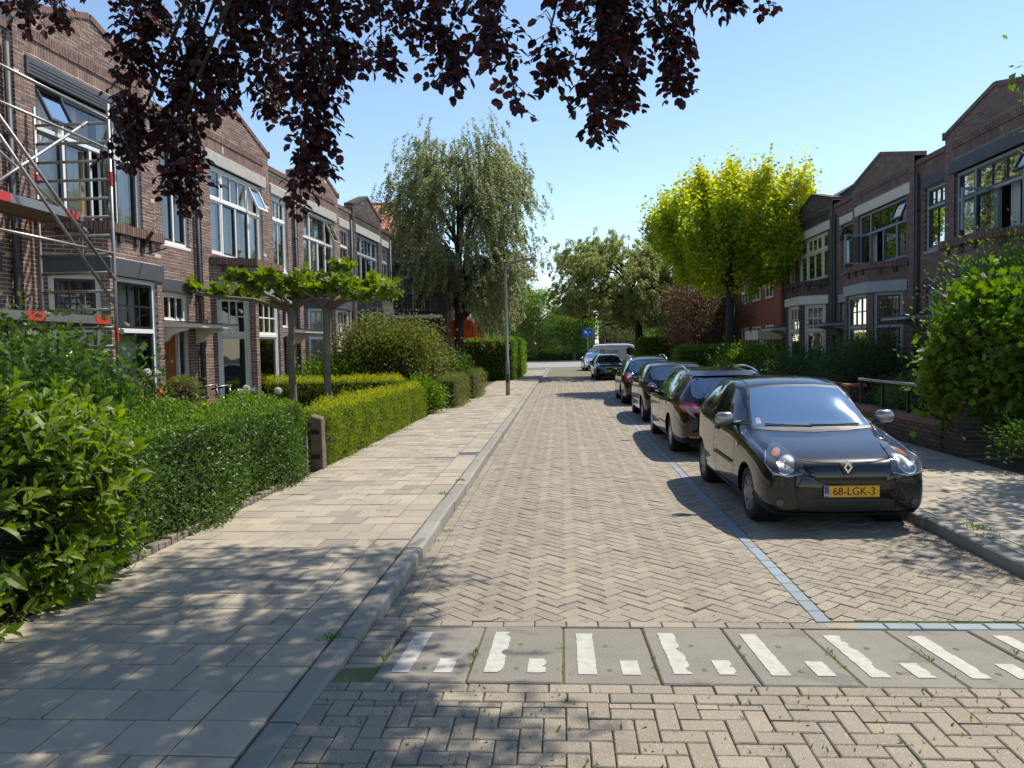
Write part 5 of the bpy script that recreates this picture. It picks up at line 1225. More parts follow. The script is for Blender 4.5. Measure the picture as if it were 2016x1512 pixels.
    def at(s, u, v, view='front', off=0, yaw=0):
        sc = s.sc; m_ = {'front': (Vector((0, 1, 0)), Vector((u*sc, -6, v*sc))), 'rear': (Vector((0, -1, 0)), Vector((u*sc, 9, v*sc))), 'left': (Vector((1, 0, 0)), Vector((-6, u*sc, v*sc))), 'right': (Vector((-1, 0, 0)), Vector((6, u*sc, v*sc))), 'top': (Vector((0, 0, -1)), Vector((u*sc, v*sc, 6)))}[view]
        h = s.bvh.ray_cast(m_[1], m_[0]); nn = h[1] if h[1].dot(m_[0]) < 0 else -h[1]; return h[0]+nn*off, nn
def grow(poly, d):
    cx = sum(p[0] for p in poly)/len(poly); cy = sum(p[1] for p in poly)/len(poly)
    return [(p[0]+d*(1 if p[0] > cx else -1), p[1]+d*(1 if p[1] > cy else -1)) for p in poly]
def rnd_poly(poly, n=5):
    """smooth closed outline"""
    P = np.array(poly, float); m = len(P); out = []
    for i in range(m):
        p0, p1, p2, p3 = P[i-1], P[i], P[(i+1) % m], P[(i+2) % m]
        for k in range(n):
            t = k/n; out.append(tuple(.5*((2*p1)+(-p0+p2)*t+(2*p0-5*p1+4*p2-p3)*t*t+(-p0+3*p1-3*p2+p3)*t**3)))
    return out
def mir(poly): return [(-p[0], p[1]) for p in poly]
def text_mesh(s, size, name='text'):
    cu = bpy.data.curves.new(name, 'FONT'); cu.body = s; cu.size = size; cu.align_x = 'CENTER'; cu.align_y = 'CENTER'; cu.extrude = .0006
    o = bpy.data.objects.new(name, cu); COL.objects.link(o); dg = bpy.context.evaluated_depsgraph_get(); dg.update()
    me = bpy.data.meshes.new_from_object(o.evaluated_get(dg)); bpy.data.objects.remove(o); return me
def part(name, me, m, parent): return mobj(name, me, m, parent, world=False)
def strip(pts, w_):   # thin band along a polyline (2D)
    out = []; back = []
    for i, p in enumerate(pts):
        q0, q1 = pts[max(i-1, 0)], pts[min(i+1, len(pts)-1)]; dx, dy = q1[0]-q0[0], q1[1]-q0[1]; l = math.hypot(dx, dy); nx_, ny_ = -dy/l*w_/2, dx/l*w_/2
        out.append((p[0]+nx_, p[1]+ny_)); back.append((p[0]-nx_, p[1]-ny_))
    return out+back[::-1]
def plate(car, bd, view, u, v, txt, w_=.5, h=.105, tilt=0):
    sc = bd.sc; p, nn = bd.at(u, v, view, .012); sg = -1 if view == 'front' else 1
    base = Matrix.Translation(p+Vector((0, sg*.01, 0))) @ Matrix.Rotation(math.pi if view == 'rear' else 0, 4, 'Z') @ Matrix.Rotation(R(90)+tilt, 4, 'X')
    pl = part('number_plate', MB().box(-w_/2, w_/2, -h/2, h/2, -.006, .006).mesh('number_plate', bevel=.003), M['plate'], car); pl.matrix_basis = base
    b = part('plate_band', MB().box(-w_/2+.003, -w_/2+.042, -h/2+.004, h/2-.004, .0055, .0072).mesh('plate_band'), M['plate_blue'], pl)
    if not txt: return
    t = part('plate_text', text_mesh(txt, h*.98), M['ink'], pl); t.matrix_basis = Matrix.Translation((.02, -.002, .0075)) @ Matrix.Diagonal((.93, 1, 1, 1))
    t2 = part('plate_text', text_mesh('NL', .032), M['plate_white'], pl); t2.matrix_basis = Matrix.Translation((-w_/2+.022, -.03, .008))
def wheel(car, x, y, r, wd, rimm, spokes=5, rr=.66, twin=False):
    sg = 1 if x > 0 else -1; xo = x
    tp = [(r*rr, xo-sg*wd*.95), (r*.9, xo-sg*wd), (r*.985, xo-sg*wd*.86), (r, xo-sg*wd*.5), (r*.985, xo-sg*wd*.14), (r*.93, xo-sg*.004), (r*.80, xo+sg*.004), (r*rr, xo-sg*.012)]
    wh_ = MB(); wh_.lathe([(r*rr, xo-sg*.010), (r*(rr-.03), xo-sg*.006), (r*(rr-.07), xo-sg*.03), (r*(rr-.09), xo-sg*.06)], 32, 'x', (0, y, r))
    for k in range(spokes):
        for dl in ((-.11, .11) if twin else (0,)):
            an = 2*math.pi*k/spokes+.3+dl; c, s_ = math.cos(an), math.sin(an); wa, wb = (.028, .02) if not twin else (.02, .014)
            def q(rad, t, dx): return (xo-sg*dx, y+c*rad-s_*t, r+s_*rad+c*t)
            r0, r1 = r*.1, r*(rr-.04)
            wh_.hexa([q(r0, -wa, .05), q(r1, -wb, .05), q(r1, wb, .05), q(r0, wa, .05), q(r0, -wa, .022), q(r1, -wb, .012), q(r1, wb, .012), q(r0, wa, .022)])
    wh_.lathe([(r*.16, xo-sg*.05), (r*.16, xo-sg*.022), (r*.1, xo-sg*.014), (1e-4, xo-sg*.014)], 16, 'x', (0, y, r))
    W = part('wheel', wh_.mesh('wheel', 'auto'), rimm, car)
    part('tyre', MB().lathe(tp, 40, 'x', (0, y, r)).mesh('tyre', True), M['tyre'], W)
    part('brake_disc', MB().lathe([(1e-4, xo-sg*.075), (r*(rr-.05), xo-sg*.075)], 24, 'x', (0, y, r)).mesh('brake_disc'), M['trim'], W)
def mirror(car, bd, y, z, sg, m, cap, reach=.2):
    sc = bd.sc; p, nn = bd.at(y, z, 'right' if sg > 0 else 'left')
    c = p+Vector((sg*reach*.62, .02, .05))
    mm = MB().ball((0, 0, 0), 1, 14, 9); 
    mm.v = [(c.x+v[0]*.105, c.y+v[1]*.06-(.03*abs(v[0]) if True else 0)*0, c.z+max(-.7, min(.8, v[2]))*.085) for v in mm.v]
    mo = part('wing_mirror', mm.mesh('wing_mirror', True), cap, car)
    part('mirror_arm', MB().tube([p-Vector((sg*.03, 0, 0)), p+Vector((sg*.06, .01, .0)), c-Vector((0, 0, .05))], [.03, .022, .03], 8).mesh('mirror_arm', True), m, mo)

def make_car(name, label, pos, rz, st, sc, paint, W, det, group='cars parked along the kerb'):
    """st stations, W=(front axle y, rear axle y, track half, wheel radius, rim material, spokes, twin)"""
    car = thing(name, pos, label, 'car', group, rz); bd = CarBody(st, sc); ya, yb, tk, r, rm, sp, tw = W
    ws = [(s_*tk*sc, y*sc, r*sc) for y in (ya, yb) for s_ in (-1, 1)]
    body = part('body', bd.mesh(ws, (r+.045)*sc), paint, car)
    for (x, y, z) in ws: wheel(car, x, y, r*sc, .2*sc, rm, sp, .66, tw)
    for (x, y, z) in ws:
        sg = 1 if x > 0 else -1
        part('wheel_well', MB().lathe([(1e-4, x-sg*.285), ((r+.04)*sc, x-sg*.285), ((r+.04)*sc, x-sg*.03)], 32, 'x', (0, y, z)).mesh('wheel_well'), M['trim'], car)
    part('underbody', MB().box(-(tk-.26)*sc, (tk-.26)*sc, .45*sc, (st[-1][0]-.45)*sc, .14*sc, .32*sc).mesh('underbody'), M['trim'], car)
    det(car, bd, paint); return car
def P_(car, bd, name, poly, view, m, off=.004, both=False, yaw=0, cell=.03, parent=None):
    o = part(name, bd.patch(poly, view, off, cell, yaw), m, parent or car)
    if both:
        if view in ('front', 'rear', 'top'): part(name, bd.patch(mir(poly), view, off, cell, -yaw), m, parent or car)
        else: part(name, bd.patch(poly, 'left' if view == 'right' else 'right', off, cell), m, parent or car)
    return o
def wiper(car, pts, bd):
    m_ = MB(); q = [bd.at(u, v, 'front', .018)[0] for (u, v) in pts]; m_.tube(q, .008, 5); part('wiper', m_.mesh('wiper'), M['trim'], car)

# ---- small black hatchback, front to the camera
tw_st = [(0, .26, .60, .54, .555, .38, .585), (.025, .205, .66, .69, .605, .48, .64), (.08, .175, .705, .755, .655, .57, .69), (.25, .17, .765, .805, .725, .65, .752), (.55, .17, .835, .822, .795, .675, .822), (.84, .18, .89, .826, .845, .68, .876), (.98, .18, .925, .828, .872, .68, .908), (1.3, .18, 1.15, .83, .91, .625, 1.09), (1.62, .18, 1.345, .83, .935, .60, 1.285), (1.82, .18, 1.415, .83, .95, .59, 1.355), (2.2, .18, 1.46, .83, .965, .59, 1.40), (2.7, .19, 1.457, .822, .985, .555, 1.395), (3.1, .19, 1.42, .81, 1.01, .54, 1.355), (3.28, .20, 1.355, .79, 1.02, .52, 1.29), (3.42, .23, 1.18, .76, 1.0, .52, 1.12), (3.52, .26, .98, .71, .9, .5, .94), (3.58, .32, .8, .62, .74, .44, .77), (3.6, .4, .66, .48, .62, .36, .64)]
def twingo(car, bd, paint):
    scr = [(-.635, .945), (-.575, 1.18), (-.515, 1.325), (-.25, 1.352), (0, 1.358), (.25, 1.352), (.515, 1.325), (.575, 1.18), (.635, .945), (.3, .925), (0, .915), (-.3, .925)]
    P_(car, bd, 'windscreen_seal', grow(scr, .02), 'front', M['trim'], .003, cell=.05); P_(car, bd, 'windscreen', scr, 'front', M['screen'], .006, cell=.05)
    sw = rnd_poly([(1.20, .985), (1.75, .99), (1.98, 1.0), (1.96, 1.315), (1.80, 1.325), (1.62, 1.265), (1.38, 1.12)], 3); qw = rnd_poly([(2.08, 1.0), (2.55, 1.03), (2.95, 1.07), (3.02, 1.12), (2.9, 1.26), (2.6, 1.33), (2.08, 1.325)], 3)
    P_(car, bd, 'window_trim', rnd_poly([(1.12, .965), (1.8, .968), (2.5, 1.0), (3.02, 1.04), (3.07, 1.13), (2.93, 1.29), (2.6, 1.355), (2.0, 1.35), (1.75, 1.35), (1.52, 1.25), (1.3, 1.11)], 3), 'right', M['trim'], .003, True, cell=.05)
    P_(car, bd, 'side_window', sw, 'right', M['sideglass'], .006, True, cell=.05); P_(car, bd, 'side_window', qw, 'right', M['sideglass'], .006, True, cell=.05)
    # shut lines, rub strip, handle
    P_(car, bd, 'bonnet_line', strip([(-.64, .83), (-.58, .77), (-.46, .715), (-.25, .69), (0, .683), (.25, .69), (.46, .715), (.58, .77), (.64, .83)], .009), 'front', M['shut'], .003, cell=.04)
    P_(car, bd, 'door_line', strip([(1.17, .95), (1.13, .8), (1.14, .5), (1.2, .3), (1.4, .27), (2.0, .27), (2.12, .32), (2.16, .6), (2.1, .98)], .008), 'right', M['shut'], .003, True, cell=.06)
    P_(car, bd, 'rub_strip', [(1.22, .52), (2.1, .535), (2.1, .575), (1.22, .555)], 'right', M['trim'], .012, True, cell=.05)
    P_(car, bd, 'sill', [(.95, .2), (2.72, .2), (2.72, .27), (.95, .27)], 'right', M['trim'], .004, True, cell=.06)
    P_(car, bd, 'door_handle', rnd_poly([(1.92, .83), (2.07, .835), (2.07, .87), (1.92, .865)]), 'right', M['trim'], .014, True)
    P_(car, bd, 'side_repeater', rnd_poly([(.98, .74), (1.05, .745), (1.05, .775), (.98, .77)]), 'right', M['amber'], .008, True)
    # head lamps: big drops on the corners
    for s_ in (1, -1):
        f = (lambda p: p) if s_ > 0 else mir
        drop = rnd_poly([(.40, .595), (.54, .57), (.66, .60), (.735, .68), (.76, .765), (.74, .825), (.65, .815), (.52, .755), (.41, .675)], 4)
        hl = P_(car, bd, 'headlight', f(drop), 'front', M['lamp_dark'], .008, yaw=R(22)*s_, cell=.02)
        P_(car, bd, 'headlight_rim', f(strip([(.40, .587), (.54, .561), (.668, .592), (.745, .675), (.772, .765)], .012)), 'front', M['silverpl'], .012, yaw=R(22)*s_, cell=.02, parent=hl)
        def circ(cx, cz, rr): return [(cx+rr*math.cos(a*math.pi/10), cz+rr*math.sin(a*math.pi/10)) for a in range(20)]
        P_(car, bd, 'headlight_ring', f(circ(.555, .66, .086)), 'front', M['chrome'], .011, yaw=R(22)*s_, cell=.02, parent=hl)
        P_(car, bd, 'headlight_bowl', f(circ(.555, .66, .076)), 'front', M['lamp_bowl'], .014, yaw=R(22)*s_, cell=.02, parent=hl)
        P_(car, bd, 'headlight_bulb', f(circ(.555, .66, .02)), 'front', M['lamp_clear'], .018, yaw=R(22)*s_, cell=.02, parent=hl)
        P_(car, bd, 'indicator_bowl', f(circ(.668, .75, .042)), 'front', M['silverpl'], .011, yaw=R(22)*s_, cell=.02, parent=hl)
        P_(car, bd, 'indicator_lens', f(circ(.668, .75, .026)), 'front', M['amber'], .014, yaw=R(22)*s_, cell=.02, parent=hl)
        P_(car, bd, 'fog_lamp', f(circ(.63, .30, .048)), 'front', M['trim'], .006, yaw=R(15)*s_, cell=.02)
        P_(car, bd, 'fog_lamp_lens', f(circ(.63, .30, .034)), 'front', M['lamp_dark'], .010, yaw=R(15)*s_, cell=.02)
        P_(car, bd, 'bumper_line', f(strip([(.44, .54), (.50, .42), (.46, .24)], .008)), 'front', M['shut'], .003, cell=.03)
    P_(car, bd, 'grille', rnd_poly([(-.42, .225), (0, .21), (.42, .225), (.45, .27), (.40, .335), (0, .34), (-.40, .335), (-.45, .27)], 4), 'front', M['trim'], .003, cell=.03)
    for z in (.245, .27, .3): P_(car, bd, 'grille_bar', strip([(-.34, z), (0, z-.004), (.34, z)], .007), 'front', M['shut'], .008, cell=.05)
    P_(car, bd, 'bumper_lip', strip([(-.66, .205), (-.4, .19), (0, .185), (.4, .19), (.66, .205)], .016), 'front', M['silverpl'] if False else M['trim'], .01, cell=.05)
    # emblem: dark hexagon with an upright metal lozenge
    hx = [(0, .70), (.055, .687), (.066, .642), (.04, .577), (-.04, .577), (-.066, .642), (-.055, .687)]
    P_(car, bd, 'emblem_base', hx, 'front', M['trim'], .010, cell=.02)
    p, nn = bd.at(0, .64, 'front', .018); em = MB()
    lz_ = lambda a, b: [(0, b), (a, 0), (0, -b), (-a, 0)]
    for i in range(4):
        o_, i_ = lz_(.040, .060), lz_(.019, .030); j = (i+1) % 4; q = [o_[i], o_[j], i_[j], i_[i]]
        em.hexa([(p.x+u, p.y+.012, p.z+v) for u, v in q]+[(p.x+u*(.97 if k < 2 else 1.05), p.y-.010, p.z+v*(.97 if k < 2 else 1.05)) for k, (u, v) in enumerate(q)])
    part('emblem', em.mesh('emblem'), M['chrome'], car)
    plate(car, bd, 'front', .03, .415, '68-LGK-3')
    wiper(car, [(.52, .955), (.25, .95), (-.02, .955)], bd); wiper(car, [(.0, .94), (-.25, .95), (-.5, .965)], bd)
    for s_ in (-1, 1): mirror(car, bd, 1.25, .97, s_, M['trim'], M['silverpl'], .24)
    P_(car, bd, 'inspection_card', [(-.59, .97), (-.53, .975), (-.53, 1.03), (-.575, 1.03)], 'front', M['silverpl'], .0075)
    P_(car, bd, 'roof_seam', strip([(-.5, 1.60), (-.5, 2.9)], .012), 'top', M['trim'], .004, True, cell=.1)
black = carpaint('black_paint', (.006, .006, .0075)); 
make_car('hatchback_car', 'small black hatchback facing the camera, yellow plate 68-LGK-3', (2.60, 7.2, 0), R(1.2), tw_st, .94, black, (.66, 3.03, .795, .285, M['rim_grey'], 8, False), twingo)

# ---- black estate, rear to the camera
es_st = [(0, .38, .60, .42, .56, .3, .59), (.05, .28, .70, .64, .62, .45, .68), (.18, .23, .77, .76, .68, .55, .74), (.5, .2, .86, .87, .76, .62, .83), (1.0, .19, .95, .91, .84, .66, .915), (1.25, .19, 1.0, .915, .875, .67, .955), (1.6, .19, 1.20, .918, .90, .63, 1.145), (2.05, .19, 1.41, .92, .92, .59, 1.35), (2.5, .19, 1.47, .92, .93, .575, 1.41), (3.1, .19, 1.48, .918, .945, .575, 1.42), (3.7, .19, 1.46, .91, .965, .565, 1.40), (4.2, .2, 1.415, .885, .98, .545, 1.355), (4.42, .21, 1.36, .86, .98, .54, 1.295), (4.6, .23, 1.15, .83, .96, .57, 1.09), (4.7, .26, .99, .79, .9, .56, .955), (4.77, .31, .86, .72, .8, .5, .83), (4.81, .38, .70, .55, .66, .4, .68)]
def estate(car, bd, paint, lampz=(.80, .97), chromewin=True, pl='', dark=None):
    gl_o = rnd_poly([(1.55, .945), (2.5, .965), (3.5, 1.0), (4.05, 1.04), (4.22, 1.10), (4.12, 1.24), (3.8, 1.335), (3.1, 1.375), (2.4, 1.37), (2.05, 1.3), (1.75, 1.12)], 3)
    P_(car, bd, 'window_trim', gl_o, 'right', M['chrome'], .003, True, cell=.06)
    P_(car, bd, 'window_trim_inner', grow(gl_o, -.014), 'right', M['trim'], .0045, True, cell=.06)
    for q in (rnd_poly([(1.72, .97), (2.52, .985), (2.52, 1.345), (2.3, 1.335), (2.0, 1.23)], 3), rnd_poly([(2.62, .99), (3.42, 1.015), (3.40, 1.335), (2.62, 1.35)], 3), rnd_poly([(3.5, 1.025), (4.0, 1.055), (4.17, 1.11), (4.07, 1.22), (3.78, 1.31), (3.5, 1.33)], 3)):
        P_(car, bd, 'side_window', q, 'right', M['sideglass'], .007, True, cell=.06)
    rw = rnd_poly([(-.56, 1.30), (-.62, 1.02), (-.3, .985), (.3, .985), (.62, 1.02), (.56, 1.30), (.3, 1.325), (-.3, 1.325)], 3)
    P_(car, bd, 'rear_window', rw, 'rear', M['rearglass'], .005, cell=.05)
    P_(car, bd, 'spoiler', [(-.56, 1.335), (.56, 1.335), (.54, 1.385), (-.54, 1.385)], 'rear', paint, .05, cell=.05)
    for s_ in (1, -1):
        f = (lambda p: p) if s_ > 0 else mir
        tl = P_(car, bd, 'tail_light', f(rnd_poly([(.22, .755), (.55, .74), (.86, .80), (.9, .90), (.80, .935), (.5, .885), (.27, .835)], 4)), 'rear', M['lamp_red'], .010, yaw=-R(25)*s_, cell=.03)
        P_(car, bd, 'tail_light_lens', f(rnd_poly([(.36, .785), (.58, .775), (.80, .83), (.82, .885), (.55, .86), (.38, .83)], 4)), 'rear', M['lamp_red_pale'], .014, yaw=-R(25)*s_, cell=.03, parent=tl)
        P_(car, bd, 'reflector', f([(.42, .335), (.70, .35), (.70, .385), (.42, .37)]), 'rear', M['lamp_red'], .008, cell=.04)
        p0 = [bd.at(s_*.55, y, 'top', .03+.03*math.sin((y-2.1)/2.2*math.pi))[0] for y in np.linspace(2.1, 4.28, 9)]; p0[0] -= Vector((0, 0, .03)); p0[-1] -= Vector((0, 0, .035))
        part('roof_rail', MB().tube(p0, .018, 8).mesh('roof_rail', True), M['chrome'], car)
    P_(car, bd, 'bumper_line', strip([(-.78, .60), (-.4, .575), (0, .57), (.4, .575), (.78, .60)], .01), 'rear', M['shut'], .003, cell=.05)
    P_(car, bd, 'bumper_trim', [(-.6, .24), (.6, .24), (.66, .31), (-.66, .31)], 'rear', M['trim'], .005, cell=.06)
    P_(car, bd, 'badge', [(.3, .70), (.47, .70), (.47, .718), (.3, .718)], 'rear', M['chrome'], .006, yaw=-R(10))
    P_(car, bd, 'badge', [(-.05, .70), (.05, .70), (.04, .78), (-.04, .78)], 'rear', M['chrome'], .006)
    plate(car, bd, 'rear', 0, .50, '')
    for y, l in ((1.5, .0), (2.57, 0), (3.46, 0)): P_(car, bd, 'door_line', strip([(y, .95), (y-.03, .6), (y, .28)], .008), 'right', M['shut'], .003, True, cell=.06)
    for y in (2.42, 3.30): P_(car, bd, 'door_handle', rnd_poly([(y-.1, .82), (y+.07, .825), (y+.07, .855), (y-.1, .85)]), 'right', M['chrome'], .014, True)
    P_(car, bd, 'rub_strip', [(2.6, .47), (3.4, .475), (3.4, .495), (2.6, .49)], 'right', M['trim'], .006, True, cell=.06)
    scr = [(-.64, 1.03), (-.54, 1.36), (0, 1.42), (.54, 1.36), (.64, 1.03), (0, 1.0)]
    P_(car, bd, 'windscreen', scr, 'front', M['screen'], .006, cell=.06)
    for s_ in (-1, 1): mirror(car, bd, 1.72, .95, s_, M['trim'], M['trim'], .22)
    p, _n = bd.at(0, 4.2, 'top'); part('aerial', MB().tube([p, p+Vector((0, .12, .06))], [.012, .004], 6).mesh('aerial'), M['trim'], car)
PI = math.pi
make_car('estate_car', 'black estate car with chrome roof rails behind the small hatchback', (2.60, 11.95+4.81*.935, 0), PI, es_st, .935, carpaint('black_paint_estate', (.005, .0055, .0075)), (.92, 3.74, .875, .325, M['rim'], 5, True), estate)

# ---- small dark car with round tail lamps
mi_st = [(0, .38, .60, .45, .56, .3, .59), (.04, .28, .70, .64, .63, .46, .68), (.16, .22, .78, .74, .69, .55, .75), (.5, .2, .88, .80, .78, .6, .85), (.95, .19, .96, .835, .87, .63, .92), (1.1, .19, 1.02, .838, .90, .635, .97), (1.4, .19, 1.22, .84, .93, .62, 1.165), (1.66, .19, 1.37, .84, .945, .60, 1.315), (2.0, .19, 1.41, .84, .955, .59, 1.36), (2.6, .19, 1.41, .84, .97, .585, 1.36), (3.15, .19, 1.385, .825, .985, .57, 1.33), (3.4, .2, 1.33, .81, .985, .56, 1.27), (3.56, .22, 1.12, .785, .97, .57, 1.06), (3.66, .25, .97, .75, .9, .56, .94), (3.73, .31, .82, .68, .76, .5, .79), (3.76, .4, .68, .52, .63, .38, .66)]
def mini(car, bd, paint):
    gl_o = [(1.42, .965), (3.3, 1.0), (3.36, 1.03), (3.24, 1.29), (1.9, 1.325), (1.66, 1.25)]
    P_(car, bd, 'window_trim', grow(gl_o, .012), 'right', M['chrome'], .003, True, cell=.06); P_(car, bd, 'side_window', gl_o, 'right', M['sideglass'], .006, True, cell=.06)
    P_(car, bd, 'door_pillar', [(2.45, .98), (2.55, .98), (2.53, 1.31), (2.43, 1.31)], 'right', M['trim'], .009, True, cell=.06)
    P_(car, bd, 'rear_window', rnd_poly([(-.53, 1.27), (-.57, 1.02), (0, .99), (.57, 1.02), (.53, 1.27), (0, 1.29)], 3), 'rear', M['rearglass'], .005, cell=.05)
    for s_ in (1, -1):
        f = (lambda p: p) if s_ > 0 else mir
        tl = P_(car, bd, 'tail_light', f(rnd_poly([(.50, .70), (.60, .655), (.68, .69), (.71, .80), (.67, .91), (.58, .92), (.51, .85)], 4)), 'rear', M['lamp_red'], .014, yaw=-R(18)*s_, cell=.025)
        P_(car, bd, 'tail_light_rim', f(strip(rnd_poly([(.50, .70), (.60, .655), (.68, .69), (.71, .80), (.67, .91), (.58, .92), (.51, .85)], 4), .016)), 'rear', M['chrome'], .018, yaw=-R(18)*s_, cell=.025, parent=tl)
    P_(car, bd, 'bumper_trim', [(-.6, .26), (.6, .26), (.66, .38), (-.66, .38)], 'rear', M['trim'], .005, cell=.06); plate(car, bd, 'rear', 0, .62, '')
    P_(car, bd, 'door_line', strip([(1.38, .95), (1.36, .6), (1.42, .3)], .008), 'right', M['shut'], .003, True, cell=.06); P_(car, bd, 'door_line', strip([(2.5, .96), (2.54, .6), (2.46, .3)], .008), 'right', M['shut'], .003, True, cell=.06)
    P_(car, bd, 'windscreen', [(-.6, 1.06), (-.55, 1.33), (0, 1.375), (.55, 1.33), (.6, 1.06), (0, 1.03)], 'front', M['screen'], .006, cell=.06)
    for s_ in (-1, 1): mirror(car, bd, 1.6, .98, s_, M['trim'], M['chrome'], .2)
make_car('compact_car', 'dark compact car with rounded red tail lamps between the two estate cars', (2.63, 17.55+3.76*.98, 0), PI, mi_st, .98, carpaint('dark_blue_black_paint', (.006, .008, .013)), (.72, 3.18, .80, .295, M['rim'], 5, False), mini)

# ---- black family estate with high roof rails
fw_st = [(a, b, c*1.045 if c > .9 else c, d*.97, e_, f_*.98, g_*1.045 if g_ > .9 else g_) for (a, b, c, d, e_, f_, g_) in [(y*.92, zl, zt, w_, zb, wr, zr_) for (y, zl, zt, w_, zb, wr, zr_) in es_st]]
def family(car, bd, paint):
    gl_o = rnd_poly([(1.5, .975), (2.4, .985), (3.6, 1.02), (3.98, 1.05), (4.0, 1.2), (3.7, 1.375), (2.8, 1.42), (2.2, 1.41), (1.9, 1.32)], 3)
    P_(car, bd, 'window_trim', grow(gl_o, .012), 'right', M['trim'], .003, True, cell=.06); P_(car, bd, 'side_window', gl_o, 'right', M['sideglass'], .006, True, cell=.06)
    for y in (2.3, 3.1): P_(car, bd, 'door_pillar', [(y-.04, .99), (y+.04, .99), (y+.03, 1.40), (y-.05, 1.40)], 'right', M['trim'], .009, True, cell=.06)
    P_(car, bd, 'rear_window', rnd_poly([(-.54, 1.36), (-.6, 1.06), (0, 1.02), (.6, 1.06), (.54, 1.36), (0, 1.38)], 3), 'rear', M['rearglass'], .005, cell=.05)
    for s_ in (1, -1):
        f = (lambda p: p) if s_ > 0 else mir
        P_(car, bd, 'tail_light', f(rnd_poly([(.48, .80), (.66, .74), (.80, .80), (.80, .93), (.73, 1.06), (.63, 1.04), (.55, .92)], 4)), 'rear', M['lamp_red'], .012, yaw=-R(25)*s_, cell=.03)
        p0 = [bd.at(s_*.53, y, 'top', .035+.035*math.sin((y-1.95)/2.0*math.pi))[0] for y in np.linspace(1.95, 3.95, 9)]; p0[0] -= Vector((0, 0, .035)); p0[-1] -= Vector((0, 0, .04))
        part('roof_rail', MB().tube(p0, .02, 8).mesh('roof_rail', True), M['chrome'], car)
    P_(car, bd, 'bumper_trim', [(-.6, .25), (.6, .25), (.66, .34), (-.66, .34)], 'rear', M['trim'], .005, cell=.06); plate(car, bd, 'rear', 0, .66, '')
    for y in (1.45, 2.3, 3.1): P_(car, bd, 'door_line', strip([(y, .97), (y-.03, .6), (y, .28)], .008), 'right', M['shut'], .003, True, cell=.06)
    P_(car, bd, 'windscreen', [(-.6, 1.1), (-.5, 1.40), (0, 1.46), (.5, 1.40), (.6, 1.1), (0, 1.06)], 'front', M['screen'], .006, cell=.06)
    for s_ in (-1, 1): mirror(car, bd, 1.62, .98, s_, M['trim'], M['trim'], .2)
make_car('family_car', 'dark family estate with bright arched roof rails and red tail lamps before the compact car', (2.62, 22.95+4.81*.92*.95, 0), PI, fw_st, .95, carpaint('black_brown_paint', (.005, .0055, .007)), (.85, 3.42, .845, .315, M['rim_grey'], 7, False), family)

# ---- saloons facing the camera further down
sa_st = [(y*.96, zl, zt*.97 if zt > .9 else zt, w_*.985, zb, wr, zr_*.97 if zr_ > .9 else zr_) for (y, zl, zt, w_, zb, wr, zr_) in es_st]
def saloon(grille):
    def f_(car, bd, paint):
        scr = [(-.62, 1.02), (-.53, 1.31), (0, 1.365), (.53, 1.31), (.62, 1.02), (0, .985)]
        P_(car, bd, 'windscreen', scr, 'front', M['screen'] if not grille else M['sideglass'], .006, cell=.06)
        gl_o = rnd_poly([(1.5, .945), (2.4, .96), (3.6, 1.0), (3.95, 1.04), (3.7, 1.24), (2.9, 1.325), (2.3, 1.325), (1.95, 1.25)], 3); P_(car, bd, 'side_window', gl_o, 'right', M['sideglass'], .006, True, cell=.06)
        for s_ in (1, -1):
            f = (lambda p: p) if s_ > 0 else mir
            hl = P_(car, bd, 'headlight', f([(.40, .62), (.70, .66), (.80, .74), (.74, .77), (.42, .70)]), 'front', M['lamp_clear'], .008, yaw=R(20)*s_, cell=.03)
            P_(car, bd, 'headlight_bowl', f([(.48, .645), (.62, .66), (.62, .705), (.48, .69)]), 'front', M['lamp_bowl'], .011, yaw=R(20)*s_, cell=.03, parent=hl)
            P_(car, bd, 'air_intake', f([(.45, .30), (.72, .34), (.70, .42), (.47, .40)]), 'front', M['trim'], .005, cell=.03)
        fr_ = [(-.30, .70), (.30, .70), (.33, .60), (.24, .32), (-.24, .32), (-.33, .60)]
        P_(car, bd, 'grille_frame', grow(fr_, .018), 'front', M['chrome'] if grille else M['trim'], .004, cell=.03); P_(car, bd, 'grille', fr_, 'front', M['trim'], .007, cell=.03)
        plate(car, bd, 'front', 0, .50, '')
        for s_ in (-1, 1): mirror(car, bd, 1.7, .95, s_, M['trim'], paint, .22)
        P_(car, bd, 'bonnet_line', strip([(-.62, .86), (-.5, .76), (0, .725), (.5, .76), (.62, .86)], .01), 'front', M['shut'], .003, cell=.05)
    return f_
make_car('saloon_car', 'dark blue car facing the camera with a tall chrome edged grille', (2.62, 41.3, 0), R(2), sa_st, .95, carpaint('navy_paint', (.008, .012, .024)), (.88, 3.6, .865, .32, M['rim'], 5, True), saloon(True))
make_car('saloon_car', 'silver car facing the camera, parked behind the dark blue car', (2.55, 57.5, 0), R(3), sa_st, .95, carpaint('silver_paint', (.5, .51, .52), .6), (.88, 3.6, .865, .32, M['rim'], 5, False), saloon(False))
make_car('blue_car', 'blue car mostly hidden behind the white van', (3.1, 67, 0), R(0), fw_st, 1.08, carpaint('blue_paint', (.05, .12, .26), .3), (.85, 3.42, .845, .315, M['rim_grey'], 7, False), saloon(False))
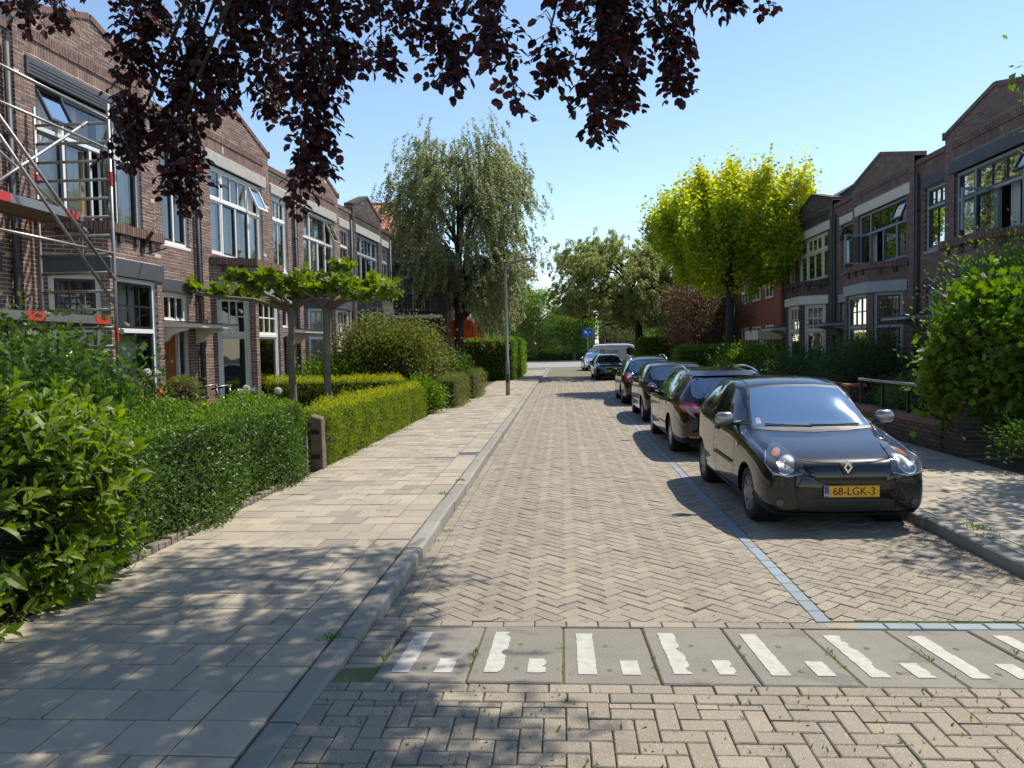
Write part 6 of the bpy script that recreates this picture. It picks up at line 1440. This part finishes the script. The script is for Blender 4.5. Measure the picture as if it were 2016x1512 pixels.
# ---- white van seen from its side
va_st = [(0, .36, .72, .5, .66, .4, .71), (.05, .28, .84, .7, .76, .5, .82), (.2, .22, .95, .8, .84, .58, .92), (.6, .2, 1.08, .87, .92, .66, 1.03), (.85, .19, 1.16, .89, .96, .68, 1.1), (1.3, .19, 1.62, .895, 1.02, .68, 1.55), (1.6, .19, 1.84, .9, 1.05, .70, 1.77), (2.0, .19, 1.92, .9, 1.08, .73, 1.84), (3.2, .19, 1.93, .9, 1.1, .74, 1.85), (4.1, .19, 1.90, .89, 1.1, .73, 1.82), (4.45, .2, 1.84, .88, 1.1, .71, 1.76), (4.55, .23, 1.6, .86, 1.05, .70, 1.54), (4.62, .3, 1.1, .83, .95, .66, 1.05), (4.65, .38, .75, .7, .7, .5, .72)]
def van(car, bd, paint):
    P_(car, bd, 'side_window', rnd_poly([(1.15, 1.10), (2.0, 1.13), (2.0, 1.62), (1.75, 1.63), (1.45, 1.45)], 3), 'right', M['sideglass'], .006, True, cell=.06)
    P_(car, bd, 'rear_window', [(-.6, 1.55), (-.64, 1.15), (.64, 1.15), (.6, 1.55)], 'rear', M['sideglass'], .006, cell=.06)
    P_(car, bd, 'windscreen', [(-.62, 1.2), (-.58, 1.6), (.58, 1.6), (.62, 1.2)], 'front', M['screen'], .006, cell=.06)
    for y in (2.12, 3.3): P_(car, bd, 'door_line', strip([(y, 1.75), (y, 1.1), (y, .28)], .012), 'right', M['shut'], .003, True, cell=.08)
    P_(car, bd, 'rub_strip', [(.9, .58), (4.5, .58), (4.5, .63), (.9, .63)], 'right', M['trim'], .01, True, cell=.1)
    for s_ in (1, -1):
        f = (lambda p: p) if s_ > 0 else mir
        P_(car, bd, 'tail_light', f([(.74, .8), (.86, .8), (.84, 1.3), (.74, 1.3)]), 'rear', M['lamp_red'], .008, yaw=-R(20)*s_, cell=.05)
        P_(car, bd, 'headlight', f([(.5, .74), (.78, .78), (.8, .92), (.55, .86)]), 'front', M['lamp_clear'], .008, yaw=R(20)*s_, cell=.04)
    rec = [(2.3, 1.06), (4.2, 1.06), (4.2, 1.68), (2.3, 1.68)]
    P_(car, bd, 'side_panel_edge', rec, 'left', M['silverpl'], .006, cell=.08); P_(car, bd, 'side_panel', grow(rec, -.025), 'left', paint, .009, cell=.08)
    def put(me, m_, y, z, shear=0):
        o = part('lettering', me, m_, car)
        p, nn = bd.at(y, z, 'left', .05); X = Vector((0, -1, 0)); Y_ = nn.cross(X).normalized(); Y_ = Y_ if Y_.z > 0 else -Y_
        Zv = X.cross(Y_)
        o.matrix_basis = Matrix(((X.x, Y_.x, Zv.x, p.x), (X.y, Y_.y, Zv.y, p.y), (X.z, Y_.z, Zv.z, p.z), (0, 0, 0, 1))) @ Matrix(((1, shear, 0, 0), (0, 1, 0, 0), (0, 0, 1, 0), (0, 0, 0, 1)))
    put(text_mesh('M', .46), M['ink'], 3.85, 1.36, .35); put(text_mesh('ULDER', .32), M['grey_lintel'], 3.12, 1.34, .1)
    part('lettering', MB().box(0, .004, -.008, .008, -.05, .05).mesh('l'), M['ink'], car).location = bd.at(3.6, 1.2, 'left', .014)[0]
    for s_ in (-1, 1): mirror(car, bd, 1.25, 1.12, s_, M['trim'], M['trim'], .22)
v = make_car('delivery_van', 'white delivery van with dark MULDER lettering on its side at the corner', (7.1, 60.6, 0), R(90), va_st, 1.04, carpaint('white_paint_van', (.62, .60, .55)), (.85, 3.75, .86, .33, M['rim_grey'], 6, False), van, None)
v['category'] = 'van'
# ------------------------------------------------------------------ scaffold tower
def scaffold():
    H = thing('scaffold_tower', (-7.45, 10.2, .08), 'aluminium scaffold tower with red white platforms against the left houses', 'scaffold')
    xa, xb, ya, yb = -7.90, -6.74, 8.75, 11.30; zt = 5.52
    for y in (ya, yb):
        for x in (xa, xb):
            MB().tube([(x, y, .12), (x, y, zt)], .026, 10).build('post', M['alu'], H, smooth=True)
            MB().lathe([(.09, 0), (.09, .015), (.02, .02), (.02, .1)], 12, 'z', (x, y, .085)).build('base_foot', M['steel'], H)
            for z in ((1.95, 4.3) if x == xb else (4.3,)): MB().lathe([(.0285, z), (.0285, z+.22)], 10, 'z', (x, y, 0)).build('red_band', M['red_paint'], H, smooth=True)
        z = .5; k = 0
        while z < zt-.1:
            MB().tube([(xa+.02, y, z), (xb-.02, y, z)], .023, 8).build('rung', M['alu'], H, smooth=True); z += .279; k += 1
        for x in (xa+.68,):
            for z0, z1 in ((.78, 1.06), (1.62, 1.9), (2.45, 2.73), (3.3, 3.57), (4.13, 4.41), (4.97, 5.24)): MB().tube([(x, y, z0), (x, y, z1)], .013, 6).build('tie', M['alu'], H)
    def brace(p, q):
        b = MB().tube([p, q], .022, 8).build('brace', M['alu'], H, smooth=True); v = (Vector(q)-Vector(p)).normalized()
        for e, sg in ((p, 1), (q, -1)): MB().tube([Vector(e)+v*sg*.02, Vector(e)+v*sg*.13], .030, 8).build('coupler', M['red_paint'] if sg < 0 and abs(e[2]-2.55) > .6 and e[2] > 3.5 else M['steel'], b)
    for z in (2.9,):
        brace((xb+.03, yb-.04, z), (xb+.03, ya+.04, z+1.9)); brace((xa-.03, yb-.04, z+1.9), (xa-.03, ya+.04, z))
    brace((xb-.04, yb+.03, 2.55), (xa+.7, ya+.3, 5.1)); brace((xb-.3, yb-.05, 5.25), (xa+.1, ya+.1, 3.2)); brace((xb-.1, yb-.05, 2.3), (xa+.6, ya+.2, .7)); brace((xb-.35, yb-.06, 3.6), (xa+.05, ya, 5.4))
    for z, x0, x1 in ((2.30, xa+.05, xb-.05), (3.86, xa+.05, xa+.72)):
        pf = MB().box(x0, x1, ya+.02, yb-.02, z-.05, z).build('platform', M['wood_plank'], H)
        for x in (x0, x1): MB().box(x-.012, x+.012, ya+.02, yb-.02, z-.075, z+.045).build('platform_rail', M['alu'], pf)
        for x in (x0, x1):
            for y in (yb-.45, yb-1.9): MB().box(x-.0145, x+.0145, y, y+.33, z-.073, z+.043).build('red_stripe', M['red_paint'], pf)
        MB().box(x0, x1, yb-.035, yb-.01, z-.075, z+.045).build('platform_end', M['alu'], pf)
    for z in (3.3, 4.85, 5.3):
        MB().tube([(xb, ya, z), (xb, yb, z)], .02, 8).build('guard_rail', M['alu'], H, smooth=True)
scaffold()
# ------------------------------------------------------------------ street lamp
def lamp():
    x, y = -1.94, 27.3; H = thing('street_lamp', (x, y, .1), 'grey steel street lamp with a flat slanted head on the left pavement', 'street lamp')
    MB().tube([(x, y, .05), (x, y, 1.3), (x, y, 1.32), (x-.01, y, 4.45), (x+.02, y, 4.62), (x+.10, y, 4.72), (x+.28, y, 4.80)], [.075, .072, .055, .045, .04, .035, .03], 12).build('pole', M['steel'], H, smooth=True)
    MB().hexa([(x+.18, y-.11, 4.74), (x+1.08, y-.10, 4.90), (x+1.08, y+.10, 4.90), (x+.18, y+.11, 4.74), (x+.16, y-.07, 4.84), (x+1.06, y-.07, 4.97), (x+1.06, y+.07, 4.97), (x+.16, y+.07, 4.84)]).build('lamp_head', M['concrete'], H, bevel=.015)
    MB().hexa([(x+.38, y-.085, 4.765), (x+1.03, y-.08, 4.88), (x+1.03, y+.08, 4.88), (x+.38, y+.085, 4.765), (x+.38, y-.085, 4.78), (x+1.03, y-.08, 4.895), (x+1.03, y+.08, 4.895), (x+.38, y+.085, 4.78)]).build('lamp_glass', M['cream'], H)
    MB().box(x-.04, x+.04, y-.078, y-.07, .55, .85).build('hatch', M['iron'], H)
lamp()
# ------------------------------------------------------------------ posts and edging on the left
h = thing('gate_post', (-3.47, 10.68, .1), 'weathered brown gate post with a chipped top between the privet and the yew hedge', 'post')
MB().hexa([(-3.56, 10.58, .06), (-3.38, 10.58, .06), (-3.38, 10.77, .06), (-3.56, 10.77, .06), (-3.55, 10.59, .86), (-3.39, 10.6, .81), (-3.40, 10.76, .83), (-3.545, 10.75, .88)]).build('shaft', M['oldwood'], h, bevel=.012)
MB().box(-3.535, -3.415, 10.563, 10.582, .25, .31).box(-3.535, -3.415, 10.563, 10.582, .6, .66).build('hinge', M['iron'], h)
h = thing('gate_post', (-3.40, 9.93, .1), 'thin pale wooden stake at the end of the privet hedge', 'post'); MB().hexa([(-3.425, 9.91, .06), (-3.385, 9.91, .06), (-3.385, 9.95, .06), (-3.425, 9.95, .06), (-3.415, 9.92, .66), (-3.38, 9.92, .66), (-3.38, 9.955, .64), (-3.415, 9.955, .64)]).build('shaft', M['concrete'], h); MB().box(-3.43, -3.38, 9.905, 9.96, .3, .325).build('wire_band', M['steel'], h)
eg = struct(MB().box(-3.5, -3.45, 5.8, 9.85, -.05, .09).build('garden_edging', M['joint']))
for k in range(38): mobj('edging_stone', MB().box(-3.50, -3.42, 5.8+.106*k, 5.897+.106*k, .0, .16+.012*math.sin(k*2.3)).mesh('edging_stone', bevel=.008), M['concrete'], eg)
# ------------------------------------------------------------------ bicycles
def bicycle(label, x, y, rz, m, kids):
    H = thing('bicycle', (x, y, .08), label, 'bicycle', 'bicycles by the front door', rz); r = .34
    def pt(nm, mb, mt, par=None): return mobj(nm, mb.mesh(nm, True), mt, par or H, world=False)
    for xc in (-.53, .53):
        w_ = MB(); n = 28
        w_.tube([(xc+r*math.cos(2*PI*k/n), 0, r+r*math.sin(2*PI*k/n)) for k in range(n+1)], .018, 6, False); wo_ = pt('wheel', w_, M['tyre'])
        s_ = MB()
        for k in range(16): a = 2*PI*k/16; s_.tube([(xc, 0, r), (xc+r*math.cos(a), 0, r+r*math.sin(a))], .0025, 3, False)
        s_.tube([(xc, -.04, r), (xc, .04, r)], .03, 8); pt('spokes', s_, M['alu'], wo_)
        f_ = MB(); f_.tube([(xc+(r+.045)*math.cos(a), 0, r+(r+.045)*math.sin(a)) for a in np.linspace(.2, 2.9, 12)], .022, 5, False); pt('mudguard', f_, M['iron'])
    fr_ = MB().tube([(-.1, 0, .3), (-.22, 0, .82)], .018, 8).tube([(-.1, 0, .3), (.36, 0, .78)], .02, 8).tube([(-.18, 0, .68), (.34, 0, .84)], .016, 8).tube([(-.53, .05, r), (-.1, .04, .3)], .011, 6).tube([(-.53, -.05, r), (-.1, -.04, .3)], .011, 6).tube([(-.53, .05, r), (-.19, .02, .74)], .009, 6).tube([(-.53, -.05, r), (-.19, -.02, .74)], .009, 6)
    pt('frame', fr_, m); pt('fork', MB().tube([(.33, 0, .9), (.40, 0, .66), (.53, .05, r)], .014, 8).tube([(.40, 0, .66), (.53, -.05, r)], .012, 8), m)
    pt('stem', MB().tube([(.34, 0, .85), (.29, 0, 1.1)], .014, 8), M['alu']); hb = pt('handlebar', MB().tube([(.06, -.3, 1.08), (.2, -.28, 1.13), (.29, -.12, 1.14), (.30, 0, 1.1), (.29, .12, 1.14), (.2, .28, 1.13), (.06, .3, 1.08)], .012, 8), M['alu'])
    for s_ in (-1, 1): pt('grip', MB().tube([(.06, s_*.3, 1.08), (.18, s_*.285, 1.122)], .017, 8), M['iron'], hb)
    pt('saddle', MB().prism([(-.38, -.09, .93), (-.36, -.11, .94), (-.12, -.03, .95), (-.08, 0, .95), (-.12, .03, .95), (-.36, .11, .94), (-.38, .09, .93)], (0, 0, .05)), M['iron'])
    pt('seat_post', MB().tube([(-.22, 0, .8), (-.245, 0, .94)], .013, 6), M['alu']); pt('crank', MB().tube([(-.1, -.09, .3), (-.1, .09, .3)], .014, 6).tube([(-.1, .09, .3), (.04, .09, .22)], .01, 6).tube([(-.1, -.09, .3), (-.24, -.09, .38)], .01, 6), M['steel'])
    pt('rack', MB().box(-.72, -.3, -.06, .06, .74, .755).tube([(-.6, .06, .75), (-.53, .06, r)], .006, 5).tube([(-.6, -.06, .75), (-.53, -.06, r)], .006, 5), M['iron'])
    pt('headlight', MB().ball((.40, 0, .88), .04, 10, 7), M['silverpl'])
    if kids: pt('child_seat', MB().box(-.62, -.38, -.12, .12, .78, .86).box(-.66, -.6, -.12, .12, .84, 1.12), M['orange_cloth'])
    else: pt('front_crate', MB().box(.42, .72, -.16, .16, .86, .88).box(.42, .72, -.16, -.145, .88, 1.08).box(.42, .72, .145, .16, .88, 1.08).box(.42, .435, -.145, .145, .88, 1.08).box(.705, .72, -.145, .145, .88, 1.08), M['iron'])
bicycle('bicycle with silver handlebars and a front crate, nearer the yew hedge', -5.95, 12.7, R(12), M['iron'], False)
bicycle('bicycle with an orange child seat beside the box ball', -6.35, 13.05, R(18), M['steel'], True)
# ------------------------------------------------------------------ right garden wall, pier, railing, iron gate
W_ = thing('garden_wall', (5.72, 14.5, .1), 'low brown brick garden wall with brick on edge capping and grey handrail', 'wall')
fw = Fr((5.60, 11.75), (0, 1), (-1, 0)); wl = MB(); wb = Bricks()
wl.box(5.61, 5.80, 11.75, 19.3, .05, .47); wb.field(fw, 0, 7.5, .1, .47, .012, (), None, 900)
wl.build('core', M['mortar_old'], W_); wb.build(W_, M['wbrick_old'], 300)
cp = Bricks(); a = 0
while a < 7.5: cp.put(fw, a, a+.054, .475, .575, .02, .22); a += .0655
cp.build(W_, M['wbrick'], 0)
MB().tube([(5.70, 11.8, 1.05), (5.70, 15.2, 1.05)], .026, 8).build('handrail', M['steel'], W_, smooth=True)
for y in (12.1, 13.1, 14.1, 15.1): MB().box(5.68, 5.72, y-.02, y+.02, .56, 1.03).build('rail_post', M['iron'], W_)
pi_ = thing('brick_pier', (5.85, 11.4, .1), 'square brown brick pier under the grape vine', 'pier'); b = Bricks(); MB().box(5.625, 6.13, 11.165, 11.69, .05, .86).build('core', M['mortar_old'], pi_)
for f_, L_ in ((Fr((5.62, 11.155), (0, 1), (-1, 0)), .54), (Fr((5.62, 11.16), (1, 0), (0, -1)), .52)): b.field(f_, 0, L_, 0.1, .86, .010, (), None, 910)
b.build(pi_, M['wbrick_old'], 250); MB().box(5.59, 6.17, 11.13, 11.72, .861, .91).build('cap', M['concrete'], pi_, bevel=.01)
bw = thing('garden_wall', (6.9, 11.55, .1), 'shaded brick side wall behind the pier running to the iron gate', 'wall'); b = Bricks(); MB().box(6.14, 7.6, 11.35, 11.6, .05, .84).build('core', M['mortar_old'], bw); b.field(Fr((6.14, 11.35), (1, 0), (0, -1)), 0, 1.45, .1, .84, .01, (), None, 920); b.build(bw, M['wbrick_old'], 150)
ig = thing('iron_gate', (6.9, 10.4, .1), 'old black iron gate post with spear rails at the right edge', 'gate')
MB().box(6.32, 6.38, 10.27, 10.33, .05, 1.15).build('gate_post', M['iron'], ig); MB().ball((6.35, 10.3, 1.2), .05, 8, 6).build('finial', M['iron'], ig)
for z in (.35, .98): MB().box(6.38, 7.7, 10.285, 10.315, z, z+.03).build('rail', M['iron'], ig)
for k in range(11): MB().tube([(6.5+.115*k, 10.3, .2), (6.5+.115*k, 10.3, 1.08), (6.5+.115*k, 10.3, 1.16)], [.009, .009, .001], 6).build('bar', M['iron'], ig)
sf = thing('spear_fence', (5.85, 17, .1), 'short black spear topped fence behind the hatchback roof', 'fence')
MB().box(5.66, 5.95, 15.6, 15.9, .05, .88).build('pillar', M['wbrick_old'], sf); MB().box(5.62, 5.99, 15.56, 15.94, .88, .93).build('cap', M['red_brick'], sf)
for k in range(7): MB().tube([(5.75+.0*k, 16.1+.28*k, .2), (5.75, 16.1+.28*k, .98), (5.75, 16.1+.28*k, 1.1)], [.011, .011, .001], 6).build('bar', M['iron'], sf)
for z in (.65, .9): MB().box(5.738, 5.762, 15.95, 18.0, z, z+.025).build('rail', M['iron'], sf)
# ------------------------------------------------------------------ orange parasol behind the tall hedge
pa = thing('parasol', (-5.9, 43.5, .08), 'orange parasol half hidden behind the tall clipped hedge', 'parasol')
MB().tube([(-5.2, 38.9, .05), (-5.2, 38.9, 3.4)], .03, 8).build('pole', M['alu'], pa)
n = 8; ap = (-5.2, 38.9, 3.45)
for k in range(n):
    a0, a1 = 2*PI*k/n, 2*PI*(k+1)/n; m_ = MB(); rows_ = [(.02, 3.45), (.5, 3.36), (1.0, 3.12), (1.35, 2.75), (1.38, 2.35)]
    for i in range(4):
        (r0, z0), (r1, z1) = rows_[i], rows_[i+1]; am = (a0+a1)/2
        for (b0, b1) in ((a0, am), (am, a1)):
            dip = lambda b: .93 if abs(b-am) < 1e-6 else 1.
            q = lambda r_, b, z: (ap[0]+r_*dip(b)*math.cos(b), ap[1]+r_*dip(b)*math.sin(b), z-(.04 if dip(b) < 1 else 0))
            m_.poly([q(r0, b0, z0), q(r0, b1, z0), q(r1, b1, z1), q(r1, b0, z1)])
    m_.build('cloth_panel', M['orange_cloth'], pa)
pa.location = (-5.2, 38.9, .08)
for o in pa.children: o.matrix_parent_inverse = Matrix.Translation((5.2, -38.9, -.08))
aw = thing('awning', (-8.0, 36.5, .08), 'narrow orange awning below the balcony of the tile roofed house', 'awning')
MB().hexa([(-8.6, 35.2, 2.95), (-6.6, 35.2, 2.95), (-6.6, 36.2, 3.2), (-8.6, 36.2, 3.2), (-8.6, 35.2, 2.98), (-6.6, 35.2, 2.98), (-6.6, 36.2, 3.23), (-8.6, 36.2, 3.23)]).build('cloth', M['orange_cloth'], aw)
for x in (-8.55, -6.65): MB().tube([(x, 35.25, 2.96), (x, 36.2, 2.6)], .015, 6).build('arm', M['alu'], aw)
# ------------------------------------------------------------------ tile roofed corner house on the left
def cornerhouse():
    H = thing('corner_house', (-9.5, 41, .05), 'dark brick house with an orange tiled hip roof behind the birch', 'house'); x0, x1, y0, y1, ze = -14.5, -5.4, 36.3, 46, 5.9
    MB().box(x0, x1, y0, y1, .05, ze).build('wall', M['mortar_old'], H)
    b = Bricks(); b.field(Fr((x0, y0), (1, 0), (0, -1)), 4, x1-x0, 2.2, ze, .012, [(6.9, 8.6, 3.6, 5.3)], None, 950); b.build(H, M['wbrick_old'], 0)
    f = Fr((x0, y0), (1, 0), (0, -1)); window(H, f, 6.95, 8.55, 3.62, 5.28, .02, [C(0, .33, 0, 1), C(.33, .67, 0, 1), C(.67, 1, 0, 1)], M['white'], M['white'], M['glass_dark'], room=False)
    MB().box(x0-.3, x1+.35, y0-.35, y1+.3, ze, ze+.14).build('gutter', M['cream'], H)
    rx0, rx1, ry = x0+3.6, x1-3.6, (y0+y1)/2; zr_ = 9.6; e = .32
    A = [(x0-e, y0-e, ze+.14), (x1+e, y0-e, ze+.14), (x1+e, y1+e, ze+.14), (x0-e, y1+e, ze+.14), (rx0, ry, zr_), (rx1, ry, zr_)]
    rf = MB(); rf.poly([A[0], A[1], A[5], A[4]]).poly([A[1], A[2], A[5]]).poly([A[2], A[3], A[4], A[5]]).poly([A[3], A[0], A[4]]); roof = rf.build('roof', M['roof_tile'], H)
    # pantiles on the slope seen from the street, and on the street side
    def slope(P0, U, Vd, inside, nm):
        T = []; U = Vector(U).normalized(); Vd = Vector(Vd).normalized(); N_ = U.cross(Vd).normalized(); N_ = N_ if N_.z > 0 else -N_
        for j in range(17):
            for i in range(60):
                c = Vector(P0)+U*(i*.23+.12)+Vd*(j*.36+.15)
                if not inside(c): continue
                m4 = np.eye(4); m4[:3, 0] = U*.24; m4[:3, 1] = (Vd*.99-N_*.06).normalized()*.40; m4[:3, 2] = N_*1.0; m4[:3, 3] = c+N_*.03; T.append(m4)
        V = np.array([(-.5, -.5, 0), (-.2, -.5, .055), (.2, -.5, .03), (.5, -.5, -.005), (-.5, .5, 0), (-.2, .5, .055), (.2, .5, .03), (.5, .5, -.005), (-.5, -.5, -.03), (-.2, -.5, .02), (.2, -.5, .0), (.5, -.5, -.035)])
        F = np.array([(0, 1, 5, 4), (1, 2, 6, 5), (2, 3, 7, 6), (8, 9, 1, 0), (9, 10, 2, 1), (10, 11, 3, 2)])
        pieces('roof_tile', V, F, np.array(T), M['roof_tile'], roof, 300 if nm else 0)
    def in_front(c): t = (c.z-A[0][2])/(zr_-A[0][2]); return 0 <= t <= .99 and A[0][0]+(rx0-A[0][0])*t < c.x < A[1][0]+(rx1-A[1][0])*t
    slope(A[0], (1, 0, 0), (0, ry-A[0][1], zr_-A[0][2]), in_front, True)
    def in_side(c): t = (c.z-A[1][2])/(zr_-A[1][2]); return 0 <= t <= .99 and A[1][1]+(ry-A[1][1])*t < c.y < A[2][1]+(ry-A[2][1])*t
    slope(A[1], (0, 1, 0), (rx1-A[1][0], 0, zr_-A[1][2]), in_side, False)
    hp = MB(); hp.tube([A[1], A[5]], .11, 8).tube([A[0], A[4]], .11, 8).tube([A[4], A[5]], .11, 8); hp.build('ridge', M['roof_tile'], roof)
    # balcony with slatted balustrade
    bc = MB().box(-8.6, -5.6, 35.3, 36.28, 3.25, 3.4).build('balcony', M['cream'], H)
    MB().box(-8.6, -5.6, 35.3, 35.36, 4.25, 4.32).build('balcony_rail', M['bark_dark'], bc)
    for k in range(22): MB().box(-8.55+.135*k, -8.49+.135*k, 35.31, 35.35, 3.4, 4.25).build('baluster', M['bark_dark'], bc)
cornerhouse()
# ------------------------------------------------------------------ houses further back
def backhouse(name, label, x0, x1, y0, y1, ze, zr_, wallm, roofm, wins, side=None, axis='x', far=True, frame=None):
    H = thing(name, ((x0+x1)/2, (y0+y1)/2, 0), label, 'house', 'houses further down'); MB().box(x0, x1, y0, y1, -.05, ze).build('wall', wallm, H)
    if axis == 'x': ym = (y0+y1)/2; MB().poly([(x0-.3, y0-.3, ze), (x1+.3, y0-.3, ze), (x1+.3, ym, zr_), (x0-.3, ym, zr_)]).poly([(x0-.3, y1+.3, ze), (x1+.3, y1+.3, ze), (x1+.3, ym, zr_), (x0-.3, ym, zr_)]).poly([(x0, y0, ze), (x0, y1, ze), (x0, ym, zr_-.05)]).poly([(x1, y0, ze), (x1, y1, ze), (x1, ym, zr_-.05)]).build('roof', roofm, H)
    else: xm = (x0+x1)/2; MB().poly([(x0-.3, y0-.3, ze), (x0-.3, y1+.3, ze), (xm, y1+.3, zr_), (xm, y0-.3, zr_)]).poly([(x1+.3, y0-.3, ze), (x1+.3, y1+.3, ze), (xm, y1+.3, zr_), (xm, y0-.3, zr_)]).poly([(x0, y0, ze), (x1, y0, ze), (xm, y0, zr_-.05)]).poly([(x0, y1, ze), (x1, y1, ze), (xm, y1, zr_-.05)]).build('roof', roofm, H)
    fr_ = frame or M['white']
    fs = {'front': Fr((x0, y0), (1, 0), (0, -1)), 'left': Fr((x0, y0), (0, 1), (-1, 0)), 'right': Fr((x1, y0), (0, 1), (1, 0))}
    for (sd, a, b, z0, z1) in wins:
        f = fs[sd]; w_ = MB(); bars(w_, f, a, b, z0, z1, .0, .06, .08); w_.fbox(f, (a+b)/2-.04, (a+b)/2+.04, .0, .055, z0+.08, z1-.08).fbox(f, a+.08, b-.08, .002, .057, z0+(z1-z0)*.66, z0+(z1-z0)*.66+.06); wo_ = w_.build('window', fr_, H)
        MB().poly([f.W(a+.08, .02, z0+.08), f.W(b-.08, .02, z0+.08), f.W(b-.08, .02, z1-.08), f.W(a+.08, .02, z1-.08)]).build('pane', M['sideglass'], wo_)
    return H
hh = backhouse('brick_house', 'orange red brick house with white windows behind the yellow green maple', 9.3, 16, 33.5, 42, 6.2, 8.6, M['red_brick'], M['slate'], [('front', .15, 1.3, 3.7, 5.2), ('front', .2, 1.2, 2.2, 2.75), ('left', 1, 2.2, 3.8, 5.3), ('left', 3.2, 4.6, 3.8, 5.3), ('left', 5.6, 6.8, 3.8, 5.3), ('left', 1, 2.2, .9, 2.6), ('left', 3.2, 4.6, .9, 2.6), ('left', 5.6, 6.8, .9, 2.6)], axis='y')
MB().box(8.2, 9.28, 32.9, 35.2, 1.95, 2.35).build('porch_roof', M['cream'], hh); MB().box(8.35, 8.5, 33.0, 33.15, 0, 1.95).build('porch_post', M['cream'], hh)
backhouse('brick_house', 'brick house further down the right side behind the olive tree', 9.2, 16, 44, 60, 6.2, 9, M['wbrick_r'], M['slate'], [('left', 1+3*k, 2.4+3*k, 3.8, 5.3) for k in range(5)]+[('left', 1+3*k, 2.4+3*k, .9, 2.6) for k in range(5)]+[('front', 1, 2.4, 3.8, 5.3)], axis='y')
backhouse('brick_house', 'red brick house with dark shop front at the far corner', 5.5, 16, 106, 116, 7.2, 10.5, M['red_brick'], M['slate'], [('front', .4, 1.9, 4.4, 6.3), ('front', 3, 4.5, 4.4, 6.3), ('front', 6, 7.5, 4.4, 6.3), ('front', .4, 2.2, .8, 3.0), ('front', 3, 5, .8, 3.0), ('left', 2, 3.5, 4.4, 6.3), ('left', 5, 6.5, 4.4, 6.3)])
backhouse('brick_house', 'distant brick house with a chimney behind the far street trees', -16, -4.5, 118, 127, 6.5, 11, M['wbrick_r'], M['slate'], [('front', 1, 2.6, 3.8, 5.6), ('front', 4, 5.6, 3.8, 5.6), ('front', 8, 9.6, 3.8, 5.6)])
chm = [o for o in bpy.data.objects if o.get('label', '').startswith('distant brick house')][0]
MB().box(-6.3, -5.5, 121.5, 122.5, 8, 14.2).build('chimney', M['wbrick_r'], chm)
backhouse('brick_house', 'pale gabled house beside the far corner shop', -3, 4.8, 112, 122, 5.5, 8.5, M['cream'], M['slate'], [('front', 1, 2.2, 1, 2.6), ('front', 4.5, 6, 1, 2.6)], axis='y')
# far pavement, railing and planting at the street end
struct(MB().box(-70, 90, 99.5, 103, -.1, .1).build('far_pavement', M['tile']))
fe = thing('iron_fence', (-3, 100.4, .1), 'low iron bar fence before the trees at the far street end', 'fence')
for z in (.35, 1.15): MB().box(-14, 4.4, 102.58, 102.62, z, z+.05).build('rail', M['steel'], fe)
for k in range(62): MB().box(-14+.3*k, -13.975+.3*k, 102.57, 102.63, .1, 1.3).build('bar', M['steel'], fe)
hedge('ground_cover', 'dark low planting along the iron fence at the far street end', 'planting', (-15, 4.6, 100.9, 102.2, .05, .85), 9000, .22, M['shrub_dark'], 'quad', lump=.2, f=1, seed=60, ratio=.6)
hedge('ground_cover', 'tangled green undergrowth behind the far street trees', 'planting', (-18, 5, 104.5, 107, .05, 1.7), 8000, .3, M['shrub'], 'quad', lump=.5, f=.8, seed=61, ratio=.6)
sg = thing('street_sign', (2.42, 72, 0), 'blue square home zone sign on a pole at the far corner', 'sign'); MB().tube([(2.42, 72, 0), (2.42, 72, 3.6)], .04, 8).build('pole', M['steel'], sg)
bd_ = MB().box(1.95, 2.89, 71.93, 71.96, 2.7, 3.46).build('board', mat('sign_blue', (.01, .1, .5), .4), sg); wsg = mat('sign_white', (.8, .8, .8), .4)
MB().box(2.14, 2.32, 71.925, 71.928, 3.05, 3.3).build('house_symbol', wsg, bd_); MB().prism([(2.5, 71.925, 3.12), (2.7, 71.925, 3.12), (2.66, 71.925, 3.22), (2.54, 71.925, 3.22)], (0, .003, 0)).build('car_symbol', wsg, bd_); MB().box(2.4, 2.44, 71.925, 71.928, 2.86, 3.06).box(2.385, 2.455, 71.924, 71.927, 3.07, 3.13).build('person_symbol', wsg, bd_)
